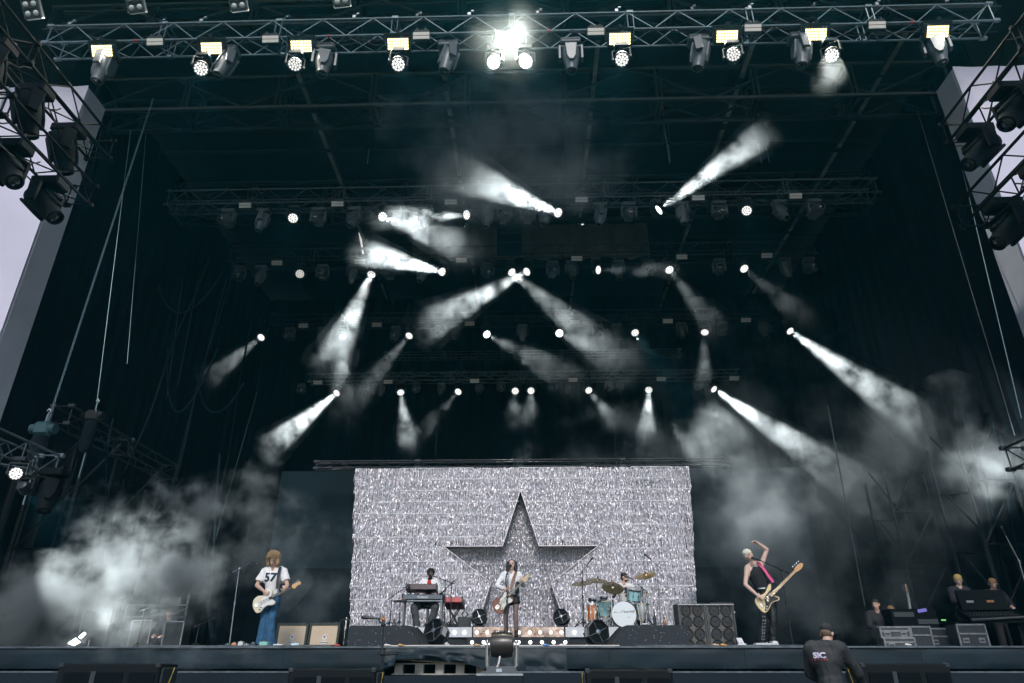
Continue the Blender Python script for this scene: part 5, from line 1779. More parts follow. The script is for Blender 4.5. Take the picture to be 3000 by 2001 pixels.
def amp_cab(label, loc, rz, dial):
    t = thing('amplifier_cabinet', label, 'amplifier', loc, (R(-7), 0, rz), 'cream-fronted amplifier cabinets')
    w, h, d = 0.70, 0.50, 0.36
    fr = MB()
    fr.box((-w / 2 + 0.028, 0, h / 2), (0.056, d, h), ch=0.01).box((w / 2 - 0.028, 0, h / 2), (0.056, d, h), ch=0.01)
    fr.box((0, 0, h - 0.024), (w - 0.112, d, 0.048)).box((0, 0, 0.024), (w - 0.112, d, 0.048)).box((0, d / 2 - 0.02, h / 2), (w - 0.112, 0.03, h - 0.096))
    obj('case', fr.mesh('case'), M_tolex, t)
    obj('grille', MB().box((0, -d / 2 + 0.03, h / 2), (w - 0.114, 0.02, h - 0.098)).mesh('grille'), M_cream, t)
    M3 = Matrix(((1, 0, 0), (0, 0, -1), (0, 1, 0)))
    pl = obj('badge', MB().box((0.02, -d / 2 + 0.017, 0.095), (0.16, 0.006, 0.062), None, 0.002).mesh('badge'), mat('white_badge', (0.75, 0.74, 0.72), 0.4), t)
    flat_text('ORANGE', 0.042, M_black, 'badge_lettering', t, M3, (0.02, -d / 2 + 0.012, 0.095), bold=0.001)
    cr = MB().prism([(0.05 * math.sin(a) * (0.8 if abs(math.sin(a)) < 0.9 else 1), 0.06 * math.cos(a)) for a in np.linspace(0, 2 * math.pi, 14)[:-1]], 0.005, M3, (0.02, -d / 2 + 0.017, 0.205))
    cs = obj('crest', cr.mesh('crest'), mat('white_badge', (0.75, 0.74, 0.72)), t)
    c2 = MB()
    c2.prism([(-0.028, 0.035), (0.028, 0.035), (0.0, -0.045)], 0.004, M3, (0.02, -d / 2 + 0.013, 0.20))
    obj('crest_mark', c2.mesh('crest_mark'), mat('crest_blue', (0.12, 0.14, 0.22), 0.5), t)
    for q in (-1, 1):
        obj('handle', MB().box((q * 0.355, 0, h * 0.6), (0.012, 0.12, 0.06), ch=0.004).mesh('handle'), M_black, t)
    return t


amp_cab('cream-fronted guitar cabinet standing next to the person in the number 57 shirt', (-5.02, 16.45, STAGE_Z + 0.03), R(4), 1)
amp_cab('cream-fronted guitar cabinet standing next to the tinsel curtain', (-4.29, 16.45, STAGE_Z + 0.03), R(-2), 2)
for k, (x, w) in enumerate(((-4.36, 0.22), (-4.08, 0.18))):
    t = thing('pedal_case', 'small flat dark case lying on the amplifier near the tinsel curtain, %s' % ('wider one' if k == 0 else 'narrower one'), 'case', (x, 16.52, STAGE_Z + 0.545))
    obj('lid', MB().box((0, 0, 0.02), (w, 0.16, 0.03), ch=0.008).mesh('lid'), M_fix, t)
    obj('bottom', MB().box((0, 0, 0.0), (w * 0.96, 0.15, 0.02)).mesh('bottom'), M_steel, t)
# little cymbal stand beside the amplifiers
t = thing('percussion_stand', 'chrome stand with a small flat cymbal beside the cream cabinets', 'cymbal stand', (-3.82, 16.3, STAGE_Z))
obj('pole', MB().cyl((0, 0, 0.1), (0, 0, 0.66), 0.014, n=8).cyl((0, 0, 0.4), (0, 0, 0.46), 0.024, n=8).cyl((0, 0, 0.56), (0, 0, 0.60), 0.024, n=8).mesh('pole', True), M_chrome, t)
for k in range(3):
    a = 2.09 * k + 0.4
    obj('leg', MB().cyl((0, 0, 0.22), (0.2 * math.cos(a), 0.2 * math.sin(a), 0.01), 0.008, n=6).mesh('leg', True), M_chrome, t)
obj('cymbal', MB().lathe([(0.14, 0.0), (0.10, 0.012), (0.04, 0.016), (0.03, 0.03), (0.0, 0.034)], o=(0, 0, 0.60), n=24).mesh('cymbal', True), mat('dark_bronze', (0.16, 0.13, 0.10), 0.4, 0.8), t)


def bass_cab(label, loc, rz):
    t = thing('bass_cabinet', label, 'amplifier', loc, (0, 0, rz), 'bass cabinets with eight speakers')
    w, h, d = 0.62, 0.93, 0.42
    fr = MB()
    for q in (-1, 1):
        fr.box((q * (w / 2 - 0.02), 0, h / 2), (0.04, d, h), ch=0.008)
    fr.box((0, 0, h - 0.02), (w - 0.08, d, 0.04)).box((0, 0, 0.02), (w - 0.08, d, 0.04)).box((0, d / 2 - 0.02, h / 2), (w - 0.08, 0.03, h - 0.08))
    obj('case', fr.mesh('case'), mat('grey_black_tolex', (0.075, 0.075, 0.075), 0.6, var=0.25, vscale=20), t)
    obj('baffle', MB().box((0, -d / 2 + 0.05, h / 2), (w - 0.082, 0.02, h - 0.082)).mesh('baffle'), mat('dusty_grille', (0.135, 0.128, 0.118), 0.9, var=0.3, vscale=7, bump=0.2, bscale=200), t)
    obj('divider', MB().box((0, -d / 2 + 0.032, h * 0.40), (w - 0.09, 0.014, 0.012)).mesh('divider'), M_steel, t)
    obj('trim', MB().box((0, -d / 2 - 0.003, h - 0.02), (w, 0.012, 0.02)).mesh('trim'), mat('worn_silver_trim', (0.5, 0.5, 0.5), 0.35, 0.7, var=0.3, vscale=12), t)
    sp = MB().lathe([(0.118, 0.0), (0.120, 0.012), (0.108, 0.018), (0.098, 0.006), (0.050, -0.016), (0.042, -0.004), (0.02, 0.006), (0.0, 0.008)], Matrix(((1, 0, 0), (0, 0, -1), (0, 1, 0))), n=20).mesh('speaker', True)
    M_cone = mat('dark_paper_cone', (0.030, 0.031, 0.032), 0.7, var=0.3, vscale=15)
    for i in (-1, 1):
        for j in range(4):
            z = 0.79 - j * 0.245
            if z < 0.12:
                z = 0.115
            o = obj('speaker', sp, M_cone, t)
            o.location = (i * 0.128, -d / 2 + 0.022, 0.80 - j * 0.232 - (0.02 if j > 1 else 0))
    for z in (0.2, 0.75):
        obj('corner', MB().box((w / 2 + 0.004, -d / 2 + 0.02, z), (0.012, 0.05, 0.03)).mesh('corner'), M_chrome, t)
    return t


bass_cab('tall eight-speaker bass cabinet next to the tinsel curtain', (3.84, 16.5, STAGE_Z), R(3))
bass_cab('tall eight-speaker bass cabinet nearer the person in the black vest', (4.48, 16.5, STAGE_Z), R(-2))
t = thing('bass_amplifier', 'low dark amplifier lying on the bass cabinet near the black vest', 'amplifier', (4.55, 16.5, STAGE_Z + 0.932))
obj('case', MB().box((0.02, 0, 0.02), (0.42, 0.3, 0.04), ch=0.01).mesh('case'), M_fix, t)
obj('cloth', MB().ell((-0.13, -0.05, 0.055), (0.10, 0.08, 0.03)).mesh('cloth', True), M_blackcloth, t)


# ------------------------------------------------------------------ pedals and cables along the stage edge
def pedal(label, loc, sz, c, rz=0):
    t = thing('effect_pedal', label, 'pedal', loc, (0, 0, rz), 'effect pedals along the stage edge')
    obj('case', MB().box((0, 0, sz[2] / 2), sz, None, 0.004).mesh('case'), mat('pedal_%02d%02d%02d' % tuple(int(x * 99) for x in c), c, 0.35), t)
    k = MB()
    for i in range(max(1, int(sz[0] / 0.05))):
        k.cyl((-sz[0] / 2 + 0.025 + i * 0.05, sz[1] * 0.2, sz[2]), (-sz[0] / 2 + 0.025 + i * 0.05, sz[1] * 0.2, sz[2] + 0.018), 0.011, 0.009, n=8)
    obj('knobs', k.mesh('knobs', True), M_black, t)['kind'] = 'stuff'
    obj('footswitch', MB().cyl((0, -sz[1] * 0.3, sz[2]), (0, -sz[1] * 0.3, sz[2] + 0.014), 0.012, n=8).mesh('footswitch', True), M_chrome, t)


for k, (x, y, w, c, nm) in enumerate(((-5.38, 13.86, 0.09, (0.10, 0.12, 0.13), 'dark grey'), (-5.26, 13.84, 0.08, (0.55, 0.25, 0.12), 'rusty orange'), (-5.14, 13.86, 0.09, (0.60, 0.62, 0.62), 'white'),
                                      (-5.02, 13.84, 0.10, (0.20, 0.25, 0.24), 'grey green'), (-4.90, 13.86, 0.08, (0.05, 0.06, 0.10), 'blue black'), (-4.70, 13.86, 0.16, (0.25, 0.55, 0.45), 'wide mint green'), (-4.42, 13.85, 0.18, (0.66, 0.68, 0.70), 'wide white'),
                                      (-4.12, 13.88, 0.14, (0.55, 0.70, 0.70), 'pale blue'))):
    pedal('%s effect pedal before the feet of the number 57 shirt' % nm, (x, y, STAGE_Z), (w, 0.11, 0.05 + 0.02 * (k % 3)), c, R((k * 37) % 20 - 10))
for k, (x, w, h_, c, nm) in enumerate(((4.17, 0.15, 0.05, (0.72, 0.72, 0.74), 'white'), (4.40, 0.07, 0.03, (0.35, 0.62, 0.70), 'pale blue'), (4.62, 0.42, 0.06, (0.55, 0.56, 0.60), 'long silver'), (4.78, 0.10, 0.09, (0.68, 0.68, 0.68), 'upright white'))):
    pedal('%s effect pedal on the stage edge at the feet of the black vest' % nm, (x, 13.85 + 0.06 * (k % 2), STAGE_Z), (w, 0.13, h_), c, R(-6 + k * 4))
t = thing('tilted_pedal', 'tilted white rocker pedal near the bass player', 'pedal', (4.19, 13.98, STAGE_Z))
obj('treadle', MB().box((0.0, 0, 0.09), (0.10, 0.20, 0.02), Matrix.Rotation(R(35), 3, 'X')).mesh('treadle'), mat('white_pedal', (0.7, 0.7, 0.72), 0.4), t)
obj('bottom', MB().box((0, 0, 0.02), (0.11, 0.2, 0.04)).mesh('bottom'), M_steel, t)
rc = random.Random(31)
cabs = (('black cable lying along the stage edge below the number 57 shirt', -6.9, -3.4, M_steel), ('pale cable lying along the stage edge before the singer', -2.4, 1.9, M_diff), ('black cable lying along the stage edge below the bass cabinets', 2.2, 5.9, M_steel))
for lab, x0, x1, mm in cabs:
    pts = [Vector((x, 13.62 + 0.05 * math.sin(x * 5) + rc.uniform(-0.03, 0.03), STAGE_Z + 0.014)) for x in np.linspace(x0, x1, 40)]
    tag(MB().tube(pts, 0.011, n=6).build('stage_cable', mm, None, True), lab, 'cable', 'cables along the stage edge')
for k, (x, c, nm) in enumerate(((-3.28, (0.55, 0.08, 0.05), 'red'), (-2.35, (0.75, 0.72, 0.70), 'white'), (-2.10, (0.6, 0.32, 0.12), 'orange'), (0.55, (0.15, 0.3, 0.6), 'blue'), (0.85, (0.72, 0.72, 0.72), 'pale grey'), (3.62, (0.62, 0.42, 0.32), 'pinkish'), (3.76, (0.7, 0.36, 0.1), 'amber'), (-0.7, (0.6, 0.4, 0.2), 'tan'), (7.05, (0.7, 0.7, 0.66), 'ivory'))):
    t = MB().ell((0, 0, 0), (0.045, 0.03, 0.022), n=10, m=6).ell((0.05, 0.01, -0.005), (0.03, 0.02, 0.016), n=8, m=6)
    o = t.build('tape_scrap', mat('scrap_%d' % k, c, 0.6), None, True)
    o.location = (x, 13.60, STAGE_Z + 0.025)
    tag(o, 'crumpled %s scrap of tape on the stage edge' % nm, 'tape', 'scraps of tape on the stage edge')

# ------------------------------------------------------------------ keyboards
def keyboard(label, loc, w, h, d, m, text=None, tilt=0.0, name='keyboard', trim=None, text_m=None):
    t = thing(name, label, 'keyboard', loc, (tilt, 0, 0))
    obj('case', MB().box((0, 0, h / 2), (w, d, h), None, 0.012).mesh('case'), m, t)
    wk = MB()
    n = int(w / 0.024)
    for k in range(n - 4):
        wk.box((-w / 2 + 0.06 + k * 0.0235, d * 0.22, h + 0.006), (0.0215, d * 0.5, 0.014))
    obj('white_keys', wk.mesh('white_keys'), mat('ivory_keys', (0.75, 0.74, 0.70), 0.35), t)['kind'] = 'stuff'
    bk_ = MB()
    for k in range(n - 5):
        if k % 7 not in (2, 6):
            bk_.box((-w / 2 + 0.072 + k * 0.0235, d * 0.15, h + 0.018), (0.012, d * 0.3, 0.014))
    obj('black_keys', bk_.mesh('black_keys'), M_black, t)['kind'] = 'stuff'
    for q in (-1, 1):
        obj('end_cheek', MB().box((q * (w / 2 - 0.012), 0, h / 2 + 0.012), (0.03, d + 0.01, h + 0.03), None, 0.008).mesh('end_cheek'), trim or M_fix, t)
    if text:
        flat_text(text, 0.075, text_m or mat('silver_lettering', (0.55, 0.57, 0.6), 0.4), 'lettering', t, Matrix(((1, 0, 0), (0, 0, -1), (0, 1, 0))), (0.0, -d / 2 - 0.003, h * 0.48), bold=0.002, sx=1.2)
    pn = MB()
    for k in range(7):
        pn.cyl((-w * 0.35 + k * w * 0.11, -d * 0.3, h), (-w * 0.35 + k * w * 0.11, -d * 0.3, h + 0.02), 0.012, n=8)
    obj('panel_knobs', pn.mesh('panel_knobs', True), M_fix, t)['kind'] = 'stuff'
    return t


keyboard('dark red and black upper keyboard with its back to the audience', (-2.385, 17.72, 3.30), 0.76, 0.14, 0.30, mat('dark_red_lacquer', (0.040, 0.014, 0.018), 0.35, var=0.2), None, R(-10))
keyboard('grey lower keyboard lettered on its back, on the trestle stand', (-2.33, 17.72, 3.10), 1.00, 0.11, 0.34, mat('blue_grey_casing', (0.13, 0.155, 0.18), 0.4), 'Roland')
t = thing('keyboard_stand', 'grey trestle stand with four legs under the stacked keyboards', 'stand', (-2.33, 17.72, RISE2))
for sx in (-1, 1):
    for sy in (-1, 1):
        obj('leg', MB().box((sx * 0.46, sy * 0.13, 0.33), (0.045, 0.045, 0.66), None, 0.006).mesh('leg'), mat('grey_stand_metal', (0.22, 0.23, 0.24), 0.4, 0.5), t)
    obj('foot_bar', MB().box((sx * 0.46, 0, 0.02), (0.05, 0.4, 0.03)).mesh('foot_bar'), M_steel, t)
    obj('upper_arm', MB().cyl((sx * 0.33, 0.0, 0.64), (sx * 0.33, 0.02, 0.86), 0.018, n=8).mesh('upper_arm', True), M_black, t)
obj('table_bar', MB().box((0, 0, 0.635), (0.98, 0.30, 0.03), None, 0.006).mesh('table_bar'), M_steel, t)
keyboard('red-topped keyboard standing sideways beside the keyboard player', (-1.60, 18.0, 2.98), 0.46, 0.12, 0.7, mat('bright_red_top', (0.42, 0.035, 0.04), 0.3), None, R(-10))
t = thing('keyboard_stand', 'small black folding stand under the red-topped keyboard', 'stand', (-1.60, 18.0, RISE2))
for s_ in (-1, 1):
    obj('leg', MB().cyl((s_ * 0.16, -0.15, 0.02), (-s_ * 0.16, -0.15, 0.55), 0.015, n=6).mesh('leg', True), M_black, t)
    obj('leg', MB().cyl((s_ * 0.16, 0.15, 0.02), (-s_ * 0.16, 0.15, 0.55), 0.015, n=6).mesh('leg', True), M_black, t)
obj('pedal_board', MB().box((0.02, -0.35, 0.06), (0.42, 0.25, 0.10), None, 0.01).mesh('pedal_board'), M_fix, t)
t = thing('flight_rack', 'small dark rack of gear with a coiled cable at the singer side of the keyboards', 'rack', (-1.30, 17.6, RISE2))
obj('case', MB().box((0, 0, 0.13), (0.30, 0.3, 0.26), None, 0.01).mesh('case'), M_fix, t)
for k in range(3):
    obj('unit', MB().box((0, -0.152, 0.06 + k * 0.075), (0.26, 0.012, 0.06)).mesh('unit'), mat('rack_face', (0.03, 0.035, 0.04), 0.3), t)
obj('cable_coil', MB().tube([(0.05 * math.cos(a) * (1 + a * 0.03), -0.02 + 0.02 * math.sin(a * 0.7), 0.33 + 0.06 * math.sin(a)) for a in np.linspace(0, 19, 60)], 0.008, n=5).mesh('cable_coil', True), M_rubber, t)
t = thing('pad_controller', 'small drum pad on a stand at the outer side of the keyboards', 'drum pad', (-2.87, 17.6, RISE2))
obj('pad', MB().box((0, 0, 0.63), (0.32, 0.2, 0.04), Matrix.Rotation(R(-4), 3, 'Y'), 0.01).mesh('pad'), M_fix, t)
obj('red_face', MB().box((0, 0, 0.655), (0.26, 0.14, 0.01), Matrix.Rotation(R(-4), 3, 'Y')).mesh('red_face'), mat('red_pad', (0.35, 0.05, 0.05), 0.5), t)
obj('pole', MB().cyl((0, 0, 0.05), (0, 0, 0.61), 0.012, n=8).mesh('pole', True), M_black, t)
for k in range(3):
    a = 2.09 * k
    obj('leg', MB().cyl((0, 0, 0.2), (0.2 * math.cos(a), 0.2 * math.sin(a), 0.01), 0.008, n=6).mesh('leg', True), M_black, t)
straight_stand('microphone_stand', 'boom stand at the outer side of the pad, pointing up at the keyboards', (-3.08, 17.5, RISE2), (-3.06, 17.5, 3.16), (-2.78, 17.5, 3.35), tripod=True, boom_back=0.12)
straight_stand('microphone_stand', 'boom microphone stand reaching to the mouth of the keyboard player', (-1.78, 17.6, RISE2), (-1.80, 17.6, 3.54), (-2.05, 17.62, 3.63), tripod=True, boom_back=0.25, mic_d=(-0.95, 0.2, 0.25))
straight_stand('microphone_stand', 'short boom stand over the red-topped keyboard', (-1.62, 17.4, RISE2), (-1.62, 17.4, 3.45), (-1.80, 17.5, 3.30), tripod=True, boom_back=0.1)
for k, (x, h_, nm) in enumerate(((-3.12, 0.25, 'with a blue band'), (-2.87, 0.20, 'plain'))):
    t = thing('bottle', 'dark drinks bottle %s on the riser near the pad' % nm, 'bottle', (x, 16.95, RISE2), group='bottles on the riser')
    obj('glass', MB().lathe([(0.035, 0), (0.037, h_ * 0.6), (0.018, h_ * 0.75), (0.016, h_), (0.0, h_)], n=12).mesh('glass', True), M_fix, t)
    obj('band', MB().lathe([(0.0385, h_ * 0.3), (0.0385, h_ * 0.45)], n=12).mesh('band', True), mat('blue_band', (0.05, 0.2, 0.4), 0.5) if k == 0 else M_steel, t)
for k, (x, h_, c) in enumerate(((3.12, 0.33, (0.014, 0.02, 0.02)), (3.34, 0.20, (0.30, 0.09, 0.02)))):
    t = thing('bottle', ('tall black flask on the drum riser edge', 'amber beer bottle on the drum riser edge')[k], 'bottle', (x, 16.9, RISE2), group='bottles on the riser')
    obj('glass', MB().lathe([(0.037, 0), (0.038, h_ * 0.6), (0.018, h_ * 0.78), (0.016, h_), (0.0, h_)], n=12).mesh('glass', True), mat('bottle_%d' % k, c, 0.2, spec=0.7), t)
    obj('cap', MB().lathe([(0.019, h_), (0.019, h_ + 0.02), (0.0, h_ + 0.02)], n=10).mesh('cap', True), M_steel, t)

# ------------------------------------------------------------------ the drum kit
M_turq = mat('pale_turquoise_wrap', (0.40, 0.70, 0.71), 0.3, var=0.15, vscale=8, coat=0.4)
M_amber = mat('amber_acrylic', (0.50, 0.14, 0.03), 0.2, var=0.3, vscale=6, coat=0.5)
M_headw = mat('white_drumhead', (0.72, 0.73, 0.74), 0.5, var=0.03)
M_bronze = mat('cymbal_bronze', (0.50, 0.37, 0.16), 0.30, 0.9, var=0.3, vscale=7)
M_bronze_d = mat('dark_cymbal_bronze', (0.30, 0.25, 0.15), 0.35, 0.9, var=0.35, vscale=7)


def drum(label, c, axis, r, depth, m, legs=0, lugs=8, kind='drum', name='tom_drum', hoop=None, floor=RISE2):
    c = Vector(c)
    t = thing(name, label, 'drum', c, group='drums of the kit')
    M3 = frame(axis)
    obj('shell', MB().lathe([(r * 0.97, -depth / 2), (r * 0.98, -depth / 2 + 0.02), (r * 0.98, depth / 2 - 0.02), (r * 0.97, depth / 2)], M3, n=28).mesh('shell', True), m, t)
    for s in (-1, 1):
        o = obj('hoop', MB().lathe([(r * 0.99, -0.016), (r * 1.045, -0.016), (r * 1.045, 0.016), (r * 0.99, 0.016)], M3, M3 @ Vector((0, 0, s * depth / 2)), n=28).mesh('hoop', True), hoop or M_chrome, t)
        obj('drumhead', MB().lathe([(r * 0.985, -0.002), (r * 0.985, 0.002), (0.0, 0.003)], M3, M3 @ Vector((0, 0, s * (depth / 2 + 0.004))), n=28).mesh('drumhead', True), M_headw, t)
    for k in range(lugs):
        a = 2 * math.pi * k / lugs + 0.2
        e = M3 @ Vector((math.cos(a) * r * 1.02, math.sin(a) * r * 1.02, 0))
        z = M3 @ Vector((0, 0, 1))
        lg = MB().cyl(e - z * depth * 0.45, e + z * depth * 0.45, 0.005, n=5)
        lg.box(e, (0.018, 0.018, 0.05), M3)
        obj('lug', lg.mesh('lug'), M_chrome, t)
    for k in range(legs):
        a = 2 * math.pi * k / max(1, legs) + 0.9
        p = Vector((math.cos(a) * r * 1.05, math.sin(a) * r * 1.05, 0))
        obj('leg', MB().cyl(p + Vector((0, 0, 0.1)), Vector((p.x * 1.1, p.y * 1.1, floor - c.z + 0.005)), 0.008, n=6).mesh('leg', True), M_chrome, t)
    return t, M3


bd, M3 = drum('white-headed bass drum lettered in script at the front of the kit', (2.48, 17.50, RISE2 + 0.30), (0, -1, 0.03), 0.272, 0.40, M_turq, 0, 8, name='bass_drum', hoop=mat('silver_hoop', (0.6, 0.62, 0.64), 0.3, 0.7))
Mt = Matrix(((1, 0, 0), (0, 0, -1), (0, 1, 0)))
M_ink = mat('black_script_ink', (0.02, 0.022, 0.03), 0.6)
flat_text('The Clearing', 0.098, M_ink, 'head_lettering', bd, Matrix.Rotation(R(-7), 3, 'Y') @ Mt, (-0.01, -0.213, 0.045), shear=0.35, bold=0.0012)
obj('port_hole', MB().cyl((0.105, -0.212, -0.105), (0.105, -0.218, -0.105), 0.052, n=18).mesh('port_hole', True), M_black, bd)
for s in (-1, 1):
    obj('spur', MB().cyl((s * 0.26, -0.08, -0.06), (s * 0.33, -0.18, -0.295), 0.009, n=6).mesh('spur', True), M_chrome, bd)
drum('pale turquoise rack drum mounted above the bass drum', (2.79, 17.62, 3.20), (0.12, -0.35, 1), 0.165, 0.25, M_turq)
drum('pale turquoise floor drum on legs between amber drum and bass drum', (2.12, 17.95, 2.90), (0, -0.05, 1), 0.20, 0.36, M_turq, 3, 8, name='floor_drum')
drum('amber see-through floor drum on legs at the singer side of the kit', (1.755, 17.62, 2.80), (0, 0, 1), 0.115, 0.36, M_amber, 3, 6, name='floor_drum')
drum('shallow dark electronic pad drum above the amber drum', (1.79, 17.75, 3.10), (0.1, -0.3, 1), 0.10, 0.07, M_fix, 0, 6, name='pad_drum')
drum('shallow dark electronic pad drum above the turquoise floor drum', (2.06, 17.70, 3.14), (0.0, -0.3, 1), 0.095, 0.06, M_fix, 0, 6, name='pad_drum')
drum('snare drum with chrome shell in front of the drummer', (2.62, 18.15, 3.02), (0, -0.08, 1), 0.175, 0.14, M_chrome, 3, 8, name='snare_drum')
drum('silver floor drum at the bass cabinet side of the drummer', (3.0, 18.0, 2.83), (0, -0.05, 1), 0.19, 0.36, mat('silver_wrap', (0.5, 0.52, 0.54), 0.25, 0.6), 3, 8, name='floor_drum')


def cymbal(label, c, r, axis, base, m, tripod=True):
    c, base = Vector(c), Vector(base)
    t = thing('cymbal_stand', label, 'cymbal', base, group='cymbals on stands')
    o = c - base
    M3 = frame(axis)
    obj('cymbal', MB().lathe([(r, -0.012), (r * 0.7, 0.004), (r * 0.25, 0.016), (r * 0.2, 0.035), (r * 0.08, 0.048), (0.0, 0.05), (0.0, 0.046), (r * 0.19, 0.03), (r * 0.24, 0.012), (r * 0.7, 0.0), (r * 0.99, -0.014)], M3, o, n=32).mesh('cymbal', True), m, t)
    obj('wing_nut', MB().cyl(o + M3 @ Vector((0, 0, 0.045)), o + M3 @ Vector((0, 0, 0.09)), 0.012, n=8).mesh('wing_nut', True), M_black, t)
    pole = MB().cyl((0, 0, 0.05), (0, 0, o.z * 0.55), 0.014, n=8).cyl((0, 0, o.z * 0.5), (0, 0, o.z * 0.86), 0.010, n=8).cyl((0, 0, o.z * 0.86), o, 0.008, n=8)
    for z in (0.3, 0.53, 0.86):
        pole.cyl((0, 0, o.z * z), (0, 0, o.z * z + 0.05), 0.021, n=8)
    obj('pole', pole.mesh('pole', True), M_chrome, t)
    for k in range(3):
        a = 2.09 * k + 0.7
        obj('leg', MB().cyl((0, 0, 0.25), (0.26 * math.cos(a), 0.26 * math.sin(a), 0.01), 0.010, n=6).mesh('leg', True), M_chrome, t)
    return t


cymbal('outermost cymbal on the singer side of the kit', (1.56, 17.6, 3.47), 0.275, (-0.12, -0.30, 1), (1.54, 17.75, RISE2), M_bronze_d)
cymbal('second cymbal from the singer, behind and slightly higher', (1.94, 17.8, 3.555), 0.26, (0.08, -0.35, 1), (1.93, 17.95, RISE2), M_bronze_d)
cymbal('broad cymbal tilted to the audience in front of the drummer', (2.26, 17.35, 3.34), 0.265, (0.08, -0.75, 1), (2.22, 17.5, RISE2), M_bronze_d)
cymbal('high golden cymbal at the bass cabinet side of the drummer', (3.14, 17.8, 3.67), 0.27, (-0.22, -0.40, 1), (3.11, 17.9, RISE2), M_bronze)
cymbal('low small cymbal at the bass cabinet side of the drummer', (3.15, 18.1, 3.27), 0.17, (0, -0.1, 1), (3.2, 18.2, RISE2), M_bronze)
straight_stand('microphone_stand', 'overhead microphone stand on the singer side of the drums', (1.53, 17.5, RISE2), (1.56, 17.5, 3.72), (1.73, 17.5, 3.93), tripod=True, boom_back=0.1)
straight_stand('microphone_stand', 'overhead microphone stand on the bass cabinet side of the drums', (3.40, 17.8, RISE2), (3.44, 17.8, 3.91), (3.26, 17.8, 4.07), tripod=True, boom_back=0.13, m=M_steel)
straight_stand('microphone_stand', 'short microphone stand reaching to the drummer\'s mouth', (3.1, 18.4, RISE2), (3.1, 18.3, 3.42), (2.84, 18.35, 3.66), tripod=True, boom_back=0.1, mic_d=(-0.9, 0.2, 0.3))
hw_ = MB()
rh_ = random.Random(8)
t = thing('drum_hardware', 'cluster of chrome pedals and clamps on the floor beside the bass drum', 'drum hardware', (2.85, 17.55, RISE2))
for k in range(9):
    p = Vector((rh_.uniform(-0.05, 0.35), rh_.uniform(-0.1, 0.4), 0.0))
    q = p + Vector((rh_.uniform(-0.15, 0.15), rh_.uniform(-0.1, 0.1), rh_.uniform(0.2, 0.55)))
    obj('rod', MB().cyl(p, q, 0.010, n=6).cyl(q - (q - p) * 0.2, q - (q - p) * 0.1, 0.018, n=8).mesh('rod', True), M_chrome, t)
obj('pedal_plate', MB().box((0.1, -0.1, 0.06), (0.12, 0.3, 0.015), Matrix.Rotation(R(-14), 3, 'X')).mesh('pedal_plate'), M_steel, t)
t = thing('drum_hardware', 'cluster of chrome rods and a small dark pedal before the amber drum', 'drum hardware', (2.0, 17.45, RISE2))
for k in range(7):
    p = Vector((rh_.uniform(-0.2, 0.2), rh_.uniform(-0.1, 0.2), 0.0))
    q = p + Vector((rh_.uniform(-0.15, 0.15), rh_.uniform(-0.1, 0.1), rh_.uniform(0.12, 0.4)))
    obj('rod', MB().cyl(p, q, 0.010, n=6).mesh('rod', True), M_chrome if k % 2 else M_black, t)
obj('pedal_plate', MB().box((0.0, -0.05, 0.05), (0.10, 0.25, 0.015), Matrix.Rotation(R(-14), 3, 'X')).mesh('pedal_plate'), M_black, t)
# =================================================================== pit, wings and rigging
# ------------------------------------------------------------------ draped cloth and pallets under the middle of the stage edge
M_drape = mat('loose_black_drape', (0.010, 0.020, 0.027), 0.55, var=0.08, vscale=3, spec=0.35)
vv, ff = [], []
NX, NZ = 90, 14
for j in range(NZ + 1):
    t_ = j / NZ
    for i in range(NX + 1):
        x = -2.32 + 3.25 * i / NX
        s_ = (x + 2.32) / 3.25
        bot = 1.73 + 0.035 * math.sin(s_ * 9) - 0.03 * s_
        if s_ > 0.45:
            bot -= 0.26 * min(1, (s_ - 0.45) / 0.35)
        if s_ < 0.06:
            bot -= 0.10
        z = STAGE_Z - 0.035 + (bot - STAGE_Z + 0.035) * t_
        fold = 0.10 * math.sin((x * 4.2 + t_ * 3.4)) * t_ + 0.05 * math.sin(x * 9.5 - t_ * 6) * t_ + 0.06 * t_
        vv.append((x, EDGE_Y - 0.055 - 0.04 * t_ - abs(fold), z))
for j in range(NZ):
    for i in range(NX):
        a = j * (NX + 1) + i
        ff.append((a, a + 1, a + NX + 2, a + NX + 1))
tag(obj('draped_cloth', MB().add(vv, ff).mesh('draped_cloth', True), M_drape), 'loose black cloth hitched up along the middle of the stage edge', 'cloth')
M_wood = mat('bleached_pallet_wood', (0.42, 0.38, 0.33), 0.8, var=0.3, vscale=9)
t = thing('pallet', 'pale wooden pallet showing under the hitched cloth', 'pallet', (-1.36, 14.0, 1.50))
for x in np.linspace(-0.74, 0.74, 5):
    obj('block', MB().box((x, -0.30, 0.095), (0.15, 0.14, 0.148)).mesh('block'), M_wood, t)
for z in (0.01, 0.181):
    obj('plank', MB().box((0, -0.30, z), (1.72, 0.13, 0.022)).mesh('plank'), M_wood, t)
obj('plank', MB().box((0, 0.1, 0.181), (1.72, 0.13, 0.022)).mesh('plank'), M_wood, t)
obj('loose_plank', MB().box((-0.1, -0.36, 0.215), (1.5, 0.06, 0.022), Matrix.Rotation(R(3), 3, 'Y')).mesh('loose_plank'), M_wood, t)
sb = MB().box((-1.37, 13.6, 0.745), (1.84, 1.0, 1.49))
struct('under_stage_plinth', sb, M_lower)

# ------------------------------------------------------------------ pit floor and its speakers
struct('pit_floor', MB().box((0, 10.2, 0.175), (22, 4.4, 0.35)), mat('pit_decking', (0.05, 0.05, 0.05), 0.7, var=0.3, vscale=3))


M_pit = mat('matt_black_speaker', (0.004, 0.006, 0.008), 0.6, spec=0.15)


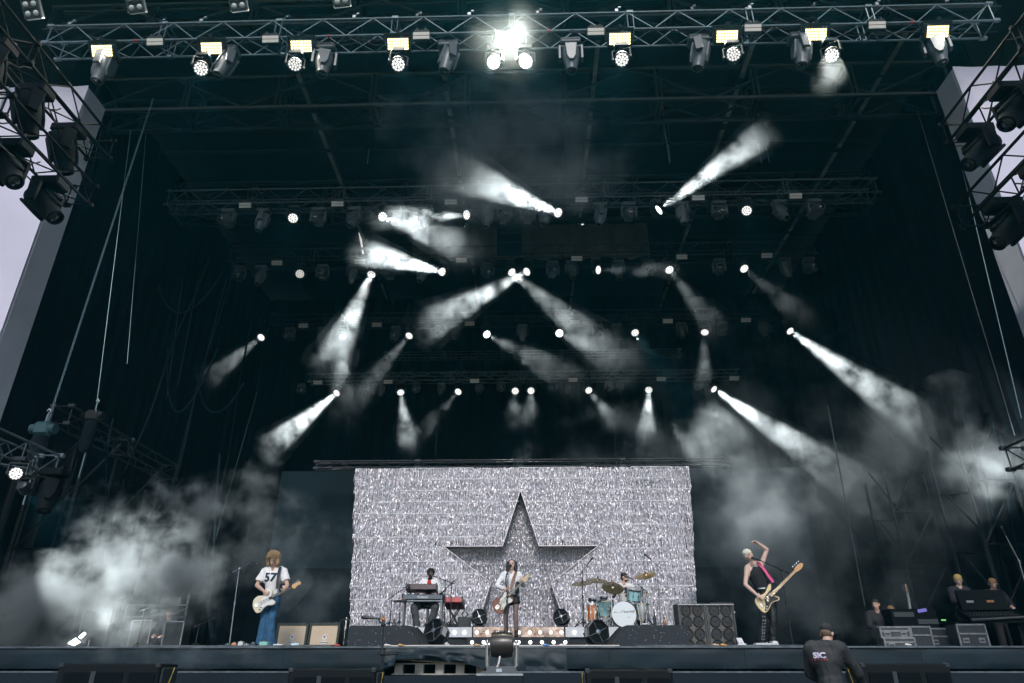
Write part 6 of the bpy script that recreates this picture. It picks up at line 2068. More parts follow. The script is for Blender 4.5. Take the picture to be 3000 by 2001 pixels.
def pit_speaker(label, x, w, top, rz, flip=1):
    t = thing('pit_speaker', label, 'speaker', (x, 10.35, 0.352), (0, 0, rz), 'speakers in the pit')
    h = top - 0.352
    obj('case', MB().box((0, 0, h / 2), (w, 0.62, h), None, 0.02).mesh('case'), M_pit, t)
    for k, q in enumerate((-0.30, 0.02, 0.34)):
        obj('grille', MB().box((q * w, -0.315, h * 0.62), (w * 0.26, 0.02, h * 0.6), None, 0.006).mesh('grille'), mat('speaker_mesh', (0.003, 0.005, 0.007), 0.8, var=0.3, vscale=30, spec=0.1), t)
    obj('centre_port', MB().box((-0.14 * w, -0.318, h * 0.62), (w * 0.05, 0.026, h * 0.62)).mesh('centre_port'), mat('speaker_port', (0.014, 0.022, 0.030), 0.6), t)
    side = MB().box((flip * (w / 2 + 0.012), 0.0, h - 0.16), (0.03, 0.50, 0.22), None, 0.008)
    obj('rigging_plate', side.mesh('rigging_plate'), M_truss_dark, t)
    for q in (-1, 1):
        obj('corner', MB().box((q * (w / 2 - 0.03), -0.29, h - 0.02), (0.07, 0.06, 0.06), None, 0.01).mesh('corner'), M_truss_dark, t)
    obj('cable', MB().tube(catenary((flip * (w / 2 + 0.03), 0.1, h - 0.05), (flip * (w / 2 + 0.03), -0.12, h - 0.35), 0.05, 8), 0.006, n=5).mesh('cable', True), mat('yellow_cable', (0.45, 0.33, 0.05), 0.6), t)


pit_speaker('black pit speaker at the smoky end, below the guitarist side wing', -5.40, 1.34, 1.675, R(4))
pit_speaker('black pit speaker below the cream guitar cabinets, with a microphone above it', -2.36, 1.16, 1.615, R(2))
pit_speaker('black pit speaker below the drum kit', 1.60, 1.14, 1.605, R(-2), -1)
pit_speaker('black pit speaker beside the person in the black cap', 5.22, 1.12, 1.675, R(-4), -1)
t = straight_stand('microphone_stand', 'short dark microphone stand with orange-ringed microphone above a pit speaker', (-1.80, 10.9, 0.352), (-1.86, 10.9, 2.20), (-1.92, 10.9, 2.285), boom_back=0.02, mic_d=(-0.98, 0, 0.10), tripod=True)
t.scale = (1.5, 1.5, 1.0)
obj('orange_ring', MB().lathe([(0.020, 0), (0.021, 0.03), (0.012, 0.035)], frame((0.98, 0, -0.10)), (-0.075, 0, 1.923), n=12).mesh('orange_ring', True), M_orange, t)
obj('clamp', MB().box((0.035, 0, 1.46), (0.13, 0.06, 0.05), None, 0.01).box((-0.04, 0, 1.47), (0.05, 0.08, 0.07), None, 0.01).mesh('clamp'), M_black, t)

# ------------------------------------------------------------------ the big flood head on its case in the middle of the pit
t = thing('flight_case', 'dark case carrying the flood light in the middle of the pit', 'case', (-0.12, 10.4, 0.352))
obj('body', MB().box((0, 0, 0.60), (0.62, 0.5, 1.19), None, 0.01).mesh('body'), M_lower, t)
obj('edge', MB().box((0, -0.25, 1.19), (0.63, 0.02, 0.025)).mesh('edge'), M_steel, t)
FB = 0.352 + 1.19
t = thing('flood_light', 'large chrome-armed flood light with ribbed top in the middle of the pit', 'flood light', (-0.10, 10.4, FB))
t.scale = (1.08, 1.0, 1.02)
M_fl = mat('taupe_metal', (0.055, 0.05, 0.048), 0.32, 0.6, var=0.2, vscale=6)
obj('base', MB().prism([(-0.25, 0.0), (0.25, 0.0), (0.25, 0.03), (0.19, 0.045), (0.19, 0.10), (-0.19, 0.10), (-0.19, 0.045), (-0.25, 0.03)], 0.30, Matrix(((1, 0, 0), (0, 0, -1), (0, 1, 0))), (0, 0, 0), 0.008).mesh('base'), mat('base_grey', (0.10, 0.11, 0.12), 0.45, 0.3), t)
obj('display', MB().box((-0.03, -0.153, 0.05), (0.07, 0.008, 0.04)).mesh('display'), mat('pale_display', (0.45, 0.5, 0.55), 0.3), t)
for q in (-1, 1):
    obj('arm', MB().box((q * 0.185, 0, 0.25), (0.05, 0.12, 0.34), None, 0.018).cyl((q * 0.155, 0, 0.36), (q * 0.215, 0, 0.36), 0.06, n=14).mesh('arm'), mat('polished_arm', (0.32, 0.33, 0.34), 0.25, 0.8), t)
hd = MB().lathe([(0.10, -0.145), (0.15, -0.135), (0.165, -0.05), (0.165, 0.05), (0.15, 0.135), (0.10, 0.145)], Matrix(((0, 0, 1), (1, 0, 0), (0, 1, 0))), (0, 0, 0.365), n=24)
ho = obj('head', hd.mesh('head', True), M_fl, t)
for k in range(11):
    a = R(52 + k * 7.5)
    obj('fin', MB().box((-0.10 + k * 0.02, -0.02, 0.365 + 0.155), (0.008, 0.16, 0.05)).mesh('fin'), M_fl, ho)
obj('cable', MB().tube(catenary((-0.02, -0.12, 0.22), (-0.06, -0.16, 0.09), 0.03, 8), 0.012, n=6).mesh('cable', True), M_diff, t)


# ------------------------------------------------------------------ side trusses over the wings with black moving heads
M_fixblack = mat('black_wing_fixture', (0.003, 0.005, 0.007), 0.75, var=0.3, vscale=9, spec=0.12)


def black_copy(root):
    for ch in root.children_recursive:
        if ch.name.split('.')[0] in ('base', 'yoke', 'head', 'cover') and ch.material_slots:
            ch.material_slots[0].link = 'OBJECT'
            ch.material_slots[0].material = M_fixblack


WINGS = ((-1, 9.55, 12.22, 6.6, 12.15, 'guitarist'), (-1, 9.55, 10.80, 6.6, 12.0, 'guitarist'), (1, 9.55, 11.72, 6.6, 11.6, 'bassist'), (1, 9.55, 9.85, 6.6, 12.0, 'bassist'))
for k, (sx, x, z, y0, y1, nm) in enumerate(WINGS):
    lev = 'upper' if k % 2 == 0 else 'lower'
    truss('wing_truss', '%s black truss running out over the wing on the %s side' % (lev, nm), (sx * x, y0, z), (sx * x, y1, z), 0.50, 0.50, 0.55, M_fixblack, 0.03, 0.016, True, 'wing trusses', 'fbk')
    for i, yy in enumerate((8.9, 10.0, 11.1)):
        d = (-sx * 0.15 + 0.05 * i, 0.25, -1.0) if sx < 0 and k % 2 == 0 else (-sx * (0.6 + 0.1 * i), -0.25 + 0.1 * i, -0.75)
        f_ = fixture(P_spot, '%s black moving head from the audience on the %s wing truss, %s side' % (ORD[i], lev, nm), (sx * x, yy, z - 0.04), d, 'black moving heads over the wings', scale=1.35)
        black_copy(f_)
    pts = []
    rr = random.Random(k)
    cb = MB()
    for j in range(3):
        cb.tube(catenary((sx * x + rr.uniform(-0.2, 0.2), y0 + 1 + j * 1.2, z + 0.1), (sx * x + rr.uniform(-0.2, 0.2), y0 + 3 + j * 1.1, z + 0.1), 0.5, 16, 0.03, rr), 0.016, n=5)
    o = cb.build('wing_cables', M_rubber, None, True)
    tag(o, 'looped black cables on the %s wing truss, %s side' % (lev, nm), 'cable', kind='stuff')

# low truss with a lit wash head at the guitarist wing
truss('wing_truss', 'low bright-edged truss at the guitarist wing, carrying a lit wash light', (-9.35, 8.8, 5.05), (-9.35, 13.15, 5.05), 0.42, 0.42, 0.5, M_truss, 0.026, 0.014, True, 'wing trusses', 'fbk')
_lp = Vector((-8.98, 11.95, 5.12))
f_ = fixture(P_wash, 'lit wash light under the low truss at the guitarist wing', _lp, (0.35, -0.9, -0.2), 'LED wash lights on the trusses', scale=0.68)
# a second lit head added on the same truss to brighten the wing smoke
_lq = Vector((-9.35, 12.75, 5.05))
_le = at(290, 1290, 16.8)
fixture(P_wash, 'added wash light at the end of the low guitarist wing truss brightening the smoke', _lq, _le - _lq, 'LED wash lights on the trusses', scale=0.68)
spot_lamp('wash_lamp', _lq + (_le - _lq).normalized() * 0.16 - Vector((0, 0, 0.33)), _le - _lq, 1500, 50.0)
f_ = fixture(P_wash, 'dim wash light beside the lit one under the low guitarist wing truss', (-9.30, 11.6, 5.10), (0.5, -0.8, -0.2), 'LED wash lights on the trusses', scale=0.68)
set_cells(f_, M_leddim)
f_ = fixture(P_spot, 'black moving head at the end of the low guitarist wing truss', (-8.75, 12.6, 5.05), (0.2, -0.3, -0.95), 'black moving heads over the wings', scale=1.0)
black_copy(f_)
truss('wing_truss', 'unseen low truss added at the bassist wing behind bright smoke', (9.75, 9.5, 5.05), (9.75, 13.15, 5.05), 0.42, 0.42, 0.5, M_truss_dark, 0.026, 0.014, True, 'wing trusses', 'fbk')
_wp = Vector((9.75, 12.7, 5.05))  # unseen truss and wash lamp, added to brighten the smoke on this side
_we = at(2235, 1010, 16.5)
fixture(P_wash, 'wash light added under the low bassist wing truss to brighten the smoke', _wp, _we - _wp, 'LED wash lights on the trusses', scale=0.68)
spot_lamp('wash_lamp', _wp + (_we - _wp).normalized() * 0.15 - Vector((0, 0, 0.33)), _we - _wp, 1500, 40.0)
# second low truss further back
truss('wing_truss', 'dark low truss behind the guitarist wing running towards the back', (-11.2, 15.6, 7.0), (-11.2, 21.2, 7.0), 0.45, 0.45, 0.8, M_truss_dark, 0.026, 0.014, True, 'wing trusses', 'fbk')

# ------------------------------------------------------------------ scaffold towers in both wings
M_scaf = mat('dark_scaffold_tube', (0.012, 0.017, 0.020), 0.55, 0.3, var=0.3, vscale=3)
for sx, nm in ((-1, 'guitarist'), (1, 'bassist')):
    for k, yy in enumerate((18.5, 22.5)):
        t = thing('scaffold_tower', '%s scaffold tower in the wing on the %s side' % (('nearer', 'farther')[k], nm), 'scaffold', (sx * 12.3, yy, STAGE_Z), group='scaffold towers in the wings')
        for dx in (-0.7, 0.5):
            for dy in (-0.7, 0.7):
                obj('standard', MB().cyl((dx, dy, 0), (dx, dy, 5.2), 0.045, n=6).mesh('standard', True), M_scaf, t)
        for z in np.arange(0.8, 4.8, 1.6):
            for dy in (-0.7, 0.7):
                obj('ledger', MB().cyl((-0.7, dy, z), (0.5, dy, z), 0.035, n=6).mesh('ledger', True), M_scaf, t)
            obj('diagonal', MB().cyl((-0.7, -0.7, z), (0.5, -0.7, z + 1.6), 0.03, n=6).mesh('diagonal', True), M_scaf, t)
            obj('diagonal', MB().cyl((0.5 * -sx, -0.7, z), (0.5 * -sx, 0.7, z + 1.6), 0.03, n=6).mesh('diagonal', True), M_scaf, t)


# ------------------------------------------------------------------ hoist chains, ropes and looped cables in the wings
def hang(name, label, pts, r, m, cat, group=None, n=6):
    return tag(MB().tube(pts, r, n=n).build(name, m, None, True), label, cat, group)


def chain(label, a, b, r=0.022):
    """links, turned alternately"""
    a, b = Vector(a), Vector(b)
    L = (b - a).length
    mb = MB()
    n = int(L / 0.085)
    d = (b - a) / L
    M3 = frame(d)
    for i in range(n):
        c = a + d * (0.085 * (i + 0.5))
        u = M3.col[0] if i % 2 == 0 else M3.col[1]
        for s in (-1, 1):
            mb.cyl(c + u * s * 0.017 - d * 0.045, c + u * s * 0.017 + d * 0.045, 0.009, n=4, cap=False)
    o = mb.build('hoist_chain', M_chain, None)
    tag(o, label, 'chain', 'hoist chains')
    return o


chain('long bright hoist chain hanging down beside the guitarist wing to the low truss', at(352, 225, 14.6), at(108, 975, 14.6))
chain('short hoist chain hanging from the roof above the second truss, bassist side', at(1524, 285, 16.4), at(1538, 375, 16.4))
chain('short hoist chain hanging from the roof over the singer side of the second truss', at(1740, 330, 16.6), at(1750, 380, 16.6))
HL = [((335, 310), (292, 835), 17.5, 'thin rope beside the long bright chain, ending in mid-air'), ((300, 300), (220, 945), 16.0, 'thin rope from the roof to the low wing hoist'), ((232, 300), (210, 395), 15.0, 'short thin rope near the white tower sheet'),
      ((420, 640), (382, 915), 21.0, 'thin rope in the middle of the guitarist wing'), ((455, 640), (408, 885), 21.0, 'thin rope next to the looped cable in the guitarist wing'), ((2105, 250), (2330, 1000), 15.0, 'long thin rope slanting beside the bassist wing'),
      ((2165, 200), (2345, 960), 14.4, 'bright thin wire nearest the white tower on the bassist side'), ((1003, 985), (1000, 1045), 22.5, 'thin wire down to the tinsel truss, guitarist side'), ((1410, 930), (1413, 1045), 22.5, 'thin wire down to the tinsel truss, bassist side'),
      ((590, 900), (480, 1290), 23.0, 'pale rope before the backcloth edge'), ((1900, 930), (1985, 1390), 20.5, 'pale rope hanging behind the bass player'), ((520, 640), (395, 1110), 22.0, 'faint rope beyond the guitarist wing')]
for k, (a, b, Y, lab) in enumerate(HL):
    hang('hanging_rope', lab, [at(*a, Y), at(*b, Y)], 0.010 if k not in (9, 10) else 0.02, M_chain if k in (0, 1, 6) else mat('grey_rope', (0.035, 0.05, 0.056), 0.7), 'rope', 'ropes and wires')
CB_ = [((365, 655), (515, 620), 19.0, 1.3, 'looped cable high in the guitarist wing'), ((385, 800), (500, 800), 20.0, 2.2, 'looped cable in the middle of the guitarist wing'), ((452, 860), (560, 880), 21.0, 1.2, 'low looped cable near the back of the guitarist wing')]
for a, b, Y, sag, lab in CB_:
    hang('looped_cable', lab, catenary(at(*a, Y), at(*b, Y), sag, 20), 0.035, mat('teal_black_cable', (0.008, 0.015, 0.020), 0.95, spec=0.05), 'cable', 'looped cables')
for k, (a, b, Y) in enumerate((((540, 590), (385, 1150), 20.0), ((475, 600), (290, 1080), 19.0), ((600, 640), (470, 1300), 23.5), ((260, 960), (215, 1350), 17.5), ((2215, 930), (2330, 1400), 18.0), ((2280, 960), (2351, 1330), 17.5))):
    a, b = at(*a, Y), at(*b, Y)
    rr = random.Random(k)
    pts = [a.lerp(b, t_) + Vector((0.06 * math.sin(t_ * 9 + k), 0, 0)) for t_ in np.linspace(0, 1, 16)]
    hang('cable_bundle', '%s thick cable bundle falling down the wing, counted from the number 57 shirt' % ORD[k], pts, [0.026 + 0.014 * rr.random() for _ in pts], mat('teal_black_cable', (0.010, 0.018, 0.022)), 'cable', 'cable bundles in the wings')


# chain hoist motors under the roof
def hoist(label, u, v, Y, body=M_black, sling=True):
    p = at(u, v, Y)
    t = thing('chain_hoist', label, 'hoist', p, group='chain hoists')
    obj('motor', MB().box((0, 0, 0), (0.34, 0.24, 0.30), None, 0.05).cyl((-0.26, 0, 0), (0.26, 0, 0), 0.11, n=12).mesh('motor'), body, t)
    obj('chain_bag', MB().lathe([(0.10, -0.95), (0.15, -0.80), (0.16, -0.25), (0.14, -0.16)], n=12).mesh('chain_bag', True), M_blackcloth, t)
    obj('hook', MB().tube([(0, 0, 0.15), (0, 0, 0.32), (0.04, 0, 0.40), (0, 0, 0.46), (-0.04, 0, 0.40)], 0.018, n=6).mesh('hook', True), M_steel, t)
    if sling:
        obj('sling', MB().tube([(0, 0, 0.45), (0.03, 0, 0.62), (-0.03, 0, 0.8)], 0.025, n=5).mesh('sling', True), M_orange, t)
    obj('lift_chain', MB().cyl((0.05, 0, -0.15), (0.05, 0, -1.6), 0.012, n=5).mesh('lift_chain', True), M_chain, t)


hoist('chain hoist with hanging bag over the second truss, farthest to the guitarist side', 850, 290, 17.6)
hoist('chain hoist with orange sling over the second truss, guitarist side of centre', 1082, 300, 17.6)
hoist('chain hoist with orange sling over the second truss, bassist side of centre', 1285, 295, 17.6)
hoist('chain hoist over the second truss with a long hand chain', 1524, 280, 17.6)
hoist('chain hoist over the second truss near the outer rafter, bassist side', 1745, 285, 17.6)
hoist('teal chain hoist at the end of the low guitarist wing truss', 100, 985, 13.6, mat('teal_hoist', (0.02, 0.06, 0.07), 0.4), False)
hoist('chain hoist at the low rear truss in the guitarist wing', 215, 955, 16.2, M_black, False)
# small hanging speakers and boxes between trusses
for k, (u, v, Y, lab) in enumerate(((1170, 545, 21.0, 'dark box hung in the centre between second and third trusses'), (830, 560, 24.5, 'white strip lamp between second and third trusses, guitarist side'), (1070, 545, 24.5, 'white strip lamp between second and third trusses, near the centre'), (1336, 540, 24.5, 'white strip lamp between second and third trusses, bassist side'))):
    p = at(u, v, Y)
    if k == 0:
        t = thing('hanging_box', lab, 'box', p)
        obj('case', MB().box((0, 0, 0), (0.9, 0.5, 1.3), None, 0.03).mesh('case'), M_blackcloth, t)
        obj('frame', MB().box((0, -0.27, 0), (0.7, 0.03, 0.05)).box((0, -0.27, -0.4), (0.7, 0.03, 0.05)).mesh('frame'), M_truss_dark, t)
    else:
        d = (at(u + (-8, -2, 3)[k - 1], v - 45, Y) - p)
        t = thing('strip_lamp', lab, 'strip lamp', p, group='pale strip lamps under the roof')
        M3 = frame(d)
        obj('tube', MB().box((0, 0, 0), (0.11, 0.07, 1.15), M3).mesh('tube'), mat('pale_strip', (0.75, 0.72, 0.70), 0.4, emit=(1, 0.97, 0.95), estr=0.35), t)
        obj('end_cap', MB().box(M3 @ Vector((0, 0, 0.62)), (0.13, 0.09, 0.10), M3).box(M3 @ Vector((0, 0, -0.62)), (0.13, 0.09, 0.10), M3).mesh('end_cap'), M_black, t)
# blinders at the very top
for k, (u, v) in enumerate(((75, 22), (312, 8), (547, 4), (783, -6))):
    p = at(u, v, 10.6)
    t = thing('blinder', '%s white-lamped blinder from the guitarist wing above the front truss' % ORD[k], 'blinder', p, (R(38), R(-8), 0), 'blinders above the front truss')
    obj('case', MB().box((0, 0, 0.12), (0.40, 0.14, 0.66), None, 0.02).mesh('case'), mat('blinder_case', (0.05, 0.06, 0.07), 0.4), t)
    for i in (-1, 1):
        for j in range(3):
            obj('lamp', MB().ell((i * 0.09, -0.075, -0.10 + j * 0.20), (0.062, 0.025, 0.062), n=14, m=8).mesh('lamp', True), mat('pale_lamp', (0.55, 0.58, 0.56), 0.25, spec=0.6), t)
    for j in range(2):
        obj('divider', MB().box((0, -0.075, 0.0 + j * 0.20), (0.36, 0.02, 0.012)).mesh('divider'), M_black, t)
    obj('bracket', MB().box((0, 0.05, 0.55), (0.10, 0.10, 0.30)).mesh('bracket'), M_black, t)
# clamps, tape and clutter on the front truss
rr = random.Random(55)
for k in range(14):
    x = -10.8 + k * 1.65 + rr.uniform(-0.4, 0.4)
    c_ = MB().box((0, 0, 0), (0.09, 0.08, 0.10), None, 0.01).cyl((-0.03, 0, 0.03), (0.06, 0.02, 0.16), 0.015, n=6).box((0.08, 0, 0.12), (0.06, 0.05, 0.04))
    o = c_.build('rigging_clamp', M_chrome if k % 2 else M_steel, None)
    o.location = (x, TR[0][0] - 0.26, TR[0][1] + TR[0][4] + 0.05)
    tag(o, '%s bright rigging clamp from the guitarist end on top of the front truss' % ORD[k], 'clamp', 'clamps on the front truss')
for k, x in enumerate((-9.3, -7.1, -4.5, -2.6, 0.9, 4.9, 7.2, 9.6)):
    o = MB().cyl((-0.03, 0, 0), (0.03, 0, 0), 0.032, n=8).build('tape_band', M_red, None)
    o.location = (x, TR[0][0] - 0.26, TR[0][1])
    tag(o, '%s red tape band from the guitarist end on the front truss' % ORD[k], 'tape', 'red tape bands on the front truss')
for r_ in range(2):
    Y, Z, hl, w, h = TR[r_]
    mb = MB()
    for k in range(26):
        x0 = rr.uniform(-hl, hl - 2)
        mb.tube(catenary((x0, Y + rr.uniform(-0.2, 0.2), Z + rr.uniform(0.06, 0.4)), (x0 + rr.uniform(0.8, 2.6), Y + rr.uniform(-0.2, 0.2), Z + rr.uniform(0.05, 0.4)), rr.uniform(0.02, 0.25), 10, 0.02, rr), rr.uniform(0.008, 0.016), n=5)
    tag(mb.build('truss_cables', M_rubber, None, True), 'tangle of black cables lying inside the %s' % TNAME[r_], 'cable', kind='stuff')
mb = MB()
for k in range(40):
    x0 = rr.uniform(-8, 7)
    mb.tube(catenary((x0, 30.1, 14.2 + rr.uniform(0, 0.3)), (x0 + rr.uniform(0.4, 1.4), 30.1, 14.2 + rr.uniform(0, 0.3)), rr.uniform(0.1, 0.35), 8, 0.03, rr), 0.014, n=4)
tag(mb.build('truss_cables', M_chain, None, True), 'coils of pale cable hanging on the rear cable truss', 'cable', kind='stuff')

# ------------------------------------------------------------------ crew and equipment in the bassist wing
def flight_case(label, loc, sz, rz=0.0, handles=2, m=None):
    t = thing('flight_case', label, 'flight case', loc, (0, 0, rz), 'flight cases in the wing')
    w, d, h = sz
    obj('body', MB().box((0, 0, h / 2), (w, d, h), None, 0.006).mesh('body'), m or mat('case_laminate', (0.018, 0.022, 0.028), 0.45, var=0.3, vscale=6), t)
    M_al = mat('case_aluminium', (0.22, 0.23, 0.24), 0.45, 0.6, var=0.3, vscale=10)
    for q in (-1, 1):
        obj('edge_strip', MB().box((q * w / 2, -d / 2, h / 2), (0.03, 0.03, h + 0.012)).mesh('edge_strip'), M_al, t)
    for z in (0.0, h * 0.62, h):
        obj('edge_strip', MB().box((0, -d / 2 - 0.002, z), (w + 0.02, 0.026, 0.03)).mesh('edge_strip'), M_al, t)
    for k in range(handles):
        x = -w * 0.28 + k * w * 0.56
        obj('handle', MB().box((x, -d / 2 - 0.004, h * 0.34), (0.13, 0.012, 0.10), None, 0.006).mesh('handle'), M_al, t)
        obj('handle_grip', MB().box((x, -d / 2 - 0.014, h * 0.34), (0.09, 0.012, 0.03)).mesh('handle_grip'), M_fix, t)
    return t


M_caseg = mat('grey_case_metal', (0.06, 0.068, 0.075), 0.5, 0.4, var=0.3, vscale=7)
flight_case('silver-edged flight case with two handles nearest the bassist wing desk', (9.46, 15.9, STAGE_Z), (0.58, 0.45, 0.46))
flight_case('dark flight case between the two desks in the bassist wing', (8.98, 16.3, STAGE_Z), (0.48, 0.45, 0.40), R(8), 1)
flight_case('lower grey metal case under the small desk in the bassist wing', (7.95, 15.9, STAGE_Z), (0.60, 0.45, 0.20), R(-4), 1, M_caseg)
flight_case('upper grey metal case of the small desk in the bassist wing', (7.90, 15.9, STAGE_Z + 0.215), (0.58, 0.45, 0.20), R(-4), 2, M_caseg)
flight_case('tall black case with pale label between the desks', (8.52, 16.1, STAGE_Z), (0.42, 0.4, 0.43), R(3), 0)
t = thing('rack_tower', 'dark equipment rack with a small violet screen in the bassist wing', 'rack', (8.85, 16.9, STAGE_Z))
obj('case', MB().box((0, 0, 0.42), (1.0, 0.5, 0.84), None, 0.01).mesh('case'), mat('matt_black_hood', (0.006, 0.008, 0.010), 0.9, spec=0.1), t)
for k in range(5):
    obj('unit', MB().box((-0.22 + 0.5 * (k % 2), -0.255, 0.12 + 0.15 * k), (0.44, 0.012, 0.10)).mesh('unit'), mat('rack_face', (0.03, 0.035, 0.04), 0.3), t)
obj('screen', MB().box((0.20, -0.262, 0.80), (0.20, 0.008, 0.07), Matrix.Rotation(R(-8), 3, 'Y')).mesh('screen'), mat('violet_screen', (0.1, 0.08, 0.3), 0.3, emit=(0.35, 0.30, 1.0), estr=0.12), t)
obj('green_light', MB().box((0.62, -0.262, 0.60), (0.10, 0.008, 0.03)).mesh('green_light'), mat('green_strip', (0.1, 0.4, 0.1), 0.3, emit=(0.4, 1.0, 0.3), estr=0.2), t)
t = thing('mixing_desk', 'large slanted mixing desk with a raised screen hood in the bassist wing', 'mixing desk', (10.25, 16.2, STAGE_Z), (0, 0, R(-10)))
t.scale = (0.9, 0.9, 0.92)
M_desk = mat('matt_black_hood', (0.006, 0.008, 0.010), 0.9, spec=0.1)
obj('desk_body', MB().prism([(-0.35, 0.55), (0.40, 0.75), (0.40, 0.90), (-0.35, 0.66)], 1.15, Matrix(((0, 0, 1), (1, 0, 0), (0, 1, 0)))).mesh('desk_body'), M_desk, t)
fd = MB()
for k in range(16):
    fd.box((-0.5 + k * 0.066, -0.2, 0.73), (0.02, 0.03, 0.03)).cyl((-0.5 + k * 0.066, 0.0, 0.76), (-0.5 + k * 0.066, 0.0, 0.80), 0.014, n=6)
obj('faders', fd.mesh('faders'), M_truss_dark, t)['kind'] = 'stuff'
obj('front_rail', MB().cyl((-0.58, -0.37, 0.61), (0.58, -0.37, 0.66), 0.04, n=10).mesh('front_rail', True), M_truss_dark, t)
obj('screen_hood', MB().prism([(0.12, 0.86), (0.34, 0.92), (0.34, 1.30), (0.26, 1.32)], 1.05, Matrix(((0, 0, 1), (1, 0, 0), (0, 1, 0)))).mesh('screen_hood'), mat('matt_black_hood', (0.008, 0.009, 0.011), 0.9, spec=0.1), t)
for k, x in enumerate((-0.3, 0.15)):
    obj('hood_label', MB().box((x, 0.155, 1.05), (0.16, 0.006, 0.05)).mesh('hood_label'), mat('hood_label_%d' % k, ((0.2, 0.2, 0.22), (0.25, 0.10, 0.02))[k], 0.5), t)
for q in (-1, 1):
    obj('leg', MB().box((q * 0.5, 0.1, 0.3), (0.08, 0.5, 0.6)).mesh('leg'), M_desk, t)
straight_stand('microphone_stand', 'tall stand with a small shiny lamp beside the mixing desk', (10.85, 15.7, STAGE_Z), (10.88, 15.7, 3.7), (10.75, 15.7, 4.28), boom_back=0.05, m=M_steel, tripod=True)


def crew(label, loc, skin, hair_m, top_m, look, seated=False, hair_r=(0.088, 0.10, 0.08), lean=0.0, scale=1.0):
    z = -0.35 if seated else 0.0
    J = dict(pelvis=(0, 0, 0.95 + z), waist=(lean * 0.3, 0, 1.10 + z), chest=(lean * 0.7, -0.02, 1.32 + z), neck=(lean, -0.04, 1.50 + z), head=(lean * 1.2, -0.08, 1.645 + z),
             shl=(-0.19 + lean * 0.9, -0.01, 1.44 + z), shr=(0.19 + lean * 0.9, -0.01, 1.44 + z), ell=(-0.26 + lean, -0.14, 1.18 + z), wrl=(-0.13 + lean, -0.36, 1.12 + z), elr=(0.26 + lean, -0.14, 1.18 + z), wrr=(0.10 + lean, -0.36, 1.12 + z),
             hipl=(-0.1, 0, 0.90 + z), hipr=(0.1, 0, 0.90 + z))
    if seated:
        J.update(knl=(-0.18, -0.42, 0.52), knr=(0.18, -0.42, 0.52), anl=(-0.16, -0.36, 0.09), anr=(0.16, -0.36, 0.09))
    else:
        J.update(knl=(-0.11, -0.02, 0.5), knr=(0.11, -0.02, 0.5), anl=(-0.12, 0.02, 0.09), anr=(0.12, 0.02, 0.09))
    t, V, F, H = person(label, loc, J, skin, look=look, hands=(('l', (0.3, -0.9, -0.1), (0, 0, -1), 0.6, 1), ('r', (-0.3, -0.9, -0.1), (0, 0, -1), 0.6, -1)), voxel=0.012)
    segs = torso_segs(V, 0.026)
    for s in 'lr':
        segs += [(V['sh' + s], 0.08, V['el' + s], 0.07), (V['el' + s], 0.066, V['wr' + s].lerp(V['el' + s], 0.3), 0.055, True)]
    garment('top', t, top_m, segs, 0.014, 2, 0.008, 4)
    segs = []
    for s in 'lr':
        segs += [(V['pelvis'], 0.15, V['hip' + s], 0.115), (V['hip' + s], 0.11, V['kn' + s], 0.085), (V['kn' + s], 0.085, V['an' + s], 0.075, True)]
    garment('trousers', t, mat('black_trousers', (0.014, 0.015, 0.018)), segs, 0.015, 2, 0.006, 4)
    garment('hair', t, hair_m, [], 0.011, 0, 0.008, 4, 40, ells=[(H + F.col[2] * 0.055 - F.col[1] * 0.016, hair_r, F), (H - F.col[1] * 0.05, (0.076, 0.06, 0.075), F)])
    t.scale = (scale,) * 3
    return t


M_dk = mat('dark_crew_top', (0.014, 0.016, 0.02), 0.8)
crew('person with blond hair in a dark jacket at the mixing desk in the wing', (10.3, 17.2, STAGE_Z - 0.16), M_skin_pale, mat('blond_hair', (0.50, 0.33, 0.11), 0.6, bump=0.4, bscale=70), M_dk, (-0.45, -0.8, -0.35), hair_r=(0.092, 0.105, 0.09))
crew('person half hidden behind the screen hood of the mixing desk', (11.2, 17.4, STAGE_Z - 0.22), M_skin, mat('brown_crew_hair', (0.22, 0.13, 0.06), 0.6), M_dk, (-0.3, -0.8, -0.5))
crew('person with dark hair in black seated behind the small metal desk', (8.28, 17.2, STAGE_Z - 0.34), M_skin, mat('dark_brown_hair', (0.022, 0.015, 0.012)), M_dk, (-0.7, -0.7, 0), seated=True)
t = crew('person dimly seen with bent head next to the small metal desk', (8.78, 17.6, STAGE_Z - 0.46), M_skin, mat('brown_crew_hair', (0.22, 0.13, 0.06)), mat('grey_print_top', (0.12, 0.13, 0.15), 0.8, var=0.6, vscale=14), (0.1, -0.7, -0.7), seated=True)
go = Vector((8.95, 17.0, 2.62))
guitar('electric_guitar', 'dark guitar standing upright among the racks in the bassist wing', go, R(86), OFFSET, OGUARD, M_fix, M_black, mat('maple_neck', (0.58, 0.33, 0.13)), mat('rosewood', (0.05, 0.028, 0.018)), mat('dark_head', (0.10, 0.05, 0.03), 0.4), 0.44, 6, None, None)

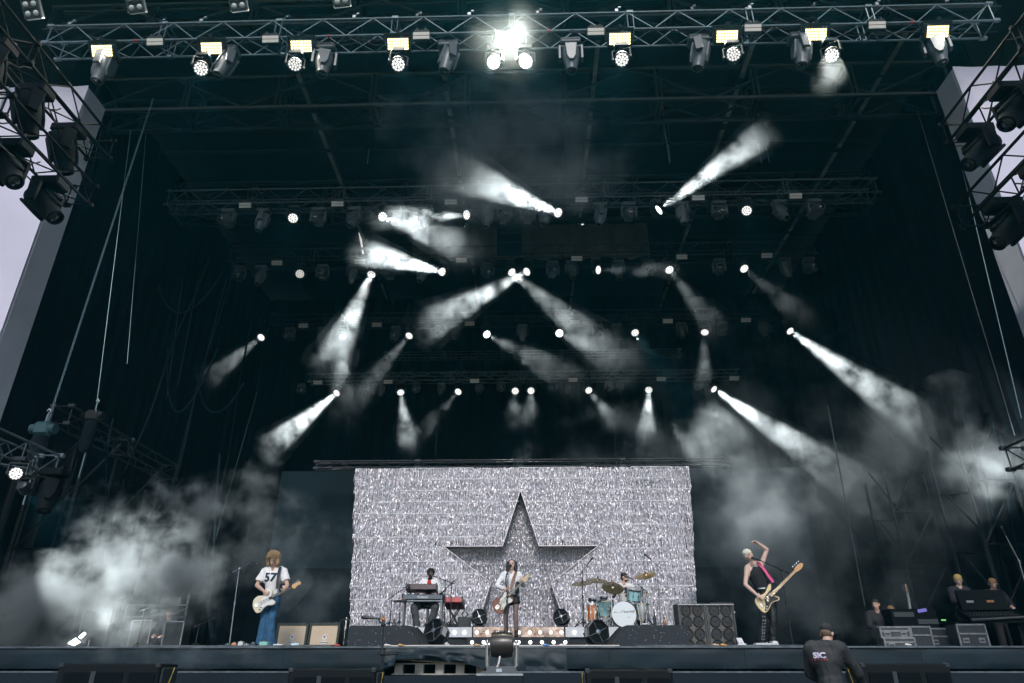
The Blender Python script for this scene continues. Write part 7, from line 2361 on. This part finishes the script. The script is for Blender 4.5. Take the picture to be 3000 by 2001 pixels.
# ------------------------------------------------------------------ equipment in the smoke on the guitarist wing
t = thing('floor_strobe', 'lit white floor lamp shining through the smoke in the guitarist wing', 'floor lamp', (-9.75, 16.3, STAGE_Z))
obj('case', MB().box((0, 0.05, 0.18), (0.40, 0.2, 0.28), Matrix.Rotation(R(-35), 3, 'X'), 0.02).mesh('case'), M_fix, t)
me_ = MB().prism([(-0.15, 0.0), (0.0, 0.11), (0.12, 0.02), (0.0, -0.05)], 0.02, Matrix(((1, 0, 0), (0, 0, -1), (0, 1, 0))), (-0.03, -0.11, 0.13))
obj('lit_face', me_.mesh('lit_face'), M_ledb, t)
obj('lit_face', MB().prism([(0.0, 0.0), (0.10, 0.10), (0.15, 0.06), (0.06, -0.04)], 0.02, Matrix(((1, 0, 0), (0, 0, -1), (0, 1, 0))), (0.02, -0.10, 0.26)).mesh('lit_face'), M_ledb, t)
obj('bracket', MB().cyl((-0.22, 0, 0.0), (-0.22, 0, 0.2), 0.015).cyl((0.22, 0, 0.0), (0.22, 0, 0.2), 0.015).mesh('bracket'), M_steel, t)
for k, (u0, v0, u1, v1, lab) in enumerate(((381, 1428, 415, 1471, 'silver-framed dark panel standing on the stage at the guitarist wing'), (305, 1425, 340, 1471, 'pale tube frame deep in the smoke of the guitarist wing'), (195, 1400, 240, 1471, 'pale tube frame nearest the lit lamp in the smoke'))):
    Y = (16.2, 17.2, 17.6)[k]
    a, b = at(u0, v0, Y), at(u1, v1, Y)
    w, h = b.x - a.x, a.z - STAGE_Z
    t = thing('panel_frame', lab, 'frame', ((a.x + b.x) / 2, Y, STAGE_Z), group='tube frames in the wing')
    for q in (-1, 1):
        obj('upright', MB().cyl((q * w / 2, 0, 0), (q * w / 2, 0, h), 0.018, n=6).mesh('upright', True), M_steel, t)
    obj('top_rail', MB().cyl((-w / 2, 0, h), (w / 2, 0, h), 0.018, n=6).mesh('top_rail', True), M_steel, t)
    obj('infill', MB().box((0, 0.02, h * 0.5), (w * 0.9, 0.02, h * 0.9)).mesh('infill'), M_fix, t)
for k, (x, y, h_) in enumerate(((-9.35, 16.9, 1.1), (-9.0, 17.3, 0.9), (-8.7, 16.8, 0.7), (-8.35, 17.4, 0.8), (-7.45, 17.0, 0.55))):
    straight_stand('microphone_stand', '%s dark stand from the lit lamp, half lost in the smoke of the guitarist wing' % ORD[k], (x, y, STAGE_Z), (x + 0.02, y, STAGE_Z + h_), (x + 0.22, y, STAGE_Z + h_ + 0.08), tripod=True, boom_back=0.1, m=M_steel if k % 2 else M_black)
t = thing('keyboard_rig', 'dim rack of instruments wrapped in smoke at the guitarist wing', 'rack', (-8.95, 18.0, STAGE_Z))
for k in range(4):
    obj('shelf', MB().box((0, 0, 0.2 + 0.28 * k), (1.5, 0.4, 0.04)).mesh('shelf'), M_truss_dark, t)
    obj('unit', MB().box((-0.3 + 0.2 * k, -0.02, 0.3 + 0.28 * k), (0.5, 0.3, 0.15), None, 0.01).mesh('unit'), M_fixgrey, t)
for q in (-1, 1):
    obj('upright', MB().box((q * 0.75, 0, 0.65), (0.05, 0.4, 1.3)).mesh('upright'), M_truss_dark, t)
crew('person dimly seen kneeling among the stands in the smoky guitarist wing', (-8.45, 17.6, STAGE_Z - 0.45), M_skin, mat('dark_brown_hair', (0.022, 0.015, 0.012)), M_dk, (0.5, -0.7, -0.3), seated=True)
# silvery rag hanging by the amplifier
hang('twisted_rag', 'twisted dark cloth rope falling to the stage before the backcloth edge', [at(505, 1040, 19), at(497, 1150, 19), at(492, 1250, 19), at(488, 1330, 19), at(478, 1400, 18.5), at(490, 1470, 17)], [0.03, 0.045, 0.035, 0.03, 0.05, 0.07], mat('teal_black_cable', (0.010, 0.018, 0.022)), 'rope')
# =================================================================== drifting smoke
PXM = SC / 2000.0


def cloud(label, u, v, Y, ru, rv, depth, dens, **kw):
    c = at(u, v, Y)
    dist = (c - CAM).dot(_rot @ Vector((0, 0, -1)))
    return smoke_cloud(label, c, (ru * PXM * dist, depth, rv * PXM * dist), dens, **kw)


spot_lamp('floor_lamp', (-9.55, 16.6, STAGE_Z + 0.45), (0.45, 0.3, 0.8), 30, 150.0, radius=0.15, blend=0.8)
cloud('dense bright smoke over the lit lamp in the guitarist wing', 230, 1375, 16.2, 300, 150, 1.3, 4.2, scale=0.75, lo=0.39, hi=0.74, seed=2.0, step=1.2)
cloud('torn pale smoke cloud above the guitarist wing', 330, 1205, 17.0, 220, 130, 1.0, 2.6, scale=1.1, lo=0.46, hi=0.70, seed=9.0, step=1.2)
cloud('drifting smoke between the wing and the person in the number 57 shirt', 530, 1240, 18.0, 230, 210, 1.2, 0.9, scale=0.9, lo=0.42, hi=0.72, seed=17.0, step=1.2)
cloud('low smoke at the outer edge of the guitarist wing', 60, 1380, 15.2, 190, 120, 0.8, 0.9, scale=0.9, lo=0.42, hi=0.70, seed=23.0, step=1.2)
cloud('thin smoke spilling over the stage edge at the guitarist side', 430, 1505, 12.9, 300, 42, 0.4, 0.8, scale=1.4, lo=0.42, hi=0.72, seed=29.0, step=1.2)
cloud('bright smoke plume behind the raised arm of the bass player', 1780, 1200, 17.6, 180, 200, 1.1, 0.9, scale=0.65, lo=0.34, hi=0.76, seed=31.0, step=1.2)
cloud('soft bright smoke patch beside the bassist wing rope', 2210, 995, 16.3, 110, 160, 0.8, 1.2, scale=0.6, lo=0.34, hi=0.74, seed=37.0, step=1.2)
cloud('bright smoke bank at the very edge of the bassist wing', 2310, 1095, 15.0, 210, 130, 0.9, 1.3, scale=0.8, lo=0.36, hi=0.74, seed=41.0, step=1.2)
cloud('broad grey smoke bank over the bassist side of the stage', 1950, 1130, 19.5, 520, 330, 1.8, 0.35, scale=0.5, lo=0.34, hi=0.72, seed=43.0, step=1.2)
cloud('smoke wisps above the tinsel curtain on the drum side', 1490, 1030, 21.3, 340, 120, 1.2, 0.45, scale=0.6, lo=0.38, hi=0.78, seed=47.0, step=1.2)
cloud('added haze giving a glow around the brightest strobe of the front truss', 1170, 105, 11.6, 190, 160, 0.9, 0.03, scale=0.5, lo=0.10, hi=0.8, seed=83.0, step=1.5)  # haze put in around the strobe to stand for its bloom
cloud('thin fog under the front truss in the middle', 1130, 330, 15.0, 430, 240, 1.5, 0.6, scale=0.5, lo=0.34, hi=0.78, seed=53.0, step=1.2)
cloud('grey smoke behind the rearmost lights on the bassist side', 1700, 870, 26.5, 430, 210, 1.6, 0.25, scale=0.45, lo=0.40, hi=0.74, seed=61.0, step=1.2)
cloud('thin smoke low behind the bassist and bass cabinets', 1900, 1350, 18.5, 340, 180, 1.2, 0.45, scale=0.7, lo=0.36, hi=0.72, seed=67.0, step=1.2)
cloud('thin smoke between guitarist and tinsel curtain', 745, 1330, 18.6, 140, 160, 0.9, 0.3, scale=0.9, lo=0.42, hi=0.72, seed=71.0, step=1.2)
# ------------------------------------------------------------------ the air: thin stage haze over everything
hz = MB()
hz.box((0, 15, 9.4), (330, 360, 20.8))
hm = bpy.data.materials.new('thin_haze')
hm.use_nodes = True
hm.node_tree.nodes.clear()
_o = hm.node_tree.nodes.new('ShaderNodeOutputMaterial')
_v = hm.node_tree.nodes.new('ShaderNodeVolumePrincipled')
_v.inputs['Color'].default_value = (0.05, 0.58, 0.84, 1)
_v.inputs['Density'].default_value = 0.00065
_v.inputs['Anisotropy'].default_value = 0.2
hm.node_tree.links.new(_v.outputs[0], _o.inputs['Volume'])
tag(hz.build('haze', hm), 'thin even haze hanging over the stage', 'haze', kind='stuff')
# prototypes that were only copied from are taken out again
for p in PROTOS:
    for ch in list(p.children_recursive):
        bpy.data.objects.remove(ch)
    bpy.data.objects.remove(p)
